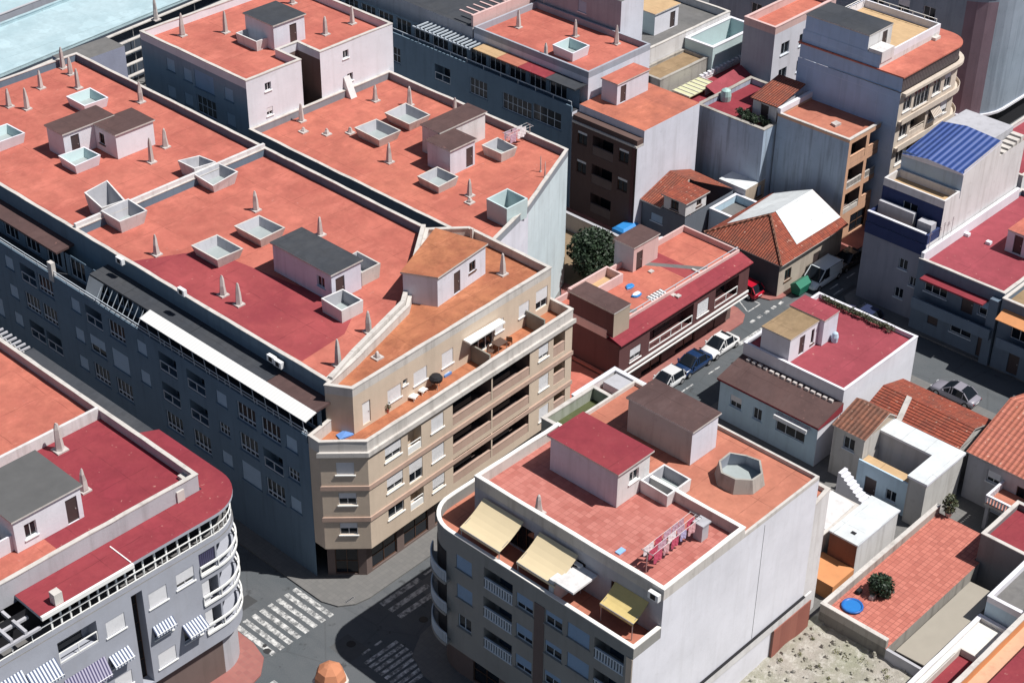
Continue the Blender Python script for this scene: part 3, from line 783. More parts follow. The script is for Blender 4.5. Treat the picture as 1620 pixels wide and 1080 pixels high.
# stair head of M2: found from its roof corners
c1, c2, c3, c4 = at(428, 375, RZ + 2.75), at(512, 440, RZ + 2.75), at(576, 412, RZ + 2.75), at(488, 362, RZ + 2.75)
X0, X1, Y0, Y1 = (c1.x + c2.x) / 2, (c3.x + c4.x) / 2, (c2.y + c3.y) / 2, (c1.y + c4.y) / 2
shed(r, 'stair_head', X0 + .2, X1 - .2, Y0 + .2, Y1 - .1, RZ, RZ + 2.6, plaster('pale_violet_render', (.60, .60, .68), (.35, .33, .36), .4, .4), DARKROOF,
     {3: [(Y1 - Y0 - 1.6, RZ + 1.45, .9, 1.0, 'win', dict(frame=FRAMEG))], 0: [(.9, RZ + 1.05, .95, 2.05, 'door', {}), (2.6, RZ + 1.1, 1.1, 2.1, 'shut', dict(sill=False))]})
light_well(r, X1 + 1.0, Y0 + 1.7, RZ, 1.9, 2.6, 1.3, .1)
light_well(r, X0 - .1, Y0 - 1.35, RZ, 2.2, 2.3, 1.2, .05, WHITE2)
for px, py in ((430, 567), (441, 575), (288, 461), (190, 412)): ac_unit(r, px, py, 'x', 2.35)
# M3 roof
r = M3.root
for px, py in ((43, 173), (65, 140), (112, 118), (124, 140), (15, 169), (223, 162), (262, 233), (240, 257), (100, 108)): vent(r, px, py, RZ, random.uniform(1.8, 2.6))
C = [at(*q, RZ + 2.6) for q in ((73, 198), (130, 168), (182, 212), (240, 188), (207, 172), (148, 197), (100, 213))]
a0, a1 = C[0], C[6]
shed(r, 'stair_head', at(100, 213, RZ + 2.6).x, at(177, 182, RZ + 2.6).x, at(100, 213, RZ + 2.6).y + 0.1, at(73, 198, RZ + 2.6).y, RZ, RZ + 2.5, WHITE, BROWNROOF, {0: [(1.2, RZ + 1.1, .9, 2.0, 'door', {})]})
yb = at(182, 212, RZ + 2.6).y; shed(r, 'stair_head', at(182, 212, RZ + 2.6).x, at(240, 188, RZ + 2.6).x, yb, at(100, 213, RZ + 2.6).y + .05, RZ, RZ + 2.42, WHITE, BROWNROOF,
     {3: [(1.0, RZ + 1.3, .8, 1.1, 'win', dict(frame=FRAMEB))]})
for px, py, lx, ly in ((140, 168, 2.4, 2.6), (128, 262, 2.4, 2.2), (6, 226, 2.6, 2.6)): p = at(px, py, RZ); light_well(r, p.x, p.y, RZ, lx, ly, 1.0, .2, WHITE, TEAL)

# ------------------------------------------------------------------ beige corner building
poly = [(0, 0), (2.5, -2.5), (26.6, -1.4), (26.6, 10.6), (23.72, 13.1)] + [(14.1, 5.48), (6.5, 3.08), (3.1, 1.78), (0, 1.18)]
A, Bp, Cp = poly[0], poly[1], poly[2]
o0 = [op(A, Bp, px, py, 1.35, 1.15, k, part=.45, sillm=RAILW) for px, py, k in ((546, 741, 'shut'), (550, 789, 'half'), (552, 836, 'half'))]
o1 = []
for i, (a, bq, c) in enumerate((((622, 712), (656, 694), (692, 668)), ((625, 761), (658, 741), (693, 715)), ((627, 803), (660, 783), (694, 762)))):
    o1.append(op(Bp, Cp, *a, 1.75, 1.35, ('half', 'half', 'win')[i], part=.6, sillm=RAILW))
    u, z = on(Bp, Cp, *bq); o1.append((u, z - .1, 1.5, 2.15, ('log', 'half', 'log')[i], dict(rail='low', depth=.8, railm=RAILW, part=.55, sill=False)))
    o1.append(op(Bp, Cp, *c, 1.4, 1.35, ('shut', 'shut', 'half')[i], part=.75, sillm=RAILW))
zs = [on(Bp, Cp, 692, 668 + 47 * i)[1] for i in range(3)]
uL, uR = on(Bp, Cp, 716, 690)[0], on(Bp, Cp, 838, 600)[0]
for i in range(3):
    um = (uL + uR) / 2; wl = (uR - uL) / 2 - .12
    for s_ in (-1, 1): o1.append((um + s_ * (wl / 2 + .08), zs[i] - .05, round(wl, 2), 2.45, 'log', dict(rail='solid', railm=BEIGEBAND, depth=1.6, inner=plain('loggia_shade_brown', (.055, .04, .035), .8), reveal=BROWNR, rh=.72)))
    o1.append(op(Bp, Cp, 860, 556 + 48 * i, 1.25, 1.35, ('half', 'shut', 'shut')[i], part=.7, sillm=RAILW))
    o1.append((on(Bp, Cp, 887, 545 + 44 * i)[0] - .2, zs[i] - .05, 1.5, 2.3, 'log', dict(rail='solid', railm=BEIGEBAND, depth=1.2)))
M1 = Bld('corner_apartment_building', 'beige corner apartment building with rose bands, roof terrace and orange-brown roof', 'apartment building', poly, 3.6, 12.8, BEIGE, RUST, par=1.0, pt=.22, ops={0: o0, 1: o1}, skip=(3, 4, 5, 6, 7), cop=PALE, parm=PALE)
r = M1.root
b = MB().m(BEIGE); b.face([(*p, 3.6) for p in reversed(poly)]); M1.part(b, 'soffit')
gp = [(.7, .7), (2.8, -1.5), (26.3, -.5), (26.3, 10), (14, 5.2), (3.1, 1.5)]
g = MB()
wall(g, gp[0], gp[1], 0, 3.6, [(1.5, 1.5, 1.8, 2.5, 'shop', {})], BROWNR, r); wall(g, gp[1], gp[2], 0, 3.6, [(2 + 3.6 * i, 1.5, 2.8, 2.4, 'shop', {}) for i in range(6)], BROWNR, r); wall(g, gp[5], gp[0], 0, 3.6, [], BROWNR, r)
M1.part(g, 'ground_floor')
for z in (6.55, 9.55):                                               # string courses
    out, inn = inset(poly[:3] + [(26.6, 3), (3, 3)], -.1), inset(poly[:3] + [(26.6, 3), (3, 3)], -.003)
    b = MB().m(BEIGEBAND)
    for i in (0, 1):
        q = [out[i], out[i + 1], inn[i + 1], inn[i]]; b.prism(q, z - .2, z + .2)
    M1.part(b, 'string_course')
b = MB().m(PALE); out, inn = inset(poly[:3] + [(26.6, 3), (3, 3)], -.22), inset(poly[:3] + [(26.6, 3), (3, 3)], -.003)
for i in (0, 1): b.prism([out[i], out[i + 1], inn[i + 1], inn[i]], 12.55, 12.95)
M1.part(b, 'cornice')
up = [(2.3, 1.75), (3.4, -.1), (26.4, .95), (26.4, 10.4), (23.7, 12.9), (14.1, 5.3), (6.5, 2.9)]
U0, U1, U2 = up[0], up[1], up[2]
def opu(px, py, w_, h_, k, **o): return op(U1, U2, px, py, w_, h_, k, **o)
ou = [opu(580, 652, .85, 2.0, 'door', door=FRAME), opu(624, 622, 1.5, 1.2, 'shut'), opu(665, 594, 1.5, 1.2, 'shut'), opu(641, 604, .5, .5, 'win', div=(1, 1)),
      opu(708, 566, 1.3, 1.35, 'shut'), (on(U1, U2, 764, 536)[0], 14.0, 2.6, 2.1, 'win', dict(div=(3, 1), sill=False)), opu(790, 515, 1.0, 1.1, 'shut'), opu(829, 489, 1.3, 1.2, 'shut'), opu(857, 472, 1.5, 1.9, 'half', part=.6, sill=False)]
mb = MB(); wall(mb, U0, U1, 12.8, 16.2, [], BEIGE, r); wall(mb, U1, U2, 12.8, 16.2, ou, BEIGE, r); wall(mb, U2, up[3], 12.8, 16.2, [], BEIGE, r); M1.part(mb, 'attic_wall')
inn = inset(up, .22); b = MB().m(RUST); b.face([(*p, 16.2) for p in inn]); M1.part(b, 'roof')
b = MB().m(PALE); b.ring(up, inn, 16.2, 16.9); b.ring(inset(up, -.05), inset(up, .27), 16.902, 16.99, True); M1.part(b, 'parapet')
b = MB().m(PALE)                                                     # thick stepped party kerb along the red roof
for i in range(len(SPLIT) - 1):
    p, q = SPLIT[i], SPLIT[i + 1]; d = Vector((q[0] - p[0], q[1] - p[1])).normalized(); n = Vector((-d.y, d.x)) * .3
    b.prism([(p[0] - n.x * .2, p[1] - n.y * .2), (q[0] - n.x * .2, q[1] - n.y * .2), (q[0] + n.x, q[1] + n.y), (p[0] + n.x, p[1] + n.y)], RZ + .1, RZ + .95 + .02 * i)
M1.part(b, 'party_kerb')
aw = MB().m(RAILW); u, z = on(U1, U2, 760, 505); d = (Vector(U2) - Vector(U1)).normalized(); q = Vector(U1) + d * u
aw.prism([(q.x - 2.1, q.y - .95), (q.x + 2.1, q.y - .75), (q.x + 2.1, q.y - .06), (q.x - 2.1, q.y - .15)], 15.15, 15.3); M1.part(aw, 'awning')
for px, py in ((735, 565), (830, 515)):                              # walls dividing the terrace
    p = at(px, py, 12.8); b = MB().m(TAUPE); xx = p.x; yf = -2.5 + 1.1 * (xx - 2.5) / 24.1 + .28; yb = -.1 + 1.05 * (xx - 3.4) / 23 - .02
    b.prism([(xx, yf), (xx + .15, yf), (xx + .15, yb), (xx, yb)], 12.805, 14.3); M1.part(b, 'terrace_divider')
# stair room, cut askew
z1 = 18.9; c = [at(637, 432, z1), at(692, 440, z1), at(768, 388, z1), at(690, 365, z1)]
P4 = [(v.x, v.y) for v in c]
mb = MB(); mark = set(r.children)
wall(mb, P4[3], P4[0], 16.2, z1, [], LILAC, r)
wall(mb, P4[0], P4[1], 16.2, z1, [], LILAC, r); L01 = (Vector(P4[2]) - Vector(P4[1])).length
wall(mb, P4[1], P4[2], 16.2, z1, [(L01 * .40, 17.25, .85, 2.0, 'door', dict(door=DOORB)), (L01 * .72, 17.75, .85, .95, 'win', dict(frame=FRAMEB))], LILAC, r); wall(mb, P4[2], P4[3], 16.2, z1, [], LILAC, r)
new = [k for k in r.children if k not in mark]; o = mb.build('stair_head', r)
for k in new:
    k.parent = o
    for g_ in list(k.children): g_.parent = o; g_.location = k.location; g_.rotation_euler = k.rotation_euler
b = MB().m(PALE); out = inset(P4, -.15); b.prism(out, z1 + .002, z1 + .16, top=False); b.m(RUST); b.face([(*p, z1 + .16) for p in out]); b.build('roof', o)
vent(r, 795, 434, 16.2, 2.0); vent(r, 597, 566, 16.2, .6)
b = MB().m(PALE); p = at(735, 368, 16.2); b.box(p.x - .5, 26.1, p.y - 1.4, p.y - 1.15, 16.205, 17.3); M1.part(b, 'roof_kerb')
# ------------------------------------------------------------------ middle red roofs behind
zr = 14.3
poly = [(27.4, 41), (27.4, 9.2), (35.2, 11.6), (45.8, 16.3), (45.9, 41)]
o0 = [op(poly[0], poly[1], px, py, 1.2, 1.2, 'win', frame=FRAMEG) for px, py in ((560, 316), (574, 322), (690, 378), (470, 268))]
M5 = Bld('apartment_block', 'lower middle block with wide terracotta roof, two square light wells and slanted end wall', 'apartment block', poly, 0, zr, plaster('slate_grey_render', (.24, .26, .29), (.14, .15, .17), .3, .4), TERRA2, par=.7, ops={0: o0}, em={1: LILAC, 2: plaster('faded_aqua_render', (.55, .63, .66), (.3, .34, .35), .45, .45)}, skip=(4,), cop=PALE)
r = M5.root
for px, py in ((477, 192), (480, 209), (517, 213), (554, 211), (594, 160), (648, 167), (720, 184), (616, 257), (743, 310), (743, 321)): vent(r, px, py, zr, random.uniform(.5, .7) if py in (209, 213, 211, 321) else random.uniform(1.6, 2.2))
for px, py, lx, ly in ((598, 219, 2.3, 2.9), (645, 194, 2.3, 2.9)): p = at(px, py, zr); light_well(r, p.x, p.y, zr, lx, ly, 1.0, .3)
p = at(693, 293, zr); light_well(r, p.x, p.y, zr, 2.2, 2.4, .9, .2)
p = at(790, 246, zr); light_well(r, p.x, p.y, zr, 1.8, 2.2, 1.0, .2)
p = at(802, 345, zr); light_well(r, p.x, p.y, zr, 2.6, 2.4, 2.0, .05, TEAL, TEAL)
zz = zr + 2.7; a, b_ = at(683, 218, zz), at(752, 222, zz)
xa, ya = at(712, 238, zz).x, at(712, 238, zz).y; xb = at(752, 220, zz).x; yc = at(686, 217, zz).y
shed(r, 'stair_head', xa, xb, ya, yc, zr, zz - .1, plaster('pale_violet_render2', (.62, .62, .68), (.35, .33, .36), .4, .4), BROWNROOF, {0: [(xb - xa - .7, zr + 1.05, .9, 2.0, 'door', {})]})
xd, yd = at(745, 205, zz + .05), at(778, 183, zz + .05)
shed(r, 'stair_head', xb - 1.6, yd.x, yc + .05, max(yc + 2.4, at(706, 190, zz).y), zr, zz + .05, WHITE2, BROWNROOF)
for px, py in ((855, 272), (862, 281)): vent(r, px, py, zr, 1.7, .07)
# white blind building standing between the roofs
zt = 19.2
poly = [(27.5, 57.6), (27.5, 41.05), (34.4, 41.05), (34.4, 44.4), (36.8, 44.4), (36.8, 41.05), (46.6, 41.05), (46.6, 57.6)]
p0, p1 = poly[0], poly[1]
o0 = [op(p0, p1, px, py, 1.3, 1.3, 'shut', shut=SHUTG, frame=FRAMEG, sillm=BLUEGREY) for px, py in ((270, 103), (297, 119), (362, 150), (272, 146), (299, 158), (366, 190))]
for px, py, k in ((323, 130, 'shut'), (327, 170, 'win')): u, z = on(p0, p1, px, py); o0.append((u, z, 3.0, 1.9, k, dict(shut=SHUTB, frame=FRAMEG, div=(4, 2), sillm=BLUEGREY)))
o1 = [op(poly[1], poly[2], px, py, .75, .85, k, sillm=RAILW) for px, py, k in ((424, 137, 'win'), (427, 176, 'half'))]
o5 = [op(poly[5], poly[6], px, py, .75, .85, 'win', sillm=RAILW) for px, py in ((547, 86), (554, 122))]
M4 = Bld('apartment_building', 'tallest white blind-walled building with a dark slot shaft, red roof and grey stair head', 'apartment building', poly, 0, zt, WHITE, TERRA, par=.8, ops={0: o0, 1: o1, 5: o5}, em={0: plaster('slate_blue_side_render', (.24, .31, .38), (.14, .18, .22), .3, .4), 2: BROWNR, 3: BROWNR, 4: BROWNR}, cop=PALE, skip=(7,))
r = M4.root
for px, py in ((289, 57), (357, 52), (247, 32), (515, 55), (557, 38), (463, 6)): vent(r, px, py, zt, random.uniform(1.9, 2.5))
zz = zt + 2.6; xa, ya = at(432, 45, zz).x, at(432, 45, zz).y
shed(r, 'stair_head', at(432, 42, zz).x, at(477, 22, zz).x, at(432, 42, zz).y, at(388, 22, zz).y, zt, zz, LILAC, DARKROOF, {0: [(2.5, zt + 1.1, .9, 2, 'door', {})]})
p = at(410, 68, zt); light_well(r, p.x + .6, p.y, zt, 4.2, 3.0, 1.1, .1, WHITE2)
M4.part((lambda b: (b.box(35.2, 36.0, 43.2, 44.35, 14.4, 15.6), b)[1])(MB().m(PALE)), 'shaft_pier')
b = MB().m(WHITE2); b.face([(39.7, 40.0, 14.31), (40.5, 40.0, 14.31), (40.5, 41.0, 16.4), (39.7, 41.0, 16.4)]); b.face([(39.7, 41.0, 14.31), (39.7, 40.0, 14.31), (39.7, 41.0, 16.4)]); b.face([(40.5, 40.0, 14.31), (40.5, 41.0, 14.31), (40.5, 41.0, 16.4)]); M4.part(b, 'roof_hatch')

# ------------------------------------------------------------------ curved block at the lower left
BG = plaster('pale_grey_render', (.36, .375, .425), (.28, .27, .28), .2, .25)
fx0 = -44
poly = [(fx0, -2.4)] + arc(-11.6, .8, 3.2, -90, 0, 10) + [(-8.4, 52), (fx0, 52)]
NA = 11
p0, p1 = poly[0], poly[1]
o = []
def f(px, py, w_, h_, k, **kw):
    kw.setdefault('sillm', RAILW); o.append(op(p0, p1, px, py, w_, h_, k, **kw))
f(293, 913, 1.5, 1.3, 'half', part=.7); f(250, 943, 1.5, 1.3, 'shut'); f(265, 1038, 1.5, 1.3, 'shut'); f(183, 988, 1.5, 1.3, 'shut'); f(196, 1076, 1.4, 1.2, 'shut')
f(258, 993, 1.5, 1.2, 'win', awning=SBLUE, out=.5, drop=.35, glass=GLASS); f(305, 995, 1.5, 1.7, 'half', part=.3, awning=SBLUE, out=.9, drop=.3)
f(189, 1040, 1.4, 1.2, 'win', awning=SBLUE, out=.7, drop=.4); f(124, 1016, 3.0, 1.9, 'log', rail='bars', railm=RAILW)
f(136, 1070, 3.0, 1.5, 'win', awning=SPURP, out=.7, drop=.75); f(66, 1066, 2.0, 1.4, 'win', awning=SBLUE, out=.9, drop=.6); f(15, 1085, 1.8, 1.4, 'win', awning=SBLUE, out=.8, drop=.6)
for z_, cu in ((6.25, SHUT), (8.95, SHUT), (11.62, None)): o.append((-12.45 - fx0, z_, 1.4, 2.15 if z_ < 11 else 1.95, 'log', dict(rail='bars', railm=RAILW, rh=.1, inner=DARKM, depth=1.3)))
u, z = on(p0, p1, 226, 1010); o.append((u, 8.3, .9, 8.4, 'slot', {}))
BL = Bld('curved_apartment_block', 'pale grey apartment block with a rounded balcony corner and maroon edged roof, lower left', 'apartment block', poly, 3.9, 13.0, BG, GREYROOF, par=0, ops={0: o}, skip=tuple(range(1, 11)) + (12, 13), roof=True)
r = BL.root
g0 = [(fx0, -1.9)] + arc(-11.6, .8, 2.7, -90, 0, 10) + [(-8.9, 52)]
mb = MB(); wall(mb, g0[0], g0[1], 0, 3.9, [(6 + 4.6 * i, 1.6, 3.2, 2.3, 'shop', {}) for i in range(5)], BROWNR, r)
for i in range(1, len(g0) - 1): wall(mb, g0[i], g0[i + 1], 0, 3.9, [], GREYR if i < 11 else BROWNR, r)
BL.part(mb, 'ground_floor')
b = MB().m(BG); b.face([(*p, 3.9) for p in reversed(poly)]); BL.part(b, 'soffit')
# rounded corner: curved spandrels between the floors, deep balconies behind them, white rails following the curve
def curve(off, a1=0, n=12, x0=-13.15): return ([(x0, -2.4 - off)] if x0 is not None else []) + arc(-11.6, .8, 3.2 + off, -90, a1, n)
A_ = arc(-11.6, .8, 3.2, -90, 0, 12)
for za, zb_ in ((3.9, 5.18), (7.32, 7.88), (10.02, 10.62), (12.6, 13.0)):
    mb = MB().m(BG)
    for i in range(12): mb.face([(*A_[i], za), (*A_[i + 1], za), (*A_[i + 1], zb_), (*A_[i], zb_)])
    BL.part(mb, 'curved_wall')
I_ = arc(-11.6, .8, 1.9, -90, 0, 12)
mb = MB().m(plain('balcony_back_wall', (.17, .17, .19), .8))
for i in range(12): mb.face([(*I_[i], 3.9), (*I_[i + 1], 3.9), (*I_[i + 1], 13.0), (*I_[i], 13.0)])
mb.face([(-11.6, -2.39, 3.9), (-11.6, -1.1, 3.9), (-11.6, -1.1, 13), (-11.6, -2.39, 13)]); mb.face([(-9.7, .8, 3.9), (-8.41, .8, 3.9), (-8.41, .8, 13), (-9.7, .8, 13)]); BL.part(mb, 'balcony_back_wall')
for k, z in enumerate((5.05, 7.75, 10.45)):
    sl_ = MB().m(BG); oo, ii = arc(-11.6, .8, 3.19, -90, 0, 12), arc(-11.6, .8, 1.91, -90, 0, 12)
    for i in range(12): sl_.prism([oo[i], oo[i + 1], ii[i + 1], ii[i]], z - .12, z + .1)
    bal = BL.part(sl_, 'balcony')
    b = MB().m(RAILW)
    for za, zb_ in ((.15, .32), (.9, 1.06)):
        ao, ai = curve(.14), curve(.03)
        for i in range(len(ao) - 1): b.prism([ao[i], ao[i + 1], ai[i + 1], ai[i]], z + za, z + zb_)
    pp = curve(.085)
    for q in [pp[0]] + pp[1::3] + [pp[-1]]: b.bar((*q, z + .3), (*q, z + .92), .045)
    b.build('railing', bal)
    b = MB().m(GLASS); d = arc(-11.6, .8, 1.93, -78, -20, 8); c_ = arc(-11.6, .8, 1.905, -78, -20, 8)
    for i in range(8): b.prism([d[i], d[i + 1], c_[i + 1], c_[i]], z + .12, z + 2.1)
    b.build('door', bal)
    b = MB().m(SHUT if k < 2 else stripes('violet_blind', (.06, .055, .12), (.02, .02, .05), 6))
    if k < 2: b.box(-13.1, -12.5, -2.34, -2.3, z + .15, z + 2.2)
    else: b.box(-13.1, -11.75, -2.34, -2.3, z + .9, z + 2.1)
    b.build('blind', bal)
# attic: glazed gallery behind white rails, maroon roof slab over it
al = [(fx0, -1.0)] + arc(-11.6, .8, 1.8, -90, 0, 8) + [(-9.8, 52)]
mb = MB()
for i in range(len(al) - 1): wall(mb, al[i], al[i + 1], 13.0, 15.04, [], DARKM, r)
BL.part(mb, 'attic_wall')
edge = [(fx0, -2.32)] + arc(-11.6, .8, 3.1, -90, 0, 10) + [(-8.5, 52)]
b = MB().m(BG); n = len(edge); back = [(fx0, -2.2)] + arc(-11.6, .8, 2.98, -90, 0, 10) + [(-8.62, 52)]
for i in range(n - 1): b.prism([edge[i], edge[i + 1], back[i + 1], back[i]], 13.0, 13.35)
BL.part(b, 'terrace_parapet')
railing(r, [(fx0 + 12, -2.3)] + arc(-11.6, .8, 3.08, -90, 0, 10) + [(-8.52, 30)], 13.35, .8, RAILW, step=1.5, bars=(.95, .12))
xx = -24.6
while xx < -11.2:
    b = MB().m(RAILW); b.box(xx - .06, xx + .06, -2.2, -2.1, 13.36, 15.04); BL.part(b, 'gallery_post'); xx += .72 if xx < -17.6 else .95
slab = [(-25.5, -2.55)] + arc(-11.6, .8, 3.35, -90, 0, 10) + [(-8.25, 8.0), (-10.4, 9.2), (-10.4, .3), (-25.5, .3)]
b = MB().m(BG); b.prism(slab, 15.05, 15.3, top=False); b.m(MAROON); b.face([(*p, 15.3) for p in slab]); BL.part(b, 'attic_roof', 'maroon roof slab over the top gallery')
b = MB().m(RAILW); b.box(-25.5, -18.4, -2.75, -2.56, 15.0, 15.32); b.box(-18.5, -18.42, -2.5, -.2, 15.305, 15.36); BL.part(b, 'gutter')
b = MB().m(GREYR)                                                   # bare pergola beams beside the slab
for i in range(7): b.box(-33 + i * 1.05, -32.8 + i * 1.05, -2.5, .2, 14.5, 14.75)
b.box(-34, -25.6, -2.6, -2.4, 14.3, 14.49); b.box(-34, -25.6, -1.2, -1.0, 14.3, 14.49)
BL.part(b, 'pergola')
b = MB().m(DARKROOF); b.prism([(-10.4, 9.7), (-8.3, 8.6), (-8.3, 24), (-10.4, 24)], 14.7, 14.95); BL.part(b, 'attic_roof')
b = MB().m(GREYR)
for i in range(9): b.box(-10.3, -8.2, 24.6 + i * .62, 24.76 + i * .62, 14.6, 14.74)
BL.part(b, 'pergola')
b = MB().m(plain('yellow_awning_sheet', (.42, .36, .16), .7)); b.prism([(-10.5, 30.6), (-8.4, 30.6), (-8.4, 36.5), (-10.5, 36.5)], 14.7, 14.8); BL.part(b, 'awning')
core = [(fx0, .32), (-10.6, .32), (-10.6, 52), (fx0, 52)]
zb = 15.9
mb = MB()
for i in (0, 1): wall(mb, core[i], core[i + 1], 14.7, zb, [], GREYR, r)
BL.part(mb, 'upper_wall')
inn = inset(core, .25); b = MB().m(TERRA2); b.face([(*p, zb) for p in inn]); BL.part(b, 'roof')
b = MB().m(GREYR); b.ring(core, inn, zb, zb + .75); b.m(PALE); b.ring(inset(core, -.04), inset(core, .29), zb + .752, zb + .83, True); BL.part(b, 'parapet')
q = [at(px, py, zb) for px, py in ((0, 735), (95, 690), (162, 660), (178, 672), (285, 770), (105, 872), (70, 848))]
b = MB().m(MAROON); yk = q[2].y; b.face([(-27, .62, zb + .004), (-10.9, .62, zb + .004), (-10.9, yk, zb + .004), (-27, yk, zb + .004)][::1]); 
xs = at(95, 872, zb).x; b = MB().m(MAROON); b.face([(xs, .6, zb + .004), (-10.87, .6, zb + .004), (-10.87, yk, zb + .004), (xs, yk, zb + .004)]); BL.part(b, 'roof_patch', 'maroon coated half of the roof')
b = MB().m(WHITE2); b.box(xs - 5, -10.86, yk, yk + .25, zb + .006, zb + .95); BL.part(b, 'party_wall')
zz = zb + 2.6; xa = at(100, 750, zz).x; ya = at(40, 815, zz).y; yb_ = at(0, 690, zz).y
shed(r, 'stair_head', xa - 5.2, xa, ya, ya + 5.2, zb, zz, WHITE, plain('dark_olive_roof', (.10, .10, .10), .7, 0, .2, 1), {0: [(1.2, zb + 1.3, .9, 1.2, 'win', {}), (4.4, zb + 1.05, .9, 2, 'door', {})]})
p = at(40, 848, zb); light_well(r, p.x - .4, p.y + .6, zb, 4.2, 2.6, 1.3, .05, WHITE)
vent(r, 134, 776, zb, 1.9); vent(r, 95, 712, zb, 2.4, .36)
for px, py in ((283, 788), (292, 766), (90, 950)):
    p = at(px, py, 15.4); b = MB().m(PALE); b.box(p.x - .3, p.x + .3, p.y - .3, p.y + .3, 14.94, 16.2); BL.part(b, 'vent_stack')
# ------------------------------------------------------------------ corner building at the right: white end wall, awnings on its terrace
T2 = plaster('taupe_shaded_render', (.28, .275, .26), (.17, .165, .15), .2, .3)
X1R, YB = 19.3, -30.6
poly = [(-.6, YB), (X1R, YB), (X1R, -11.2), (14, -11.2)] + [(2.6, -11.3)] + arc(2.2, -14.1, 2.8, 90, 180, 9) 
NP = len(poly)
# keep it counter-clockwise and with its left front last
p0, p1 = poly[-1], poly[0]
o = []
def f(px, py, w_, h_, k, **kw): o.append(op(p0, p1, px, py, w_, h_, k, **kw))
KW = dict(shut=SHUTB, frame=FRAMEG, sillm=T2)
f(734, 894, 1.5, 1.25, 'shut', **KW); f(735, 940, 1.5, 1.25, 'shut', **KW); f(735, 986, 1.3, 1.25, 'win', frame=FRAMEG, sillm=T2)
for px, py in ((788, 927), (787, 973), (787, 1022)): f(px, py, 2.7, 1.9, 'log', rail='balu', railm=plain('blue_white_baluster', (.50, .56, .62), .6), glass=GLASSB)
for px, py in ((830, 955), (829, 1003), (828, 1051)): f(px, py, 1.5, 1.3, 'half', part=.6, **KW)
for px, py in ((876, 982), (875, 1029), (874, 1076)): f(px, py, 1.5, 1.2, 'half', part=.35, **KW)
for px, py in ((915, 1005), (914, 1052)): f(px, py, 1.9, 1.3, 'shut', **KW)
for px, py in ((963, 1038), (961, 1087)): f(px, py, 2.5, 1.9, 'log', rail='balu', railm=plain('blue_white_baluster', (.50, .56, .62), .6), glass=GLASSB)
u0, z0_ = on(p0, p1, 853, 990); 
TZ = 13.0
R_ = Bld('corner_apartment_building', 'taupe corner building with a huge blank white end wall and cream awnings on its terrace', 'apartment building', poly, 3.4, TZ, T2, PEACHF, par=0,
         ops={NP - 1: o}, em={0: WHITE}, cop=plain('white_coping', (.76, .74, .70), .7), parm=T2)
r = R_.root
WCOP = plain('white_coping', (.76, .74, .70), .7)
parapet(r, [(-.6 , -14.1)] + [(-.6, YB + .0), (2.1, YB)], TZ, .9, .22, T2, WCOP)
parapet(r, [(13.38, -11.21), (2.6, -11.3)] + arc(2.2, -14.1, 2.8, 90, 180, 9)[1:], TZ, .9, .22, T2, WCOP)
b = MB().m(T2); b.face([(*p, 3.4) for p in reversed(poly)]); R_.part(b, 'soffit')
gp = [(.2, YB), (.2, -13.9)] + arc(2.6, -13.9, 2.4, 180, 90, 6) + [(X1R, -11.5)]
mb = MB()
for i in range(len(gp) - 1): wall(mb, gp[i + 1], gp[i], 0, 3.4, [(3 + 4 * k, 1.5, 2.6, 2.4, 'shop', {}) for k in range(3)] if i == 0 else [], BROWNR, r)
wall(mb, (.2, YB), (X1R, YB), 0, 3.4, [], WHITE, r); R_.part(mb, 'ground_floor')
b = MB().m(BROWNR); q = on(p0, p1, 853, 990)[0]; yy = p0[1] - q; b.box(-.64, -.605, yy - .45, yy + .45, 3.6, 12.6); R_.part(b, 'wall_strip')
b = MB().m(BEIGE); b.box(-.66, -.602, YB + .02, YB + .5, 3.42, 12.98); R_.part(b, 'corner_strip')
for z in (3.9, 6.8, 9.7):                                            # curved corner balconies
    outc = arc(2.2, -14.1, 3.35, 118, 182, 9); inc = arc(2.2, -14.1, 2.82, 118, 182, 9)
    b = MB().m(T2); b.prism(outc + inc[::-1], z - .2, z + .05); bal = R_.part(b, 'balcony')
    b = MB().m(plain('blue_white_baluster', (.50, .56, .62), .6))
    pts = arc(2.2, -14.1, 3.28, 118, 182, 24)
    for p in pts: b.bar((*p, z + .05), (*p, z + .9), .05)
    for a_, c_ in zip(pts, pts[1:]): b.bar((*a_, z + .95), (*c_, z + .95), .06)
    b.build('railing', bal)
    b = MB().m(DARKM); b.prism(arc(2.2, -14.1, 2.83, 124, 174, 8) + arc(2.2, -14.1, 2.81, 124, 174, 8)[::-1], z + .1, z + 2.3); b.build('door', bal)
# attic storey and its two roofs
C0, C1_, C2_ = 2.15, 10.8, X1R
RZ2 = 16.2
mb = MB(); core = rect(C0, C1_, YB + .0, -13.9)
attic_ops = [(16.7 - 3.1 - 4.6 * i, 14.2, 2.4, 2.2, 'win', dict(div=(3, 1), sill=False, frame=FRAMEB)) for i in range(3)]
wall(mb, (C0, -13.9), (C0, YB), TZ, RZ2, attic_ops, GREYR, r); wall(mb, (C0, YB), (X1R, YB), TZ, RZ2, [], WHITE, r); wall(mb, (X1R, YB), (X1R, -13.9), TZ, RZ2, [], WHITE2, r); wall(mb, (X1R, -13.9), (C0, -13.9), TZ, RZ2, [], WHITE2, r)
R_.part(mb, 'attic_wall')
c2 = rect(C0, C1_ - .13, YB, -13.9); inn = inset(c2, .25); b = MB().m(TILER); b.face([(*p, RZ2) for p in inn]); R_.part(b, 'roof', 'roof paved with small red square tiles')
b = MB().m(PALE); b.ring(c2, inn, RZ2, RZ2 + .85); b.m(plain('white_coping', (.76, .74, .70), .7)); b.ring(inset(c2, -.03), inset(c2, .28), RZ2 + .852, RZ2 + .94, True); R_.part(b, 'parapet')
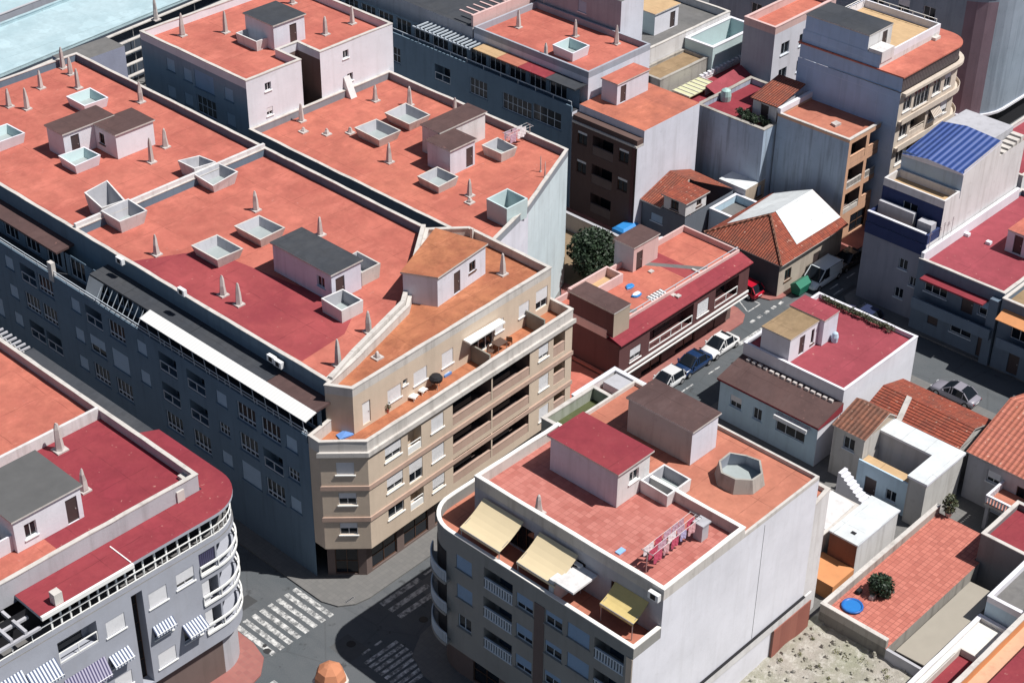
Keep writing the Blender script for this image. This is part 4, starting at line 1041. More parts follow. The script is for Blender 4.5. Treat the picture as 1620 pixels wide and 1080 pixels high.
c3 = rect(C1_ - .12, X1R, YB, -13.9); inn = inset(c3, .2); b = MB().m(PEACHF); b.face([(*p, RZ2 - .01) for p in inn]); R_.part(b, 'roof')
b = MB().m(PALE); b.ring(c3, inn, RZ2 - .01, RZ2 + .3); R_.part(b, 'parapet')
zz = RZ2 + 3.0
q = [at(px, py, zz) for px, py in ((865, 688), (912, 650), (1040, 712), (980, 750))]
shed(r, 'stair_head', q[0].x + .2, (q[1].x + q[2].x) / 2 - .15, q[3].y + .15, q[0].y - .2, RZ2, zz - .1, plaster('pale_violet_render3', (.56, .57, .65), (.3, .3, .33), .45, .45), MAROON,
     {0: [(1.75, RZ2 + 1.8, 1.0, .95, 'win', dict(frame=RAILW))]}, em={0: WHITE2}, over=.2)
xb = (q[1].x + q[2].x) / 2
light_well(r, xb + .15, q[3].y - 1.1, RZ2, 2.5, 2.3, 1.0, .05, WHITE2)
zz = RZ2 + 2.9; q = [at(px, py, zz) for px, py in ((992, 632), (1025, 597), (1137, 655), (1098, 668))]
shed(r, 'stair_head', q[0].x + .2, q[2].x, q[2].y, q[0].y, RZ2, zz, plaster('worn_grey_render', (.40, .38, .36), (.2, .17, .16), .6, .7), BROWNROOF, {}, em={0: LILAC})
p = at(1170, 758, RZ2); light_well(r, p.x, p.y, RZ2, 3.6, 3.6, 1.1, -.2, DIRTYC, GREYR2, 8, .14)
p = at(1062, 795, RZ2)
vent(r, 852, 812, RZ2, 1.6, .3)
b = MB().m(GREYR); p = at(1108, 850, RZ2); b.box(p.x - .35, p.x + .35, p.y - .35, p.y + .35, RZ2 + .005, RZ2 + 1.3); b.box(p.x - .45, p.x + .45, p.y - .45, p.y + .45, RZ2 + 1.302, RZ2 + 1.42); R_.part(b, 'vent_stack')
for px, py in ((726, 833), (897, 893), (1020, 940)):
    ac_unit(r, px + 15, py + 2, 'x', C0 - .3)
# awnings on the terrace
for (c0, c1, c2_, c3_, m, za, zc) in (((763, 787), (829, 824), (793, 872), (727, 835), CREAM, 15.9, 14.7), ((851, 840), (918, 879), (877, 924), (818, 890), CREAM, 15.9, 14.7), ((978, 915), (1031, 946), (1003, 988), (950, 953), YCREAM, 15.4, 14.5)):
    a = [at(*c0, za), at(*c1, za), at(*c2_, zc), at(*c3_, zc)]
    x0, x1 = (a[0].x + a[1].x) / 2, (a[2].x + a[3].x) / 2; y0, y1 = (a[1].y + a[2].y) / 2, (a[0].y + a[3].y) / 2
    x0 = min(x0, C0 - .02)
    b = MB().m(m); nseg = 6
    for i in range(nseg):                                            # cloth sagging a little between its bars
        s0, s1 = i / nseg, (i + 1) / nseg; sag = lambda s: -.16 * math.sin(math.pi * s)
        A_ = (x0 + (x1 - x0) * s0, za + (zc - za) * s0 + sag(s0)); B_ = (x0 + (x1 - x0) * s1, za + (zc - za) * s1 + sag(s1))
        b.face([(A_[0], y1, A_[1]), (B_[0], y1, B_[1]), (B_[0], y0, B_[1]), (A_[0], y0, A_[1])])
        b.face([(A_[0], y1, A_[1] - .02), (A_[0], y0, A_[1] - .02), (B_[0], y0, B_[1] - .02), (B_[0], y1, B_[1] - .02)])
    b.face([(x1, y1, zc), (x1, y1, zc - .25), (x1, y0, zc - .25), (x1, y0, zc)])
    o_ = R_.part(b, 'awning'); g = MB().m(METAL); g.bar((x1, y0, zc - .03), (x1, y1, zc - .03), .05)
    for yy in (y0 + .1, y1 - .1): g.bar((x1 + .05, yy, zc - .05), (x1 + .05, yy, TZ), .04); g.bar((x0, yy, za - .35), (x1, yy, zc - .05), .03)
    g.build('awning_frame', o_)
p = at(905, 905, TZ + 1); b = MB().m(WHITE2); b.box(-.3, C0 - .05, p.y - .45, p.y - .05, TZ + .01, TZ + 2.0); R_.part(b, 'terrace_divider')
b = MB().m(WHITE2); b.box(-.35, C0 - .1, p.y - 2.2, p.y - .5, TZ + 1.95, TZ + 2.1); R_.part(b, 'store_roof')
# lower white annexe continuing the end wall
RX = Bld('house', 'narrow white annexe continuing the blank end wall, mouldy at its foot', 'house', [(X1R + .01, -30.3), (22.2, -29.9), (22.2, -20), (X1R + .01, -20)], 2, 13.0, WHITE2, PEACHF, par=.3, skip=(3,), cop=PALE)
b = MB().m(BRICKRED); b.box(15.6, 20.2, YB - .22, YB - .02, 1.2, 4.6); b.m(WHITE2); b.box(2, 20.2, YB - .16, YB - .021, 4.62, 5.4); R_.part(b, 'wall_base', 'red brick footing of the white wall')
b = MB().m(DARKM); b.box(3, X1R, YB - .2, YB - .022, 5.402, 5.5); b.box(13.0, 13.03, YB - .012, YB - .003, 5.53, 15.9); R_.part(b, 'flashing')
# green court and low roof terrace between the taupe building and the street
MOSSW = plaster('mossy_white_render', (.36, .38, .33), (.14, .17, .1), .7, .7)
c = rect(13.4, 19.28, -13.86, -9.9); b = MB().m(MOSSW); b.prism(c, 0, TZ - .6, top=False, bottom=False); b.m(OLIVE); b.face([(*p, TZ + .02) for p in inset(c, .25)]); b.m(MOSSW); b.prism(c, TZ - .6, TZ + .02, top=False, bottom=False); b.ring(c, inset(c, .25), TZ + .02, TZ + 1.0); b.m(PALE); b.ring(inset(c, -.04), inset(c, .29), TZ + 1.002, TZ + 1.1, True); R_.part(b, 'light_court', 'mossy green sunken court behind the stair heads')
GC = Bld('low_house', 'low house with a small walled peach terrace behind the mossy court', 'house', rect(19.4, 24.6, -13.4, -7.7), 0, 11.2, WHITE2, PEACHF, par=.8, pt=.3, cop=WHITE)
b = MB().m(GREYR); b.prism(rect(22.6, 24.2, -12.9, -8.2), 11.21, 11.9); GC.part(b, 'store_roof')
b = MB().m(WHITE); b.box(19.8, 20.9, -12.8, -8.3, 11.21, 12.2); GC.part(b, 'bench')
GL = Bld('low_house', 'single-storey strip with bright red flat roof beside the beige building', 'house', rect(27.2, 33, -1.0, 12), 0, 3.2, DARKRED, TERRA, par=.25, cop=TERRA)

# ------------------------------------------------------------------ dark red corner building in the middle of the street
poly = [(33.2, -1.25), (52.4, -1.0), (52.4, 7), (33.2, 7)]
p0, p1 = poly[0], poly[1]
DW = dict(frame=FRAME)
o = [op(p0, p1, 1005, 558, 1.5, 1.3, 'half', part=.6, sillm=RAILW), op(p0, p1, 1112, 486, 1.7, 1.5, 'shut', sillm=RAILW)]
for px, py, w_ in ((1062, 523, 6.4), (1150, 460, 3.6)): u, z = on(p0, p1, px, py); o.append((u, 5.3, w_, 2.2, 'log', dict(rail='bars', railm=RAILW)))
DR = Bld('corner_house', 'dark red two-storey house with a cluttered red roof terrace and maroon street eave', 'house', poly, 3.3, 7.0, DARKRED, MAROON, par=0, ops={0: o}, em={3: DARKRED}, skip=(2,))
r = DR.root
b = MB().m(BROWNR); b.face([(*p, 3.3) for p in reversed(poly)]); DR.part(b, 'soffit')
g = MB(); wall(g, (33.2, .4), (52.3, .6), 0, 3.3, [(2.5, 1.4, 2.4, 2.5, 'door', {}), (7, 1.3, 3, 2.4, 'shop', {}), (12, 1.3, 3, 2.4, 'shop', {}), (16, 1.2, 1.2, 2.2, 'door', {})], BROWNR, r); wall(g, (33.2, 7), (33.2, .4), 0, 3.3, [], DARKRED, r); wall(g, (52.3, .6), (52.3, 7), 0, 3.3, [], BROWNR, r); DR.part(g, 'ground_floor')
b = MB().m(RAILW); b.prism([(33.1, -1.36), (52.5, -1.1), (52.5, -1.0), (33.1, -1.26)], 3.75, 3.95); b.prism([(33.1, -1.36), (52.5, -1.1), (52.5, -1.0), (33.1, -1.26)], 3.3, 3.42); DR.part(b, 'string_course')
b = MB().m(MAROON); b.face([(33.1, -1.5, 7.05), (52.6, -1.25, 7.05), (52.6, .3, 7.55), (33.1, .3, 7.55)]); b.face([(33.1, -1.5, 6.95), (33.1, .3, 7.0), (52.6, .3, 7.0), (52.6, -1.25, 6.95)]); b.face([(33.1, -1.5, 6.95), (52.6, -1.25, 6.95), (52.6, -1.25, 7.05), (33.1, -1.5, 7.05)]); DR.part(b, 'eave')
c = rect(33.2, 52.4, .3, 7); b = MB().m(TERRA2); b.face([(*p, 7.25) for p in inset(c, .18)]); DR.part(b, 'terrace_floor')
b = MB().m(PINKR); b.ring(c, inset(c, .18), 7.0, 7.85); DR.part(b, 'parapet')
b = MB().m(GREYROOF)
for a_, c_ in (((33.5, 4.6), (38.3, 1.0)), ((44.2, 6.8), (48.6, .6))):
    d = (Vector(c_) - Vector(a_)).normalized(); n = Vector((-d.y, d.x)) * .3; b.face([(a_[0] - n.x, a_[1] - n.y, 7.256), (c_[0] - n.x, c_[1] - n.y, 7.256), (c_[0] + n.x, c_[1] + n.y, 7.256), (a_[0] + n.x, a_[1] + n.y, 7.256)][::1])
DR.part(b, 'roof_patch', 'grey repair strips across the red roof')
b = MB().m(MATS['faded_crimson_roof_paint']); b.face([(45.6, 1.2, 7.254), (47.4, 1.2, 7.254), (47.4, 6.6, 7.254), (45.6, 6.6, 7.254)]); DR.part(b, 'roof_patch')
railing(r, [(36, .42), (52.2, .42)], 7.85, .35, RAILG, step=2.2, bars=(.95,))
shed(r, 'stair_room', 33.25, 35.4, -.4, 4.75, 7.3, 9.8, DARKRED, BROWNROOF, {}, em={0: plaster('tan_render', (.40, .33, .26), (.22, .17, .13), .4, .4)}, over=.06)
shed(r, 'stair_room', 43.0, 46.6, 5.5, 7.8, 7.0, 9.8, PINKR, BROWNROOF, {0: [(.9, 8.2, .9, 1.9, 'door', {})]}, over=.1, em={3: GREYR})
b = MB().m(PINKR); c = rect(35.6, 41, 5.0, 7.0); b.ring(c, inset(c, .2), 7.26, 8.2); b.m(CREAMF); b.face([(*p, 7.3) for p in inset(c, .2)]); DR.part(b, 'raised_bed')
for (px, py, nm, lab, m, sx, sy, sz) in ((997, 454, 'folded_tarpaulin', 'blue tarpaulin folded on the red roof terrace, the left one', plain('blue_tarp', (.03, .22, .55), .5), .55, .35, .18), (1007, 467, 'folded_tarpaulin', 'blue tarpaulin bundle with a white corner on the red roof terrace, the nearer one', plain('blue_tarp', (.03, .22, .55), .5), .6, .35, .22),
                                          (1043, 379, 'board', 'blue and white boards lying by the stair room door of the dark red house', plain('violet_board', (.12, .14, .5), .6), .7, .25, .12)):
    p = at(px, py, 7.26); t = MB().m(m)
    k = 9
    pts = [(p.x + sx * random.uniform(.75, 1.15) * math.cos(2 * math.pi * i / k), p.y + sy * random.uniform(.75, 1.15) * math.sin(2 * math.pi * i / k)) for i in range(k)]
    t.prism(pts, 7.262, 7.262 + sz * .6, top=False); inn = inset(pts, .08)
    for i in range(k): t.face([(*pts[i], 7.262 + sz * .6), (*pts[(i + 1) % k], 7.262 + sz * .6), (*inn[(i + 1) % k], 7.262 + sz), (*inn[i], 7.262 + sz)])
    t.m(FRAME if 'white' in lab else m); t.face([(*q, 7.262 + sz) for q in inn]); tag(t.build(nm), lab, 'board' if nm == 'board' else 'tarpaulin')
p = at(1040, 468, 7.27); b = MB().m(stripes('zebra_cloth', (.75, .75, .74), (.02, .02, .03), 2.6)); b.face([(p.x - 1.1, p.y - .5, 7.3), (p.x + 1.0, p.y - .6, 7.27), (p.x + 1.1, p.y + .5, 7.33), (p.x - .9, p.y + .6, 7.28)]); b.face([(p.x - .9, p.y + .6, 7.262), (p.x + 1.1, p.y + .5, 7.264), (p.x + 1.0, p.y - .6, 7.262), (p.x - 1.1, p.y - .5, 7.263)])
tag(b.build('striped_rug'), 'black and white striped rug spread on the red roof terrace', 'rug')
for px, py, sx, lab in ((1030, 430, .5, 'pale rag lying on the red roof terrace near the centre'), (1068, 470, .7, 'rubble of pale bricks heaped by the front parapet of the red terrace'), (1107, 432, .6, 'white plank lying across the red roof terrace')):
    p = at(px, py, 7.26); b = MB().m(STONE)
    for k in range(5 if 'brick' in lab else 1):
        cx, cy = p.x + random.uniform(-.5, .5) * (k > 0), p.y + random.uniform(-.3, .3) * (k > 0); a_ = .12 if 'plank' in lab else .25; c_ = .9 if 'plank' in lab else .2
        z_ = 7.262 + .16 * (k // 3); b.box(cx - a_, cx + a_, cy - c_, cy + c_, z_, z_ + .12)
    tag(b.build('plank' if 'plank' in lab else 'brick_heap' if 'brick' in lab else 'rag'), lab, 'plank' if 'plank' in lab else 'bricks' if 'brick' in lab else 'rag')

# ------------------------------------------------------------------ across the side street: dark gallery house, white gable wall, rows behind
o3 = []
poly = rect(57.6, 67.6, 17.3, 26.0); p0, p1 = poly[3], poly[0]
for y in (24.6, 19.0):
    for z in (8.9, 5.6): o3.append((26.0 - y, z, 1.3, 1.5, 'half', dict(frame=FRAMEB, part=.18, shut=SHUT, sill=False)))
for z in (8.7, 5.4, 2.0): o3.append((26.0 - 21.8, z, 2.8, 2.2, 'log', dict(rail='solid', railm=BROWNR)))
B3 = Bld('house', 'three-storey brown-fronted house with a bare white gable wall and worn terracotta roof', 'house', poly, 0, 10.4, plaster('dark_brown_front', (.12, .078, .07), (.05, .03, .03), .3, .3), roofpaint('worn_terracotta_roof', (.48, .16, .10), (.38, .13, .09), (6, 8), .3, mot=.5, stain=(.08, .06, .05)), par=0, ops={3: o3}, em={0: LILAC}, roof=False)
r = B3.root
c = [(58.6, 17.3), (67.6, 17.3), (67.6, 26), (58.6, 26)]
b = MB().m(LILAC); 
for i in range(4): q0, q1 = c[i], c[(i + 1) % 4]; b.face([(*q0, 10.4), (*q1, 10.4), (*q1, 12), (*q0, 12)])
B3.part(b, 'upper_wall')
b = MB().m(MATS['worn_terracotta_roof']); b.face([(*p, 12.0) for p in c]); B3.part(b, 'roof')
b = MB().m(PALE); b.box(57.45, 58.7, 17.32, 25.98, 10.4, 10.62); b.m(MATS['dark_brown_front']); b.box(57.6, 58.55, 17.34, 25.96, 10.63, 11.2); B3.part(b, 'cornice')
b = MB().m(DARKRED); b.box(57.5, 57.6, 17.5, 17.9, 1, 10.3); B3.part(b, 'pilaster')
zz = 14.3; q = [at(px, py, zz) for px, py in ((951, 128), (1022, 112), (977, 135))]
shed(r, 'stair_head', q[2].x, q[1].x + .3, q[2].y, q[0].y + .2, 12, zz, LILAC, TERRA2, {0: [(1.0, 13.0, .9, 1.9, 'door', {})]}, over=.1)
# row behind: grey-blue front with galleries, long terracotta roof
p0, p1 = (57.6, 80), (57.6, 26.1)
o = []
for px, py, w_, k in ((700, 118, 2.4, 'log'), (757, 140, 2.6, 'win'), (818, 168, 4.2, 'win'), (865, 185, 4.0, 'win')):
    u, z = on(p0, p1, px, py); o.append((u, z, w_, 1.9, k, dict(div=(6 if w_ > 4 else 4, 2), railm=RAILG, **dict(frame=FRAMEG, sillm=BLUEGREY))))
for u in (8, 13, 18, 23, 27): o.append((u, 9.4, 2.4, 1.8, 'win', dict(div=(4, 2), frame=FRAMEG, sillm=BLUEGREY)))
for u in (9, 16, 24, 31, 38, 45, 50.5): o.append((u, 5.6, 2.2, 1.6, 'win', dict(div=(3, 1), frame=FRAMEG, sillm=BLUEGREY)))
N1 = Bld('apartment_block', 'grey-blue terraced block behind the middle roofs, with glazed galleries and terracotta roof', 'apartment block', [(57.6, 80), (57.6, 26.1), (70, 26.1), (70, 80)], 0, 11.4, BLUEGREY, DARKROOF, par=0, ops={0: o}, skip=(2, 3), em={1: LILAC})
r = N1.root
ops = [(1.6 + 2.9 * i, 12.5, 2.4, 1.7, 'win', dict(div=(3, 1), frame=FRAMEG, sill=False)) for i in range(18)]
mb = MB(); wall(mb, (58.7, 80), (58.7, 26.1), 11.4, 13.6, ops, BLUEGREY, r); N1.part(mb, 'attic_wall')
b = MB().m(BLUEGREY); b.box(57.6, 57.75, 26.2, 79, 11.4, 12.0); N1.part(b, 'terrace_parapet'); railing(r, [(57.68, 79), (57.68, 26.3)], 12.0, .5, RAILG, step=2.5, bars=(.95,))
for y0, y1, m in ((26.2, 30.3, DARKROOF), (30.35, 34.2, MAROON), (34.25, 37.3, PEACHF), (37.35, 40.8, CREAMF)):
    b = MB().m(m); b.prism(rect(58.0, 59.9, y0, y1), 13.62, 13.75); N1.part(b, 'attic_roof')
for y0, y1 in ((41.2, 50),):
    b = MB().m(RAILG)
    for i in range(14): b.box(57.9, 59.9, y0 + i * .62, y0 + i * .62 + .14, 13.62, 13.76)
    b.box(57.85, 58.0, y0, 50, 13.48, 13.61); N1.part(b, 'pergola')
c = rect(60, 70, 26.1, 42.6); b = MB().m(LILAC)
for i in (0, 1, 3): q0, q1 = c[i], c[(i + 1) % 4]; b.face([(*q0, 11.4), (*q1, 11.4), (*q1, 14.4), (*q0, 14.4)])
N1.part(b, 'upper_wall'); b = MB().m(TERRA); b.face([(*p, 14.4) for p in inset(c, .25)]); N1.part(b, 'roof')
b = MB().m(GREYR2); b.ring(c, inset(c, .25), 14.4, 15.1); N1.part(b, 'parapet')
c = rect(60, 75, 42.8, 80); b = MB().m(GREYR); b.prism(c, 11.4, 14.9, bottom=False, top=False); b.m(DARKROOF); b.face([(*p, 14.9) for p in c]); N1.part(b, 'upper_wall')
b = MB().m(PINKR); b.box(60.2, 70, 42.9, 43.2, 14.905, 16.2); 
for i in range(9): b.box(60.6 + i * 1.05, 60.8 + i * 1.05, 43.2, 45.4, 15.9, 16.05)
N1.part(b, 'pergola')
for px, py in ((820, 44), (910, 58), (975, 70), (863, 93), (862, 13)): vent(r, px, py, 14.4, random.uniform(1.7, 2.2), .28)
p = at(903, 87, 14.4); light_well(r, p.x, p.y, 14.4, 2.4, 2.6, 1.1, .15, WHITE, TEAL)
# grey flat roofs, tan roof, aqua courtyard, maroon sheds
NG = Bld('flat_house', 'house with wide grey gravel roof and a small white stair hut, near the top edge', 'house', rect(70.3, 87, 28.2, 44), 0, 12.2, WHITE2, GREYROOF, par=.8, cop=PALE, skip=(2,))
zz = 15.0; q = [at(px, py, zz) for px, py in ((1015, 12), (1050, 14), (1070, 2))]
shed(NG.root, 'stair_head', q[0].x, q[0].x + 4.2, q[1].y, q[1].y + 3.4, 12.2, zz - .3, TEAL, CREAMF, {0: [(3.2, 13.2, .9, 1.9, 'door', {})]}, em={0: WHITE})
b = MB(); wall(b, (70.2, 44), (70.2, 30.5), 14.3, 18.5, [(8, 16.3, 1.2, 1.3, 'shut', dict(shut=SHUTG))], GREYR2, r); wall(b, (70.2, 30.5), (74.0, 30.5), 12.25, 18.5, [], LILAC, r); b.m(GREYROOF); b.face([(70.2, 30.5, 18.5), (74, 30.5, 18.5), (74, 44, 18.5), (70.2, 44, 18.5)]); b.m(LILAC); b.face([(74, 30.5, 12.25), (74, 44, 12.25), (74, 44, 18.5), (74, 30.5, 18.5)]); N1.part(b, 'upper_storey')
TN = Bld('house', 'low house with a tan screed roof and a stained dirty side wall', 'house', rect(70.3, 78.6, 24.7, 28.1), 0, 10.9, DIRTYC, TANROOF, par=.25, cop=DIRTYC)
c = rect(78.7, 87, 24.2, 28.1); TC = Bld('courtyard_house', 'aqua-painted sunken roof court behind the tan roof', 'house', c, 0, 9.0, WHITE2, plain('aqua_floor', (.50, .66, .68), .7), par=3.4, pt=.3, parm=TEAL, cop=WHITE)
MS = Bld('house', 'maroon-roofed house with a white sawtooth parapet and a yellowish glazed pergola', 'house', [(69.4, 19.3), (80.4, 19.3), (80.4, 21.9), (90, 21.9), (90, 24.1), (69.4, 24.1)], 0, 9.2, WHITE2, MAROON, par=.3, cop=WHITE)
for i in range(16):
    b = MB().m(WHITE); b.box(76.5 + i * .7, 76.9 + i * .7, 23.8, 24.2, 9.6, 9.95); MS.part(b, 'merlon')
b = MB().m(plain('yellowish_pergola_sheet', (.56, .56, .36), .6)); b.prism(rect(71.5, 76.3, 21.6, 24.0), 9.75, 9.85)
b.m(PALE)
for i in range(7): b.box(71.5 + i * .78, 71.58 + i * .78, 21.6, 24, 9.852, 9.93)
MS.part(b, 'pergola')
b = MB().m(REDMIX); b.face([(74, 19.6, 9.7), (80.3, 19.6, 9.9), (80.3, 21.4, 10.8), (74, 21.4, 10.4)]); b.m(PALE); b.face([(74, 21.4, 10.4), (80.3, 21.4, 10.8), (80.3, 21.4, 9.25), (74, 21.4, 9.25)]); MS.part(b, 'lean_to_roof')
# ------------------------------------------------------------------ blind wall coloured with skylight blue, its brick-balconied front and planted terrace
poly = rect(71.5, 78.5, 1.4, 10.2); p0, p1 = poly[0], poly[1]
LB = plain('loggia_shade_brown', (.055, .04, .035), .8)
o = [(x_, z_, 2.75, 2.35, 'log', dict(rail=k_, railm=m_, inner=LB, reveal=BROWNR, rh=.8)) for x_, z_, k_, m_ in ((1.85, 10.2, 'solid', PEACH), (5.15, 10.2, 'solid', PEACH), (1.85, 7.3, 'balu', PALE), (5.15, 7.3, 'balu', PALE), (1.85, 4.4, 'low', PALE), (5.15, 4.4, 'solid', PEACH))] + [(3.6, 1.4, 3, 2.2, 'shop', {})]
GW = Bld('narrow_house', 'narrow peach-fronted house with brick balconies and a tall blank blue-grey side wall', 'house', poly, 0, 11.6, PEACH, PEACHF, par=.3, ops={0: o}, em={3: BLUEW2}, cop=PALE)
b = MB().m(WHITE); b.box(71.5, 78.5, 9.9, 10.3, 11.905, 12.5); GW.part(b, 'party_wall')
b = MB().m(STONE); p = at(1322, 198, 11.6); b.prism([(p.x - .5, p.y - .3), (p.x + .4, p.y - .4), (p.x + .5, p.y + .3), (p.x - .3, p.y + .4)], 11.61, 11.85); GW.part(b, 'hatch')
GT = Bld('garden_terrace_house', 'house with a planted roof terrace behind a long stained blue-grey wall', 'house', rect(69.5, 79, 10.35, 19.1), 0, 10.0, BLUEW2, MAROON, par=.55, pt=.35, cop=DIRTYC, em={3: BLUEW2})
zz = 12.9; q = [at(px, py, zz) for px, py in ((1193, 150), (1222, 134), (1256, 147), (1238, 165))]
hx0, hx1, hy0, hy1 = q[3].x, q[1].x + 1.5, q[3].y + .6, q[0].y + .2
mb = MB(); hh = rect(hx0, hx1, hy0, hy1)
wall(mb, hh[3], hh[0], 10.01, 12.6, [((hy1 - hy0) * .5, 11.1, 1.0, 2.0, 'door', {})], WHITE2, GT.root); wall(mb, hh[0], hh[1], 10.01, 12.6, [], GREYR, GT.root); o_ = GT.part(mb, 'terrace_hut')
b = MB().m(BTILE_Y); b.face([(hx0 - .3, hy0 - .2, 12.5), (hx1, hy0 - .2, 13.5), (hx1, hy1 + .2, 13.5), (hx0 - .3, hy1 + .2, 12.5)]); b.face([(hx0 - .3, hy1 + .2, 12.4), (hx1, hy1 + .2, 13.4), (hx1, hy0 - .2, 13.4), (hx0 - .3, hy0 - .2, 12.4)]); b.face([(hx0 - .3, hy1 + .2, 12.4), (hx0 - .3, hy0 - .2, 12.4), (hx0 - .3, hy0 - .2, 12.5), (hx0 - .3, hy1 + .2, 12.5)]); b.face([(hx0 - .3, hy0 - .2, 12.4), (hx1, hy0 - .2, 13.4), (hx1, hy0 - .2, 13.5), (hx0 - .3, hy0 - .2, 12.5)]); b.build('roof', o_)
t = MB().m(plain('aqua_tank', (.34, .5, .48), .5)); p = at(1148, 155, 10.3); t.lathe([(.55, 10.02), (.6, 10.6), (.5, 11.2), (.2, 11.4)], p.x, p.y, 12); tag(t.build('water_tank'), 'round aqua water tank on the planted roof terrace', 'water tank')
# tall blind building with cream front at the upper right
zt = 17.2
poly = [(77.2, -.3)] + arc(87.6, 2.4, 2.7, -90, 0, 8) + [(90.3, 12.2), (77.2, 12.2)]
p0, p1 = poly[0], poly[1]; CRM = plaster('cream_front_render', (.56, .49, .42), (.3, .25, .21), .5, .5)
o = []
for i in range(5):
    z = 14.0 - 3.0 * i
    if z < 1.5: break
    o += [(1.6, z, 1.5, 1.5, 'win', dict(frame=FRAME)), (4.3, z - .1, 2.9, 2.1, 'log' if i else 'win', dict(rail='low', railm=CRM, div=(4, 1), frame=FRAME, sillm=CRM, inner=LB, rh=.8)), (7.2, z, 1.5, 1.6, 'half' if i % 2 else 'win', dict(part=.4, awning=SBEIGE if i == 1 else None, out=.7, drop=.5)), (9.3, z, 1.3, 1.6, 'half', dict(part=.7 if i % 2 else .3))]
T = Bld('apartment_building', 'tall cream-fronted building with rounded balcony corner and a blank blue side wall', 'apartment building', poly, 0, 15.7, CRM, DARKROOF, par=0, ops={0: o}, em={len(poly) - 1: BLUEW}, skip=(len(poly) - 2,), roof=False)
r = T.root
zc = [12.4, 9.4, 6.4, 3.4]
for z in zc + [15.55]:
    out = [(77.4, -.78)] + arc(87.6, 2.4, 3.2, -90, 10, 9); inn = [(77.4, -.31)] + arc(87.6, 2.4, 2.71, -90, 10, 9)
    b = MB().m(CRM); nn = len(out)
    for i in range(nn - 1): b.prism([out[i], out[i + 1], inn[i + 1], inn[i]], z - .18, z + .12)
    if z != 15.55:
        for i in range(nn - 1): b.prism([out[i], out[i + 1], tuple(Vector(out[i + 1]) * .9 + Vector(inn[i + 1]) * .1), tuple(Vector(out[i]) * .9 + Vector(inn[i]) * .1)], z + .121, z + .45)
    T.part(b, 'balcony' if z != 15.55 else 'cornice')
at_ = [(77.4, -.2)] + arc(87.6, 2.4, 2.6, -90, 0, 8) + [(90.2, 12.1), (77.25, 12.1)]
b = MB().m(CORR); nn = len(at_)
for i in range(nn - 1): b.face([(*at_[i], 15.7), (*at_[i + 1], 15.7), (*at_[i + 1], 17.3), (*at_[i], 17.3)])
b.m(BLUEW); b.face([(*at_[-1], 15.7), (*at_[0], 15.7), (*at_[0], 17.3), (*at_[-1], 17.3)]); T.part(b, 'attic_wall')
b = MB().m(TERRA2); ed = inset(at_, -.2); b.prism(ed, 17.3, 17.45, top=False); b.face([(*p, 17.45) for p in ed]); T.part(b, 'roof')
c = rect(77.3, 88.6, 2.6, 12.0); b = MB().m(WHITE2); b.prism(c, 17.452, 18.0, top=False); b.m(CREAMF); b.face([(*p, 18.0) for p in inset(c, .2)]); b.m(WHITE); b.ring(c, inset(c, .2), 18.0, 18.8); b.m(BLUEW); b.face([(77.29, 12, 17.452), (77.29, 2.6, 17.452), (77.29, 2.6, 18.8), (77.29, 12, 18.8)]); T.part(b, 'roof_terrace')
shed(r, 'stair_head', 77.32, 81.6, 4.2, 11.8, 18.0, 20.4, BLUEW, DARKROOF, {0: [(3, 19.1, .9, 2, 'door', {})]}, em={0: WHITE2}, over=.05)
b = MB().m(WHITE2); b.box(77.35, 79.6, 2.5, 4.1, 18.0, 19.2); T.part(b, 'terrace_wall')
railing(r, [(84, 11.6), (88.3, 11.6), (88.3, 3.0)], 18.81, .5, RAILW, step=1.5, bars=(.95,))
p = at(1480, 62, 17.45); b = MB().m(PALE); b.box(p.x - .5, p.x + .5, p.y - .3, p.y + .3, 17.46, 17.75); T.part(b, 'roof_hatch')
U = Bld('apartment_building', 'grey-sided building with a terracotta roof edge, standing left of the tall blue blind wall', 'apartment building', rect(80.6, 92, 17.6, 21.75), 0, 15.4, GREYR2, TERRA2, par=.8, parm=PINKR, cop=PINKR, skip=(2,), em={0: LILAC}, ops={0: [(2.2 + 3.4 * j, 13.2 - 3.1 * i, 1.5, 1.4, 'win', dict(frame=FRAMEG)) for i in range(4) for j in range(3)]})
poly = [(99, 40), (99, 8)] + arc(105, 8, 6, 180, 270, 8)[1:] + [(130, 2), (130, 40)]
p0, p1 = poly[0], poly[1]
VG = plaster('slate_blue_render', (.27, .32, .38), (.1, .13, .16), .4, .5)
o = [(30.2 - 3.3 * j, 14.6 - 3.2 * i, 1.5, 1.6, 'half' if (i + j) % 3 else 'win', dict(part=.5, frame=FRAME, shut=SHUT)) for i in range(4) for j in range(8)]
V = Bld('apartment_building', 'large slate-grey building with a rounded purple-tinted corner and white cornice, top right', 'apartment building', poly, 3.6, 17.2, VG, DARKROOF, par=1.0, pt=.4, ops={0: o}, cop=WHITE, skip=(len(poly) - 1, len(poly) - 2), copw=.18, em={i: plaster('violet_brown_render', (.26, .19, .225), (.1, .08, .09), .3, .4) for i in range(3, 6)})
g = MB(); gq = inset(poly, .6); 
for i in range(len(gq) - 2): wall(g, gq[i], gq[i + 1], 0, 3.6, [], DARKM, V.root)
V.part(g, 'ground_floor'); b = MB().m(WHITE); oo = inset(poly, -.25); ii = inset(poly, -.002)
for i in range(len(poly) - 2): b.prism([oo[i], oo[i + 1], ii[i + 1], ii[i]], 3.45, 3.7)
V.part(b, 'string_course')
b = MB().m(GREYR2); b.box(103, 108, 10, 16, 17.21, 19.5); b.box(110, 116, 6, 10, 17.21, 20); V.part(b, 'stair_head')
PV = Bld('house', 'low house with a red flat roof at the right edge below the slate-grey building', 'house', rect(82.5, 112, -12.3, -5.6), 0, 8.4, WHITE2, REDMIX, par=.4, cop=PALE)
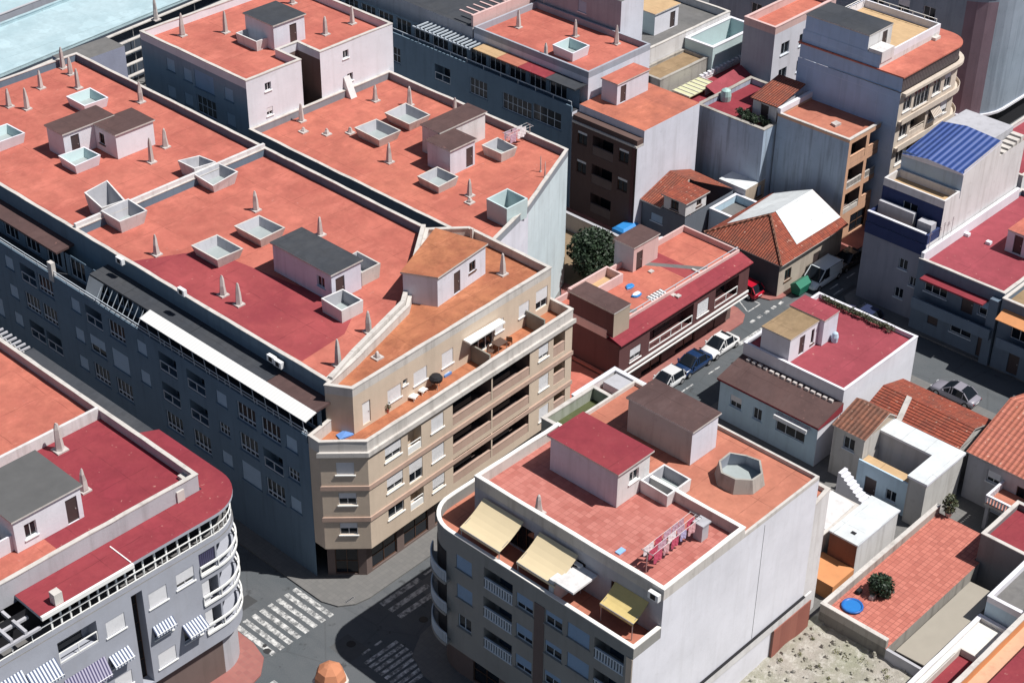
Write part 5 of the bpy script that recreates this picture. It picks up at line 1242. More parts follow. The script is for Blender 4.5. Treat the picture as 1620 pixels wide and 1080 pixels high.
# tiled corner house with part of its roof sheeted white
poly = rect(58.6, 69.5, -.35, 8.2)
TH = Bld('tiled_house', 'low corner house with a hipped red tile roof, half of it sheeted in white', 'house', poly, 0, 4.1, plaster('dirty_cream_render', (.45, .39, .33), (.22, .18, .15), .6, .6), BTILE_X, par=0, roof=False, em={3: plaster('dark_slate_render', (.08, .085, .10), (.05, .05, .06), .3, .3)}, ops={0: [(1.6, 2.0, 1.1, 1.3, 'win', dict(frame=FRAMEB)), (6.5, 1.3, 1.2, 2.3, 'door', {})]})
e0, e1, e2, e3 = (58.1, -.85, 4.0), (69.6, -.85, 4.0), (69.6, 8.6, 4.0), (58.1, 8.6, 4.0); ra, rb = (62.3, 3.8, 6.2), (69.6, 3.8, 6.2)
b = MB().m(BTILE_Y); b.face([e3, e0, ra]); b.m(BTILE_X); b.face([e0, e1, rb, ra]); b.face([e2, e3, ra, rb]); b.m(PALE); b.face([(*e[:2], 3.9) for e in (e3, e2, e1, e0)]); b.face([(*e0[:2], 3.9), (*e1[:2], 3.9), e1, e0]); b.face([(*e3[:2], 3.9), (*e0[:2], 3.9), e0, e3]); TH.part(b, 'roof')
L = lambda a, c, t: tuple(a[i] + (c[i] - a[i]) * t for i in range(3))
def lift(p, d=.05): return (p[0], p[1], p[2] + d)
q0, q1 = (61.9, .1, 4.0 + .95 / 4.65 * 2.2), (69.5, .1, 4.0 + .95 / 4.65 * 2.2)
b = MB().m(WHITEROOF); b.face([lift(p) for p in (q0, q1, (69.5, 3.8, 6.2), (63.2, 3.8, 6.2))]); b.face([lift(p) for p in ((63.0, 3.8, 6.2), (69.5, 3.8, 6.2), (69.5, 8.3, 4.1), (60.4, 7.6, 4.42))]); TH.part(b, 'roof_sheeting', 'white sheeting over the back of the tile roof')
b = MB().m(BTILE_B); b.bar(lift(e0, .06), lift(ra, .06), .13, 6); b.bar(lift(e3, .06), lift(ra, .06), .13, 6); TH.part(b, 'ridge')
GH = Bld('tiled_house', 'slate-grey house with a small tile roof at the foot of the white gable wall', 'house', rect(58.8, 66.8, 11.6, 17.2), 0, 4.2, plaster('slate_render', (.14, .16, .19), (.09, .1, .12), .3, .3), BTILE_Y, par=0, roof=False, ops={3: [(2, 2.7, 1.5, .9, 'shut', dict(shut=SHUTG, frame=FRAMEG))]})
b = MB().m(BTILE_Y); b.face([(58.5, 17.25, 4.3), (58.5, 14.6, 4.3), (63.2, 14.6, 5.8), (63.2, 17.25, 5.8)]); b.face([(63.2, 17.25, 5.8), (63.2, 14.0, 5.8), (66.8, 11.6, 4.4), (66.8, 17.25, 4.6)]); b.m(PALE); b.face([(58.5, 14.6, 4.2), (63.2, 14.6, 4.2), (63.2, 14.6, 5.8), (58.5, 14.6, 4.3)]); b.face([(58.5, 17.25, 4.15), (58.5, 14.6, 4.15), (58.5, 14.6, 4.3), (58.5, 17.25, 4.3)]); GH.part(b, 'roof')
o_ = shed(GH.root, 'roof_room', 58.9, 62.3, 11.7, 14.5, 4.2, 5.7, WHITE2, BTILE_X, {3: [(1.4, 5.0, 1.0, 1.1, 'win', dict(frame=FRAMEB))], 0: [(2.2, 5.0, .8, .7, 'win', dict(frame=FRAMEB))]}, over=.25)
WB = Bld('small_house', 'small white-roofed house between the tiled houses, aqua side wall', 'house', rect(62.6, 67.1, 8.4, 11.4), 0, 3.0, SKYB, GREYROOF, par=.8, cop=WHITE)
WC = Bld('rooftop_hut', 'grey hut with a flat white roof at the foot of the blue-grey wall', 'house', rect(67.2, 70.6, 10.3, 13.8), 0, 4.6, GREYR, WHITEROOF, par=0, em={0: plaster('tan_render', (.40, .33, .26), (.22, .17, .13), .4, .4)}, ops={0: [(2.4, 3.5, .9, 1.2, 'win', dict(frame=FRAMEB))]})
# low garden wall and gate by the tree
b = MB().m(PALE); b.prism([(54.0, 24), (54.25, 24), (54.25, 14.5), (54.0, 14.5)], 0, 2.0); b.m(GREYR); b.prism([(53.94, 24.02), (54.31, 24.02), (54.31, 14.48), (53.94, 14.48)], 2.002, 2.1); tag(b.build('garden_wall'), 'low pale garden wall behind the dark tree', 'wall')
b = MB().m(plain('garden_earth', (.22, .16, .10), .95, 0, .35, 2)); b.face([(46.0, 7.1, .14), (53.9, 7.1, .14), (53.9, 24, .14), (46.0, 24, .14)]); structure(b.build('garden_soil'))

# ------------------------------------------------------------------ right side of the cross street
yS, yN = -12.5, -5.8
poly = rect(64.3, 81, yS, yN)
p0, p1 = poly[3], poly[0]
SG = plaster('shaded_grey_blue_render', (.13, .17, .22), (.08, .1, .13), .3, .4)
o = [(4.6, 5.6, .95, 1.1, 'win', dict(frame=FRAMEG)), (4.6, 2.4, .95, 1.1, 'win', dict(frame=FRAMEG)), (5.9, 4.2, .8, 1.0, 'win', dict(frame=FRAMEG))]
RB = Bld('stepped_house', 'tall stepped house with navy terraces, cobalt blue metal roof and big white side wall', 'house', poly, 0, 8.6, plaster('lilac_grey_render', (.25, .265, .32), (.15, .16, .19), .3, .4), CREAMF, par=0, ops={3: o}, em={0: WHITE2}, skip=(2,))
r = RB.root
b = MB().m(NAVY); b.ring(rect(64.3, 66.4, yS, yN), rect(64.5, 66.2, yS + .2, yN - .2), 8.6, 9.6); b.m(WHITE); b.box(64.25, 64.55, yS + .3, yN, 9.602, 9.7); RB.part(b, 'parapet')
b = MB().m(NAVY); b.box(64.2, 64.29, yS + .02, yN, 7.4, 8.59); RB.part(b, 'navy_band')
b = MB().m(GREYR); b.box(65.6, 66.1, yN - 4.2, yN - .3, 8.61, 10.4); b.box(65.2, 66.1, yS + .3, yS + 1.8, 8.61, 10.2); RB.part(b, 'terrace_wall')
mb = MB(); c = rect(66.5, 81, yS, yN); b = MB(); wall(b, c[3], c[0], 8.6, 11.6, [(3.2, 9.8, 1.6, 2.1, 'win', dict(frame=FRAMEG, sill=False))], NAVY, r); b.m(WHITE2); b.face([(66.5, yS, 8.6), (81, yS, 8.6), (81, yS, 11.6), (66.5, yS, 11.6)]); b.m(CREAMF); b.face([(*p, 11.6) for p in inset(c, .2)]); b.m(WHITE2); b.ring(rect(66.5, 69.2, yS, yN), rect(66.7, 69.0, yS + .2, yN - .2), 11.6, 12.4); RB.part(b, 'second_floor')
c = rect(69.3, 81, yS, yN); b = MB(); wall(b, c[3], c[0], 11.6, 14.3, [], plaster('pale_blue_weathered_render', (.40, .50, .60), (.24, .28, .32), .5, .6), r); b.m(WHITE2); b.face([(69.3, yS, 11.6), (76, yS, 11.6), (76, yS, 15.4), (69.3, yS, 14.6)]); b.face([(76, yS, 11.6), (81, yS, 11.6), (81, yS, 13.6), (76, yS, 13.6)]); RB.part(b, 'top_floor')
b = MB().m(BLUEMET); ym = -8.6
b.face([(69.1, yN - .1, 14.0), (69.1, ym, 14.45), (76, ym, 15.45), (76, yN - .1, 15.0)]); b.face([(69.1, ym, 14.45), (69.1, yS - .02, 14.3), (76, yS - .02, 15.2), (76, ym, 15.45)]); b.m(WHITE); b.face([(69.1, yN - .1, 13.8), (69.1, yS - .02, 14.1), (69.1, yS - .02, 14.3), (69.1, ym, 14.45), (69.1, yN - .1, 14.0)]); b.face([(69.1, yS - .02, 14.1), (76, yS - .02, 15.0), (76, yS - .02, 15.2), (69.1, yS - .02, 14.3)]); RB.part(b, 'roof', 'cobalt blue metal roof')
b = MB().m(GREYR); b.box(76.1, 80.8, yS + 1.4, yN, 13.0, 14.6)
for i in range(6): b.m(PALE); b.box(76.4 + i * .75, 77.0 + i * .75, yS + .1, yS + 1.3, 13.0, 13.3 + .16 * i)
RB.part(b, 'roof_stair')
# red roofed house with shaded balconies
poly = rect(63.1, 82, -21.6, -12.6); p0, p1 = poly[3], poly[0]
o = [(2.2, 5.4, 2.4, 1.5, 'win', dict(frame=FRAMEG, div=(3, 1))), (5.6, 5.2, 1.2, 2.1, 'door', {}), (7.6, 5.4, 1.6, 1.5, 'half', dict(frame=FRAMEG, shut=SHUTB)), (2.4, 2.4, 1.1, 2.0, 'door', {}), (5.4, 2.4, 2.2, 1.6, 'win', dict(frame=FRAMEG)), (7.8, 1.4, 1.1, 2.3, 'door', {})]
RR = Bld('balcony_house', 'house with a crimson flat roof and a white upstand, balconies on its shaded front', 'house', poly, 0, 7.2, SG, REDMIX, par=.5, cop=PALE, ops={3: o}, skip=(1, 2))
r = RR.root
b = MB().m(WHITE); b.box(63.3, 81, -12.95, -12.62, 7.71 - .5, 8.3); RR.part(b, 'party_wall')
for z, y0, y1 in ((3.3, -21.4, -13.0), (.35 + 2.9, -21.3, -20)):
    pass
b = MB().m(SG); b.box(61.9, 63.09, -21.4, -13.1, 3.1, 3.3); b.box(61.9, 62.05, -21.4, -13.1, 3.302, 4.25); b.box(62.05, 63.09, -21.4, -21.28, 3.302, 4.2); o_ = RR.part(b, 'balcony')
b = MB().m(MAROON); b.prism(rect(61.9, 63.08, -20.2, -13.6), 6.35, 6.5); RR.part(b, 'canopy')
b = MB().m(SG); b.box(62.4, 63.09, -21.5, -20.6, .1, 7.1); RR.part(b, 'pier')
zz = 9.6; p = at(1600, 395, 7.2)
shed(r, 'stair_head', p.x - .6, p.x + 3.2, p.y - 2.6, p.y + .4, 7.2, 9.4, LILAC, TERRA2, {3: [(1.2, 8.3, .9, 1.9, 'door', {})]}, over=.05)
for px, py in ((1515, 375), (1462, 392), (1487, 378)):
    p = at(px, py, 8.3); b = MB().m(METAL); b.bar((p.x, -12.8, 8.3), (p.x, -12.8, 10.2), .025); b.bar((p.x - .3, -12.8, 9.9), (p.x + .3, -12.8, 9.9), .02); b.bar((p.x - .2, -12.8, 10.1), (p.x + .2, -12.8, 10.1), .02); RR.part(b, 'aerial')
for px, py in ((1565, 385), (1531, 372)):
    p = at(px, py, 7.21); b = MB().m(WHITE); b.box(p.x - .35, p.x + .1, p.y - .25, p.y + .25, 7.21, 7.5); RR.part(b, 'vent_stack')
poly = rect(62.6, 82, -34, -21.7); p0, p1 = poly[3], poly[0]
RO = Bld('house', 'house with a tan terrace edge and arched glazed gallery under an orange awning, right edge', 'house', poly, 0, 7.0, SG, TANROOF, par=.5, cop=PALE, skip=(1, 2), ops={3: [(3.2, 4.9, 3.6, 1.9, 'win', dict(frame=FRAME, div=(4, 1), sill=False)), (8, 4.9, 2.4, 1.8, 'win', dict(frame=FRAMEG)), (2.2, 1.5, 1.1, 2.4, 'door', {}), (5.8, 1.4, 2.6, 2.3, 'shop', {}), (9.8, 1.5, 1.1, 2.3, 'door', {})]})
b = MB().m(ORANGER); b.face([(61.2, -28.8, 6.1), (62.59, -28.8, 6.6), (62.59, -22.0, 6.6), (61.2, -22.0, 6.1)][::-1]); b.face([(61.2, -28.8, 6.03), (61.2, -22, 6.03), (62.59, -22, 6.5), (62.59, -28.8, 6.5)][::-1]); b.face([(61.2, -22, 6.03), (61.2, -22, 6.1), (61.2, -28.8, 6.1), (61.2, -28.8, 6.03)][::-1]); RO.part(b, 'awning')
b = MB().m(SG); b.box(61.4, 62.59, -33, -22.4, 3.2, 3.4); b.box(61.4, 61.55, -33, -22.4, 3.402, 4.2); RO.part(b, 'balcony')
# ------------------------------------------------------------------ white-walled house with crimson roof, pale blue front
xw, yw0, yw1 = 41.9, -18.75, -8.2
RW = 6.0
poly = rect(xw, 53.4, yw0, yw1)
W = Bld('house', 'house with a broad crimson flat roof, white side walls and a two-tone stair hut', 'house', poly, 0, RW, WHITE, REDMIX, par=.35, pt=.2, cop=WHITE, copw=.03)
r = W.root
zs_ = RW + 2.5
shed(r, 'stair_hut', 42.35, 46.6, -12.65, -9.65, RW, zs_ - .1, WHITE, TANROOF, {0: [(1.9, RW + 1.05, .8, 1.9, 'door', {}), (3.5, RW + 1.2, .45, 1.5, 'win', dict(frame=FRAMEB, div=(1, 1)))]}, over=.06)
shed(r, 'stair_hut', 46.68, 48.9, -13.15, -9.5, RW, zs_ + .05, LILAC, REDMIX, {}, over=.06)
b = MB().m(SKYB); p = at(1320, 540, RW); b.lathe([(.3, RW + .01), (.34, RW + .5), (.24, RW + .9), (.1, RW + 1.0)], p.x, p.y, 9); tag(b.build('water_drum'), 'small pale blue drum beside the hut on the crimson roof', 'drum')
fp = rect(38.6, xw - .02, -18.7, -8.4); p0, p1 = fp[3], fp[0]
o = [op(p0, p1, px, py, w_, 1.2, k, sillm=SKYB, frame=FRAMEG) for px, py, w_, k in ((1164, 636, 1.2, 'half'), (1198, 655, .9, 'win'))] + [op(p0, p1, 1250, 680, 3.0, 1.4, 'win', sill=False, div=(3, 1), frame=FRAMEG)]
WF = Bld('house', 'pale blue fronted house with brown sheet roof and white folded awning, before the crimson roof', 'house', fp, 0, 4.3, SKYB, BROWNROOF, par=0, ops={3: o}, em={0: WHITE, 2: SKYB}, skip=(1,), roof=False)
b = MB().m(BROWNROOF); b.face([(38.3, -18.9, 4.4), (xw - .03, -18.9, 5.2), (xw - .03, -8.2, 5.2), (38.3, -8.2, 4.4)]); b.m(MAROON); b.face([(38.3, -18.9, 4.25), (38.3, -18.9, 4.4), (38.3, -8.2, 4.4), (38.3, -8.2, 4.25)]); b.face([(38.3, -18.9, 4.25), (xw - .03, -18.9, 4.31), (xw - .03, -18.9, 5.2), (38.3, -18.9, 4.4)]); b.face([(38.3, -8.2, 4.2), (xw - .03, -8.2, 4.28), (xw - .03, -18.9, 4.28), (38.3, -18.9, 4.2)]); WF.part(b, 'roof')
u, z = on(p0, p1, 1255, 672); b = MB().m(FRAME); yy = -8.4 - u; b.box(38.0, 38.55, yy - 1.7, yy + 1.7, z + .3, z + .55); b.bar((38.0, yy - 1.7, z + .25), (38.0, yy + 1.7, z + .25), .07); WF.part(b, 'awning')
for k in range(15):
    y = -9.2 - k * .62; b = MB().m(STONE); b.box(41.3, 41.6, y - random.uniform(.12, .24), y + .18, 5.06, 5.24 + random.uniform(0, .06)); WF.part(b, 'ridge_stone')
# ------------------------------------------------------------------ little houses and yards at the lower right
def gable(B, x0, x1, y0, y1, ze, zr, axis, m, over=.2, xm=None, name='roof', th=.12):
    """two slopes; axis 'y' = ridge runs along y"""
    b = MB()
    if axis == 'y':
        xm = (x0 + x1) / 2 if xm is None else xm
        for (a, za), (c, zc) in (((x0 - over, ze), (xm, zr)), ((xm, zr), (x1 + over, ze))):
            q = [(a, y0 - over, za), (c, y0 - over, zc), (c, y1 + over, zc), (a, y1 + over, za)]; b.m(m); b.face(q); b.m(PALE); b.face([(x, y, z - th) for x, y, z in q[::-1]])
            b.face([q[0], (q[0][0], q[0][1], q[0][2] - th), (q[1][0], q[1][1], q[1][2] - th), q[1]][::-1]); b.face([q[3], (q[3][0], q[3][1], q[3][2] - th), (q[2][0], q[2][1], q[2][2] - th), q[2]])
        b.face([(x0 - over, y0 - over, ze - th), (x0 - over, y0 - over, ze), (x0 - over, y1 + over, ze), (x0 - over, y1 + over, ze - th)][::1]); b.face([(x1 + over, y0 - over, ze - th), (x1 + over, y1 + over, ze - th), (x1 + over, y1 + over, ze), (x1 + over, y0 - over, ze)])
        b.m(B.wm)
        for y in (y0 + .002, y1 - .002): b.face([(x0, y, ze - .15), (x1, y, ze - .15), (xm, y, zr - th)])
    else:
        ym = (y0 + y1) / 2
        for (a, za), (c, zc) in (((y0 - over, ze), (ym, zr)), ((ym, zr), (y1 + over, ze))):
            q = [(x0 - over, a, za), (x1 + over, a, za), (x1 + over, c, zc), (x0 - over, c, zc)]; b.m(m); b.face(q); b.m(PALE); b.face([(x, y, z - th) for x, y, z in q[::-1]])
            b.face([(x0 - over, a, za), (x0 - over, c, zc), (x0 - over, c, zc - th), (x0 - over, a, za - th)])
        b.face([(x0 - over, y0 - over, ze - th), (x1 + over, y0 - over, ze - th), (x1 + over, y0 - over, ze), (x0 - over, y0 - over, ze)])
        b.m(B.wm)
        for x in (x0 + .002, x1 - .002): b.face([(x, y0, ze - .15), (x, y1, ze - .15), (x, ym, zr - th)])
    B.part(b, name)
GRW = plaster('weathered_grey_white', (.50, .49, .47), (.24, .22, .2), .6, .6)
H1 = Bld('tower_house', 'narrow house with a brown tile roof against the white wall of the crimson-roofed house', 'house', rect(38.9, 43.5, -23.0, -20.0), 0, 5.0, GRW, BTILE_B, par=0, roof=False, ops={3: [(1.6, 3.9, 1.1, 1.2, 'win', dict(frame=FRAMEG))]}); H1.wm = plaster('tan_render', (.40, .33, .26))
gable(H1, 38.9, 43.5, -23.0, -20.0, 5.1, 6.1, 'y', BTILE_B, .15, xm=42.2)
H2 = Bld('tiled_house', 'long low house with mottled red barrel tiles beside the shaded cross street', 'house', rect(43.6, 49.3, -28.9, -20.2), 0, 4.3, GRW, BTILE_X, par=0, roof=False); H2.wm = GRW
gable(H2, 43.6, 49.3, -28.9, -20.2, 4.5, 5.5, 'y', BTILE_X, .15, xm=46.1)
b = MB().m(PALE); b.face([(43.4, -23.6, 4.62), (46.1, -22.9, 5.6), (46.1, -22.4, 5.6), (43.4, -23.1, 4.62)]); b.face([(43.4, -23.1, 4.55), (46.1, -22.4, 5.5), (46.1, -22.9, 5.5), (43.4, -23.6, 4.55)]); b.face([(43.4, -23.1, 4.62), (43.4, -23.1, 4.55), (43.4, -23.6, 4.55), (43.4, -23.6, 4.62)]); b.face([(43.4, -23.6, 4.62), (43.4, -23.6, 4.5), (46.1, -22.9, 5.5), (46.1, -22.9, 5.6)]); H2.part(b, 'valley_gutter')
Lp = [(37.7, -29.7), (43.4, -29.7), (43.4, -22.9), (41.4, -22.9), (41.4, -28.1), (37.7, -28.1)]
H3 = Bld('courtyard_house', 'house with an L-shaped white flat roof round a cream sun terrace', 'house', Lp, 0, 4.6, GRW, WHITEROOF, par=0, em={4: WHITE2, 3: GREYR}, roof=False)
b = MB().m(WHITE); ov = inset(Lp, -.12); b.prism(ov, 4.602, 4.82, top=False); b.m(WHITEROOF); b.face([(*p, 4.82) for p in ov]); H3.part(b, 'roof')
b = MB(); tp = rect(38.2, 41.38, -28.08, -23.1); wall(b, tp[3], tp[0], 0, 3.1, [(1.4, 1.2, 1.1, 2.1, 'door', {}), (3.4, 1.5, 1.0, 1.1, 'win', dict(frame=FRAMEG))], SKYB, H3.root); b.m(PALE); b.face([(38.2, -23.1, 0), (38.2, -23.1, 3.1), (41.38, -23.1, 3.1), (41.38, -23.1, 0)]); b.m(CREAMF); b.prism(rect(38.36, 39.75, -28.07, -23.11), 2.9, 3.1); b.m(GREYR2); b.face([(*p, .6) for p in tp]); b.m(SKYB); b.box(38.2, 38.35, -28.07, -23.1, 3.102, 3.5); H3.part(b, 'sun_terrace')
b = MB().m(WHITE)
for i in range(12): b.box(36.2 + .0, 37.2, -22.0 - .32 * (i + 1) - .5, -22.0 - .32 * i - .5, .02, 2.9 - .24 * i)
b.box(37.22, 37.4, -26.4, -22.4, .02, 1.2); tag(b.build('outdoor_stair'), 'white outdoor stair going up beside the cream sun terrace', 'stair')
H4 = Bld('shed', 'long white shed with a plain white roof and a red-brown end, by the blank wall', 'shed', rect(28.5, 34.3, -29.4, -26.9), 0, 3.8, WHITE2, WHITEROOF, par=0, em={3: plaster('red_brown_end', (.22, .09, .06), (.12, .06, .05), .4, .4)}, roof=False)
b = MB().m(WHITE); ov = inset(H4.poly, -.1); b.prism(ov, 3.802, 3.95, top=False); b.m(WHITEROOF); b.face([(*p, 3.95) for p in ov]); b.m(DARKM); q = at(1340, 885, 3.96); b.box(29.3, 29.6, -28.6, -28.2, 3.955, 4.0); H4.part(b, 'roof')
b = MB().m(ORANGER); b.box(25.5, 28.4, -29.5, -26.5, .02, 1.6); H4.part(b, 'porch')
H5 = Bld('low_house', 'low grey flat-roofed outhouse between the white shed and the stair', 'outhouse', rect(25.5, 33.4, -26.4, -20.4), 0, 2.9, GRW, GREYROOF, par=.3, cop=PALE)
b = MB().m(WHITE2); b.face([(29, -26.2, 3.3), (33, -26.2, 3.5), (33, -24, 3.7), (29, -24, 3.4)]); b.face([(29, -26.2, 3.25), (29, -24, 3.35), (33, -24, 3.65), (33, -26.2, 3.45)]); b.face([(29, -26.2, 3.25), (33, -26.2, 3.45), (33, -26.2, 3.5), (29, -26.2, 3.3)]); H5.part(b, 'lean_to_roof')
# orange tile house at the right edge
H6 = Bld('tiled_house', 'larger house with a broad smooth orange tile roof at the right edge', 'house', rect(43.9, 56.2, -44, -29.9), 0, 4.5, GREYR, BTILE_O, par=0, roof=False, ops={3: [(14.1 - 11.6, 3.4, 1.2, 1.1, 'half', dict(part=.6)), (14.1 - 8.8, 3.2, 1.4, 1.1, 'win', dict(frame=FRAMEB)), (3.5, 1.1, 2, 1.9, 'win', dict(frame=FRAMEG)), (7.5, 1.3, 1.4, 2.2, 'door', {})]}); H6.wm = GREYR
gable(H6, 43.9, 56.2, -44, -29.9, 4.8, 6.9, 'y', tiles('orange_tiles_across', (.48, .16, .11), (.41, .13, .09), 1, .45, (.4, .13, .07)), .2, xm=50.1)
b = MB().m(PALE); bx = rect(41.2, 43.85, -38, -33.2); b.prism(bx, 2.6, 2.85, top=False); b.m(PEACHF); b.face([(*p, 2.85) for p in bx]); b.m(GREYR); b.box(41.4, 41.7, -33.6, -33.3, .02, 2.6); o_ = H6.part(b, 'balcony')
b = MB().m(WHITE)
for i in range(17): b.box(41.25, 41.4, -33.35 - i * .27, -33.22 - i * .27, 2.86, 3.5)
for i in range(10): b.box(41.3 + i * .26, 41.42 + i * .26, -33.36, -33.22, 2.86, 3.5)
b.box(41.22, 41.44, -38, -33.2, 3.502, 3.62); b.box(41.45, 43.85, -33.4, -33.2, 3.502, 3.62); b.build('balustrade', o_)
# raised red-tiled patio, its walls, canopy
ZP = 2.9
PT = Bld('patio', 'raised red-tiled patio with pale garden walls, mouldy outer wall on the vacant lot', 'patio', [(21.3, -36.8), (34.4, -36.8), (34.4, -36.3), (37.5, -36.3), (37.5, -31.0), (21.3, -31.0)], 1.0, ZP, DIRTYC, TILEP, par=0, em={5: plaster('black_mould_concrete', (.22, .21, .19), (.05, .05, .045), .9, .9)})
parapet(PT.root, [(37.5, -31.0), (21.3, -31.0), (21.3, -36.75)], ZP, .7, .3, DIRTYC, PALE)
SK = (1.3, ) 
cv = [at(px, py, 3.15) for px, py in ((1410, 1022), (1450, 1047), (1587, 950), (1546, 920))]
CP = thing('canopy', 'long grey sheet canopy along the red-tiled patio', 'canopy', (cv[0].x + 4, cv[0].y, 1.0))
b = MB().m(plain('grey_canopy_sheet', (.33, .30, .25), .7, 0, .1, .8)); x0, x1, y0, y1 = (cv[0].x + cv[1].x) / 2, (cv[2].x + cv[3].x) / 2, (cv[1].y + cv[2].y) / 2, (cv[0].y + cv[3].y) / 2
b.face([(x0, y0, 3.2), (x1, y0, 3.2), (x1, y1, 3.1), (x0, y1, 3.1)]); b.face([(x0, y1, 3.02), (x1, y1, 3.02), (x1, y0, 3.1), (x0, y0, 3.1)]); b.face([(x0, y0, 3.1), (x0, y0, 3.2), (x0, y1, 3.1), (x0, y1, 3.02)]); b.face([(x0, y0, 3.1), (x1, y0, 3.1), (x1, y0, 3.2), (x0, y0, 3.2)]); b.build('canopy_roof', CP)
for xx in (x0 + .2, (x0 + x1) / 2, x1 - .2):
    for yy in (y0 + .1, y1 - .1): b = MB().m(METAL); b.bar((xx, yy, .9), (xx, yy, 3.04), .05); b.build('post', CP)
b = MB().m(GREYR); b.prism(rect(x0 - .3, x0 - .05, y0, -36.85), .9, 2.95); b.m(GREYR2); tag(b.build('yard_wall'), 'grey patched yard wall at the end of the canopy', 'wall')
YH = Bld('low_house', 'small dark grey house with a maroon flat roof at the end of the patio', 'house', rect(34.5, 40.0, -40.2, -36.4), 0, 5.0, plaster('dark_grey_render', (.20, .195, .20), (.12, .11, .11), .4, .4), MAROON, par=.5, cop=PALE, em={0: LILAC})
GR_ = Bld('low_house', 'low roof painted pale grey behind a bluish white upstand, lower right', 'house', rect(28.6, 36, -43.5, -40.4), 0, 5.0, SKYB, GREYROOF, par=.5, cop=WHITE, parm=WHITE)
OW = Bld('house', 'orange-rendered house end with a pale coping and maroon roof in the lower right corner', 'house', rect(14.5, 32, -58, -43.8), 0, 5.9, ORANGER, PEACH, par=.9, pt=.3, cop=PALE, parm=ORANGER)
b = MB().m(MAROON); b.box(14.9, 31.6, -57.5, -45.6, 5.91, 7.0); b.m(WHITE2)
OW.part(b, 'roof_room')
WRF = Bld('low_house', 'narrow low house with a chalky white terrace and a sunken maroon floor beside the canopy', 'house', rect(18.5, 28.4, -43.3, -40.2), 0, 3.4, WHITE2, plain('chalky_floor', (.66, .65, .60), .9, 0, .25, 1.2), par=.3, cop=WHITE)
b = MB().m(MAROON); c = rect(18.9, 24.0, -43.0, -41.2); b.face([(*p, 3.41) for p in c]); b.m(PALE); b.ring(inset(c, -.1), c, 3.405, 4.0); WRF.part(b, 'sunken_floor')
# ------------------------------------------------------------------ far upper left: market hall roof and slatted roofs in the lane
pA, pB = at(0, 112, 8), at(240, 14, 8)
d = (Vector((pB.x, pB.y)) - Vector((pA.x, pA.y))).normalized(); n = Vector((-d.y, d.x))
a0 = Vector((pA.x, pA.y)) - d * 25; a1 = Vector((pB.x, pB.y)) + d * 30
hall = [tuple(a0), tuple(a1), tuple(a1 + n * 11.4), tuple(a0 + n * 11.4)]
MH = Bld('market_hall', 'long hall with a pale aqua flat roof across the top left corner', 'hall', hall, 0, 7.2, plaster('dark_blue_grey_wall', (.06, .075, .10), (.04, .05, .06), .3, .3), PALETEAL, par=.35, pt=.3, cop=PALETEAL, parm=PALETEAL)
hall2 = [tuple(a0 + n * 13.2), tuple(a1 + n * 13.2), tuple(a1 + n * 50), tuple(a0 + n * 50)]
MH2 = Bld('market_hall', 'second pale aqua roof beyond the long hall, cut by the top left corner', 'hall', hall2, 0, 7.4, GREYR2, PALETEAL, par=.2, cop=GREYR)
for i in range(5):
    base = a0 - n * (.7 + i * 1.25)
    z = 6.9 - i * .75
    q = [tuple(base), tuple(base + d * 90), tuple(base + d * 90 + n * .45), tuple(base + n * .45)]
    t = thing('slatted_roof', ('pale slatted strip roof in the lane, closest to the long hall', 'pale slatted strip roof, second from the long hall', 'middle one of the five pale strip roofs in the lane', 'pale slatted strip roof, second from the blind white building', 'pale slatted strip roof nearest to the red roofs')[i], 'strip roof', (base.x, base.y, 0), 'strip roofs in the lane')
    b = MB().m(PALE); b.prism(q, z, z + .12); b.build('sheet', t)
    b = MB().m(METAL)
    for k in range(9): s = base + d * (4 + k * 10) + n * .3; b.bar((s.x, s.y, 0), (s.x, s.y, z), .07)
    b.build('post', t)
b = MB().m(plaster('violet_blue_render', (.30, .32, .42), (.2, .2, .26), .3, .3)); p = at(112, 70, 12); q = at(145, 62, 12)
PN = Bld('stair_tower', 'plain lilac-blue tower rising behind the corner of the terracotta roof', 'tower', rect(24.4, 31.2, 66.2, 69.5), 0, 14.6, MATS['violet_blue_render'], GREYROOF, par=0)

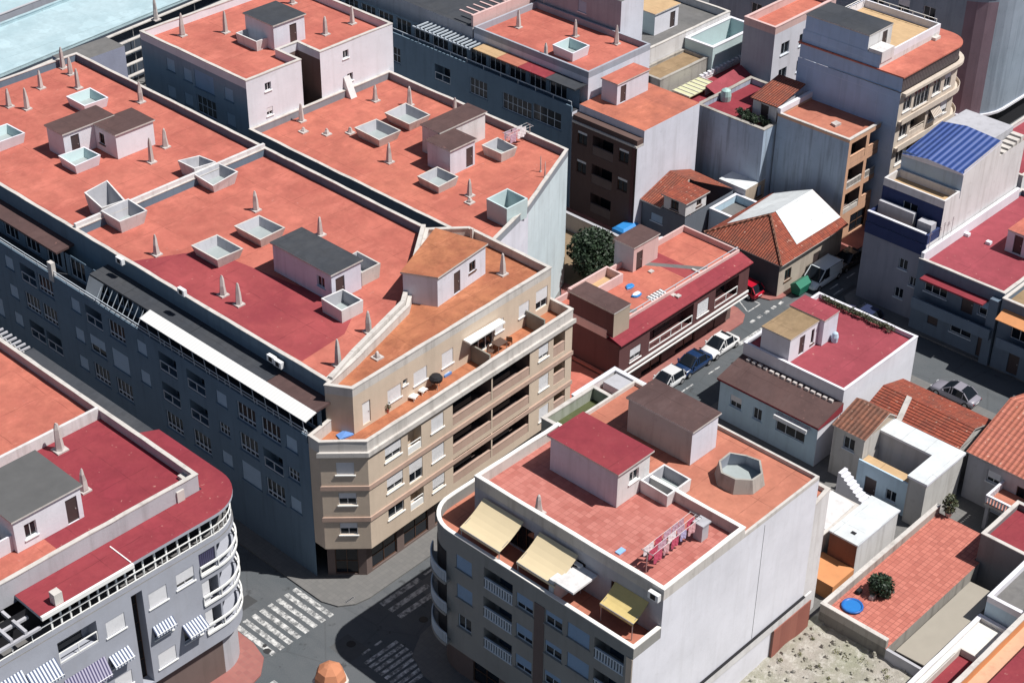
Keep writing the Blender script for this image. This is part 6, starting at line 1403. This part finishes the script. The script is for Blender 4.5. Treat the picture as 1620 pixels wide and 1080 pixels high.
# ------------------------------------------------------------------ vehicles
def loft(sections, caps=True):
    """closed skin through cross-sections of equal point count"""
    b = MB(); n = len(sections[0])
    for A, B in zip(sections, sections[1:]):
        for k in range(n): b.face([A[k], A[(k + 1) % n], B[(k + 1) % n], B[k]])
    if caps: b.face(sections[0][::-1]); b.face(sections[-1])
    return b
def sec(x, w, z0, z1, zb=None, r=.12):
    """body section at station x: half width w, sill z0, top z1"""
    h = w
    return [(x, -h + r * .6, z0), (x, -h, z0 + r), (x, -h * 1.0, (z0 + z1) * .5), (x, -h + r * .5, z1 - r * .6), (x, -h + r * 1.6, z1), (x, h - r * 1.6, z1), (x, h - r * .5, z1 - r * .6), (x, h, (z0 + z1) * .5), (x, h, z0 + r), (x, h - r * .6, z0)]
def car(label, paint, loc, rz, kind='hatch', cat='car', group='cars along the street'):
    L, Wd = {'hatch': (4.0, 1.72), 'sedan': (4.5, 1.78), 'van': (4.9, 1.92)}[kind]
    t = thing('parked_car' if kind != 'van' else 'parked_van', label, cat, loc, group)
    t.rotation_euler = (0, 0, rz); t['_o'] = (0, 0, 0)
    h = Wd / 2; x0, x1 = -L / 2, L / 2
    P = bpy.data.materials.get('car_' + str(paint)) or None
    if P is None:
        P, nt_, bs = _new('car_' + str(paint)); bs.inputs['Base Color'].default_value = (*paint, 1); bs.inputs['Roughness'].default_value = .28; bs.inputs['Coat Weight'].default_value = .4
    if kind == 'van': bh, ch = 1.0, 1.95
    else: bh, ch = .88, 1.46
    S_ = [sec(x0, h * .8, .4, bh * .82), sec(x0 + .15, h * .93, .28, bh * .95), sec(x0 + .8, h, .22, bh), sec(0, h, .22, bh), sec(x1 - 1.1, h, .22, bh * .97), sec(x1 - .3, h * .94, .25, bh * .84), sec(x1, h * .78, .34, bh * .68)]
    bd = loft(S_); bd.ms = [P]; body = bd.build('body', t, smooth=True)
    if kind == 'van': st = [(x0 + .08, .86, bh - .03, ch - .1), (x0 + .25, .9, bh - .03, ch), (x1 - 1.7, .88, bh - .03, ch), (x1 - .75, .8, bh - .05, bh + .05)]
    elif kind == 'hatch': st = [(x0 + .1, .84, bh - .05, bh + .08), (x0 + .5, .8, bh - .03, ch - .04), (.0, .78, bh - .03, ch), (x1 - 1.75, .78, bh - .03, ch - .07), (x1 - 1.0, .84, bh - .05, bh + .02)]
    else: st = [(x0 + .55, .84, bh - .05, bh + .02), (x0 + 1.15, .78, bh - .03, ch - .06), (.0, .76, bh - .03, ch), (x1 - 2.0, .76, bh - .03, ch - .05), (x1 - 1.15, .84, bh - .05, bh + .02)]
    cs = [[(x, -h * .96, a), (x, -h * k, z - .02), (x, -h * k + .12, z + .03), (x, h * k - .12, z + .03), (x, h * k, z - .02), (x, h * .96, a)] for x, k, a, z in st]
    g = loft(cs); g.ms = [GLASS]; cab = g.build('windows', t, smooth=False)
    rf = MB().m(P); tops = [(x, h * k * .97, z) for x, k, a, z in st[1:-1]]
    rp = [(x + (.12 if i == 0 else -.1 if i == len(tops) - 1 else 0), w_, z + .035) for i, (x, w_, z) in enumerate(tops)]
    if kind == 'van': rp = [(st[0][0], h * .88, ch - .06), (st[1][0] + .1, h * .9, ch + .035), (st[2][0] + .05, h * .86, ch + .035)]
    for (xa, wa, za), (xb, wb, zb) in zip(rp, rp[1:]): rf.face([(xa, -wa, za), (xb, -wb, zb), (xb, wb, zb), (xa, wa, za)])
    for s in (-1, 1):                                               # pillars
        for i, (x, k, a, z) in enumerate(st):
            if 0 < i < len(st) - 1 and kind != 'van': rf.bar((x, s * (h * .97), a + .02), (x, s * (h * k + .01), z), .045)
        if kind == 'van': rf.face([(st[0][0], s * h * .975, bh - .02), (st[1][0] + 2.2, s * h * .985, bh - .02), (st[1][0] + 2.2, s * h * .9, ch + .0), (st[0][0] + .1, s * h * .9, ch - .05)][::s])
        rf.bar((st[-2][0], s * h * st[-2][1], st[-2][3] + .01), (st[-1][0], s * h * .93, st[-1][3]), .05); rf.bar((st[0][0], s * h * .93, st[0][3]), (st[1][0], s * h * st[1][1], st[1][3]), .05)
    rf.build('roof', t)
    for sx in (x0 + .75, x1 - .8):
        for s in (-1, 1):
            tb = MB().m(plain('tyre', (.015, .015, .016), .9)); tb.bar((sx, s * (h - .2), .31), (sx, s * (h + .015), .31), .31, 14); wh = tb.build('wheel', t)
            rb_ = MB().m(METAL); rb_.bar((sx, s * (h + .016), .31), (sx, s * (h + .03), .31), .19, 10); rb_.build('rim', wh)
    for s in (-1, 1):
        lb = MB().m(plain('lamp_glass', (.7, .72, .75), .15)); lb.box(x1 - .16, x1 - .02, s * h * .55 - .16, s * h * .55 + .16, bh * .56, bh * .7); lb.build('headlight', t)
        lb = MB().m(plain('tail_lamp', (.35, .015, .015), .3)); lb.box(x0 - .0, x0 + .1, s * h * .66 - .13, s * h * .66 + .13, bh * .6, bh * .78); lb.build('tail_light', t)
        mb_ = MB().m(P); mb_.box(x1 - 1.5, x1 - 1.35, s * (h + .03), s * (h + .17), bh, bh + .14); mb_.build('mirror', t)
    pl = MB().m(FRAME); pl.box(x0 - .012, x0 + .05, -.26, .26, .48, .59); pl.build('number_plate', t)
    return t
YC = -1.95
car('white hatchback parked at the kerb just before the crosswalk', (.72, .72, .72), (at(1140, 548, .5).x, YC, 0), math.pi, 'sedan')
car('dark blue car parked behind the white one along the pink pavement', (.012, .035, .10), (at(1098, 577, .5).x, YC, 0), math.pi, 'sedan')
car('silver-white car with dark glass half hidden by the brown-roofed stair room', (.60, .61, .62), (at(1062, 602, .5).x - .4, YC - .1, 0), math.pi, 'hatch')
car('pale silver van parked beside the green bin', (.62, .68, .72), (at(1312, 440, .8).x, -1.75, 0), math.pi, 'van', 'van')
car('black car parked beyond the silver van', (.012, .012, .014), (at(1350, 414, .6).x, -1.75, 0), math.pi, 'sedan')
car('bright red car at the mouth of the side street, in the shade', (.45, .01, .03), (at(1193, 464, .5).x + .1, 2.6, 0), math.pi / 2, 'hatch')
car('grey car standing in the deep shade of the cross street', (.25, .24, .28), (at(1510, 622, .6).x + .2, at(1510, 622, .6).y, 0), math.pi / 2, 'sedan')
car('black car parked by the rounded corner of the pale grey block', (.012, .012, .013), (-7.55, 5.2, 0), math.pi / 2, 'hatch')
car('dark blue car in shade beside the vine-edged crimson roof', (.03, .04, .09), (61.2, -8.6, 0), math.pi / 2, 'hatch')
# green rubbish skip
p = at(1275, 462, .4); BN = thing('rubbish_container', 'green wheeled rubbish container with a peaked lid on the street', 'container', (p.x, -1.5, 0))
gm = plain('green_plastic', (.015, .16, .10), .45)
b = MB().m(gm); lo_ = rect(p.x - .8, p.x + .8, -1.95, -1.05); hi_ = inset(lo_, -.16)
for i in range(4): j = (i + 1) % 4; b.face([(*lo_[i], .2), (*lo_[j], .2), (*hi_[j], 1.15), (*hi_[i], 1.15)])
b.face([(*q, .2) for q in lo_[::-1]]); b.build('bin', BN)
b = MB().m(gm); x0_, x1_, y0_, y1_ = p.x - 1.0, p.x + 1.0, -2.14, -.86
b.face([(x0_, y0_, 1.16), (x1_, y0_, 1.16), (x1_, -1.5, 1.62), (x0_, -1.5, 1.62)]); b.face([(x0_, -1.5, 1.62), (x1_, -1.5, 1.62), (x1_, y1_, 1.16), (x0_, y1_, 1.16)]); b.face([(x0_, y0_, 1.16), (x0_, -1.5, 1.62), (x0_, y1_, 1.16)]); b.face([(x1_, y0_, 1.16), (x1_, y1_, 1.16), (x1_, -1.5, 1.62)]); b.build('lid', BN)
for sx in (-.65, .65):
    for sy in (-1.85, -1.15): b = MB().m(MATS['tyre']); b.bar((p.x + sx, sy - .05, .12), (p.x + sx, sy + .05, .12), .115, 10); b.build('wheel', BN)
# round kiosk with a terracotta dome, cut by the bottom edge
p = at(523, 1076, 2.7); KS = thing('kiosk', 'small round kiosk with an orange-brown faceted dome and white rim, bottom edge', 'kiosk', (p.x, p.y, 0))
b = MB().m(WHITE2); b.lathe([(1.05, 0), (1.05, 2.5)], p.x, p.y, 8); b.build('wall', KS)
b = MB().m(PALE); b.lathe([(1.1, 2.5), (1.3, 2.55), (1.3, 2.75), (1.15, 2.8)], p.x, p.y, 8); b.build('rim', KS)
b = MB().m(plaster('orange_brown_dome', (.52, .22, .12), (.36, .12, .07), .5, .2)); b.lathe([(1.14, 2.805), (1.13, 3.3), (.88, 3.85), (.42, 4.15), (.12, 4.25)], p.x, p.y, 7); b.build('dome', KS)
b = MB().m(DOORB); b.box(p.x - .4, p.x + .4, p.y - 1.04, p.y - .95, 0, 2.0); b.build('door', KS)

# ------------------------------------------------------------------ vegetation
def leaves(b, c, r, n, size, squash=(1, 1, 1), shell=.55):
    for _ in range(n):
        v = Vector((random.gauss(0, 1), random.gauss(0, 1), random.gauss(0, 1))).normalized() * r * (shell + (1 - shell) * random.random() ** .6)
        q = Vector((c[0] + v.x * squash[0], c[1] + v.y * squash[1], c[2] + v.z * squash[2]))
        u = Vector((random.gauss(0, 1), random.gauss(0, 1), random.gauss(0, .6))).normalized(); w_ = u.cross(Vector((random.gauss(0, 1), random.gauss(0, 1), random.gauss(0, 1)))).normalized()
        s = size * random.uniform(.6, 1.4)
        b.face([q - u * s, q + w_ * s * .45, q + u * s, q - w_ * s * .45])
def tree(name, label, cat, x, y, z, h, r, clumps, mat, nl=420, size=.22):
    t = thing(name, label, cat, (x, y, z)); b = MB().m(TRUNK)
    b.bar((x, y, z), (x + .1, y, z + h * .45), .2, 8, .13)
    f = MB().m(mat)
    for k in range(clumps):
        a = 2 * math.pi * k / clumps + random.uniform(-.4, .4); q = random.uniform(.25, .8) * r; zz = z + h * random.uniform(.35, .85)
        c = (x + q * math.cos(a), y + q * math.sin(a), zz); rr = r * random.uniform(.35, .58)
        b.bar((x + .1, y, z + h * .42), c, .09, 5, .03)
        leaves(f, c, rr, nl, size, (1, 1, .9), .3)
    leaves(f, (x, y, z + h * .78), r * .55, nl, size, (1, 1, 1), .3)
    b.build('trunk', t); f.build('crown', t); return t
p = at(937, 440, .2)
tree('garden_tree', 'dense dark green tree in the yard beside the dark red house', 'tree', p.x, p.y, .15, 5.6, 2.7, 13, LEAFD, 520, .2)
t = thing('palm_shrub', 'spiky dark palm-like shrub at the foot of the dense dark tree', 'shrub', (47.2, 12.4, .15)); f = MB().m(LEAFD); b = MB().m(TRUNK); b.bar((47.2, 12.4, .15), (47.2, 12.4, 1.5), .16, 8, .13)
for k in range(26):
    a = k * 2.4; el = random.uniform(.1, 1.2); L_ = random.uniform(1.3, 2.0); q = Vector((47.2, 12.4, 1.5)); dv = Vector((math.cos(a) * math.cos(el), math.sin(a) * math.cos(el), math.sin(el))); prev = q
    sd = Vector((-math.sin(a), math.cos(a), 0)) * .09
    for s in range(4):
        nx = prev + dv * L_ / 4; dv = (dv + Vector((0, 0, -.28))).normalized(); f.face([prev - sd, nx - sd * .8, nx + sd * .8, prev + sd]); prev = nx
b.build('trunk', t); f.build('fronds', t)
p = at(1392, 938, 2.9); t = thing('bush', 'round dark green bush growing on the red-tiled patio', 'bush', (p.x, p.y, 2.9)); f = MB().m(LEAFD)
for k in range(9): a = k * .7; leaves(f, (p.x + .45 * math.cos(a), p.y + .45 * math.sin(a), 2.95 + random.uniform(.4, 1.3)), .62, 260, .13, (1, 1, 1), .3)
b = MB().m(TRUNK); b.bar((p.x, p.y, 2.9), (p.x, p.y, 3.7), .08); b.build('stem', t); f.build('foliage', t)
p = at(1500, 815, 2.9); t = thing('potted_plant', 'grey-green plant in a pot at the far corner of the patio', 'plant', (p.x, p.y, 2.9)); f = MB().m(LEAFO)
leaves(f, (p.x, p.y, 4.1), .6, 320, .16, (1, 1, 1.5), .2); b = MB().m(PALE); b.lathe([(.25, 2.91), (.36, 3.3), (.3, 3.3)], p.x, p.y, 10); b.build('pot', t); f.build('foliage', t)
t = thing('hedge', 'ragged vine hedge along the far edge of the crimson roof', 'hedge', (53, -13, RW)); f = MB().m(LEAFO)
for k in range(34): y = -9.0 - k * .225; leaves(f, (52.85 + random.uniform(-.15, .2), y, RW + .3 + random.uniform(0, .2)), .3, 55, .09, (1, 1, .8), .2)
f.build('foliage', t)
t = thing('terrace_plants', 'green creepers tumbling over the planted terrace wall', 'creeper', (70.4, 13, 10)); f = MB().m(LEAFD)
for k in range(16): y = 11.0 + k * .24; leaves(f, (70.3 + random.uniform(-.2, .9), y, 10.5 + random.uniform(-.1, .6)), .45, 90, .13, (1, 1, .8), .2)
f.build('foliage', t)
t = thing('yard_shrub', 'olive shrub in shade behind the maroon-roofed yard house', 'shrub', (41.6, -40.5, .1)); f = MB().m(LEAFO); leaves(f, (41.6, -40.5, 1.4), 1.3, 500, .16, (1, 1, 1), .3); f.build('foliage', t)
# ------------------------------------------------------------------ belongings on terraces and patios
def lounger(px, py, z, rz, label):
    p = at(px, py, z); t = thing('sun_lounger', label, 'sun lounger', (p.x, p.y, z), 'loungers on the beige terrace'); t.rotation_euler = (0, 0, rz); t['_o'] = (0, 0, 0)
    b = MB().m(RAILW)
    for y in (-.3, .3): b.box(-.95, .95, y - .03, y + .03, .26, .31)
    for x in (-.8, .75):
        for y in (-.3, .3): b.box(x - .03, x + .03, y - .03, y + .03, 0, .26)
    b.build('frame', t)
    b = MB().m(plain('white_cloth', (.78, .78, .76), .8)); b.box(-.93, .25, -.28, .28, .315, .37); b.face([(.25, -.28, .37), (.9, -.28, .75), (.9, .28, .75), (.25, .28, .37)]); b.face([(.25, .28, .32), (.9, .28, .7), (.9, -.28, .7), (.25, -.28, .32)]); b.face([(.9, -.28, .7), (.9, .28, .7), (.9, .28, .75), (.9, -.28, .75)]); b.build('mattress', t)
lounger(643, 628, 12.8, 1.9, 'white sun lounger on the beige terrace, nearer to the doorway')
lounger(658, 617, 12.8, 1.75, 'white sun lounger on the beige terrace, nearer to the dark grill')
p = at(612, 652, 12.8); t = thing('potted_plant', 'small olive plant in a pot by the terrace door of the beige building', 'plant', (p.x, p.y, 12.8)); b = MB().m(TERRA); b.lathe([(.16, 12.81), (.24, 13.2), (.18, 13.2)], p.x, p.y, 9); b.build('pot', t); f = MB().m(LEAFO); leaves(f, (p.x, p.y, 13.5), .36, 120, .1, (1, 1, 1), .2); f.build('foliage', t)
p = at(690, 613, 12.8); t = thing('barbecue', 'dark round barbecue on the terrace by the dividing wall', 'barbecue', (p.x, p.y, 12.8)); b = MB().m(DARKM); b.lathe([(.2, 13.35), (.5, 13.5), (.55, 13.75), (.4, 13.95), (.1, 14.02)], p.x, p.y, 12); b.build('kettle', t)
for k in range(3): a = k * 2.1; b = MB().m(METAL); b.bar((p.x + .25 * math.cos(a), p.y + .25 * math.sin(a), 13.4), (p.x + .42 * math.cos(a), p.y + .42 * math.sin(a), 12.81), .03); b.build('leg', t)
def table(px, py, z, label, m, top=.75, s=.55):
    p = at(px, py, z); t = thing('terrace_table', label, 'table', (p.x, p.y, z)); b = MB().m(m); b.box(p.x - s, p.x + s, p.y - s * .8, p.y + s * .8, z + top - .05, z + top); b.build('tabletop', t)
    for sx in (-1, 1):
        for sy in (-1, 1): b = MB().m(METAL); b.bar((p.x + sx * s * .85, p.y + sy * s * .65, z + .005), (p.x + sx * s * .85, p.y + sy * s * .65, z + top - .05), .03); b.build('leg', t)
table(790, 553, 12.8, 'dark wooden table among clutter on the middle part of the beige terrace', plain('dark_wood', (.10, .06, .045), .6))
table(927, 925, 13.0, 'white table between the cream awnings on the taupe terrace', FRAME)
p = at(545, 688, 12.8); b = MB().m(plain('blue_sheet', (.12, .25, .55), .6)); b.face([(p.x - .7, p.y - .3, 12.95), (p.x + .5, p.y - .5, 12.86), (p.x + .7, p.y + .3, 13.0), (p.x - .5, p.y + .4, 12.9)]); b.face([(p.x - .5, p.y + .4, 12.83), (p.x + .7, p.y + .3, 12.83), (p.x + .5, p.y - .5, 12.82), (p.x - .7, p.y - .3, 12.83)]); tag(b.build('plastic_sheet'), 'blue plastic sheet lying in the corner of the beige terrace', 'sheet')
p = at(705, 592, 12.8); b = MB().m(plain('blue_sheet', (.12, .25, .55), .6)); b.box(p.x - .4, p.x + .4, p.y - .3, p.y + .3, 12.81, 13.0); b.m(FRAME); b.box(p.x - .3, p.x + .2, p.y - .2, p.y + .2, 13.002, 13.1); tag(b.build('crate'), 'blue and white crate on the middle part of the beige terrace', 'crate')
def laundry(label, a, c, z, cols, h=1.2):
    t = thing('clothes_line', label, 'laundry', (a.x, a.y, z)); d = Vector((c.x - a.x, c.y - a.y)); L_ = d.length; d.normalize(); nrm = Vector((-d.y, d.x))
    for e in (a, c): b = MB().m(METAL); b.bar((e.x, e.y, z + .005), (e.x, e.y, z + 1.75), .04); b.bar((e.x - nrm.x * .5, e.y - nrm.y * .5, z + 1.7), (e.x + nrm.x * .5, e.y + nrm.y * .5, z + 1.7), .03); b.build('post', t)
    for ln in (-.42, 0, .42):
        s = .2
        b = MB().m(RAILW); A_ = Vector((a.x, a.y)) + nrm * ln; C_ = Vector((c.x, c.y)) + nrm * ln; b.bar((A_.x, A_.y, z + 1.7), (C_.x, C_.y, z + 1.7), .012); b.build('line', t)
        while s < L_ - .9:
            w_ = random.uniform(.5, 1.0); hh = random.uniform(.7, h); m = random.choice(cols); b = MB().m(m); K = 5; rows = []
            for j in range(4):
                row = []
                for i in range(K + 1):
                    q = A_ + d * (s + w_ * i / K) + nrm * (.06 * math.sin(i * 1.9 + j) * (j / 3)); row.append((q.x, q.y, z + 1.69 - hh * j / 3))
                rows.append(row)
            for j in range(3):
                for i in range(K): b.face([rows[j][i], rows[j][i + 1], rows[j + 1][i + 1], rows[j + 1][i]])
            b.build('cloth', t); s += w_ + random.uniform(.05, .3)
CL = [plain('cloth_pink', (.62, .36, .38), .9), plain('cloth_lilac', (.42, .38, .58), .9), plain('cloth_white', (.74, .72, .74), .9), plain('cloth_crimson', (.5, .08, .14), .9), plain('cloth_mauve', (.5, .34, .42), .9)]
laundry('laundry hanging on a line across the small-tiled roof with the grey chimney', at(1022, 905, 16.2), at(1098, 845, 16.2), 16.2, CL, .9)
laundry('pink laundry hanging by the parapet of the lower middle red roof', at(800, 238, 14.3), at(838, 222, 14.3), 14.3, [CL[0], CL[4], CL[2]], .9)
p = at(982, 872, 16.2); b = MB().m(plain('light_blue_cloth', (.25, .45, .75), .8)); b.box(p.x - .35, p.x + .3, p.y - .2, p.y + .2, 16.206, 16.3); tag(b.build('folded_cloth'), 'light blue cloth lying on the small-tiled roof', 'cloth')
p = at(1348, 960, 2.9); t = thing('paddling_pool', 'blue round paddling pool on the red-tiled patio', 'paddling pool', (p.x, p.y, 2.9)); b = MB().m(plain('pool_blue', (.02, .12, .40), .35))
n = 14; prof = [(.75, 2.905), (.86, 3.0), (.82, 3.12), (.7, 3.1), (.66, 2.97)]
b.lathe(prof, p.x, p.y, n); b.build('rim', t, smooth=True); w_ = MB().m(plain('pool_water', (.03, .18, .5), .1)); w_.face([(p.x + .68 * math.cos(2 * math.pi * k / n), p.y + .68 * math.sin(2 * math.pi * k / n), 3.03) for k in range(n)]); w_.build('water', t)
for px, py, m, lab in ((1358, 937, DARKM, 'black bag beside the paddling pool'), (1380, 946, PALE, 'pale box beside the bush on the patio'), (1398, 940, FRAME, 'white box at the foot of the patio bush')):
    p = at(px, py, 2.9); b = MB().m(m); c = rect(p.x - .25, p.x + .25, p.y - .18, p.y + .18); b.prism(c, 2.905, 3.15, top=False); i_ = inset(c, .05)
    for k in range(4): b.face([(*c[k], 3.15), (*c[(k + 1) % 4], 3.15), (*i_[(k + 1) % 4], 3.24), (*i_[k], 3.24)])
    b.face([(*q, 3.24) for q in i_]); tag(b.build('bag' if 'bag' in lab else 'box'), lab, 'bag' if 'bag' in lab else 'box')
p = at(990, 362, 1.2); t = thing('blue_container', 'bright blue sheeted container in the yard behind the dark red house', 'container', (p.x, p.y, .14)); b = MB().m(plain('blue_tarp', (.03, .22, .55), .5)); c = rect(p.x - 1.3, p.x + 1.3, p.y - .8, p.y + .8); b.prism(c, .2, 1.5, top=False); i_ = inset(c, .3)
for k in range(4): b.face([(*c[k], 1.5), (*c[(k + 1) % 4], 1.5), (*i_[(k + 1) % 4], 1.75), (*i_[k], 1.75)])
b.face([(*q, 1.75) for q in i_]); b.build('cover', t)
b = MB().m(METAL); b.box(p.x - 1.35, p.x + 1.35, p.y - .85, p.y + .85, .14, .2); b.build('base', t)

# loose stones and broken brick on the vacant lot
b = MB().m(RUBBLE)
for k in range(420):
    x, y = random.uniform(-.5, 21.5), -31.0 - abs(random.gauss(0, 5)); s_ = random.uniform(.05, .22) * (1.6 if random.random() < .1 else 1)
    if y < -45: continue
    z = lot_h(x, y); pts = [(x + s_ * random.uniform(.6, 1.2) * math.cos(a), y + s_ * random.uniform(.6, 1.2) * math.sin(a)) for a in (0, 1.2, 2.4, 3.7, 5)]
    top = [(px_ * .55 + x * .45, py_ * .55 + y * .45) for px_, py_ in pts]; h = s_ * random.uniform(.6, 1.1)
    for i in range(5): j = (i + 1) % 5; b.face([(*pts[i], z - .05), (*pts[j], z - .05), (*top[j], z + h), (*top[i], z + h)])
    b.face([(*q, z + h) for q in top])
o = b.build('loose_stones'); o['kind'] = 'stuff'
t = thing('weeds', 'dry weeds growing over the vacant lot', 'weeds', (10, -36, 2)); t['kind'] = 'stuff'; del t['category']; f = MB().m(leafmat('dry_weed', (.10, .11, .05), (.22, .2, .11)))
for k in range(60):
    x, y = random.uniform(0, 21), random.uniform(-44, -31.2); leaves(f, (x, y, lot_h(x, y) + .12), random.uniform(.15, .4), 26, .08, (1, 1, .5), .1)
f.build('foliage', t)
def chair(px, py, z, rz, label, m):
    p = at(px, py, z); t = thing('terrace_chair', label, 'chair', (p.x, p.y, z)); t.rotation_euler = (0, 0, rz); t['_o'] = (0, 0, 0)
    b = MB().m(m); b.box(-.24, .24, -.24, .24, .41, .46); b.build('seat', t); b = MB().m(m); b.box(-.24, .24, .2, .25, .47, .92); b.build('backrest', t)
    for sx in (-.2, .2):
        for sy in (-.2, .2): b = MB().m(m); b.bar((sx, sy, .005), (sx, sy, .41), .022); b.build('leg', t)
chair(776, 562, 12.8, .4, 'dark chair left of the wooden table on the beige terrace', plain('dark_wood', (.10, .06, .045), .6))
chair(806, 545, 12.8, 2.2, 'brown chair right of the wooden table on the beige terrace', plain('mid_wood', (.22, .12, .07), .6))
chair(912, 936, 13.0, 1.2, 'white plastic chair beside the white table under the cream awnings', FRAME)
chair(938, 935, 13.0, -2.0, 'black chair by the white table, nearest the yellowed awning', DARKM)
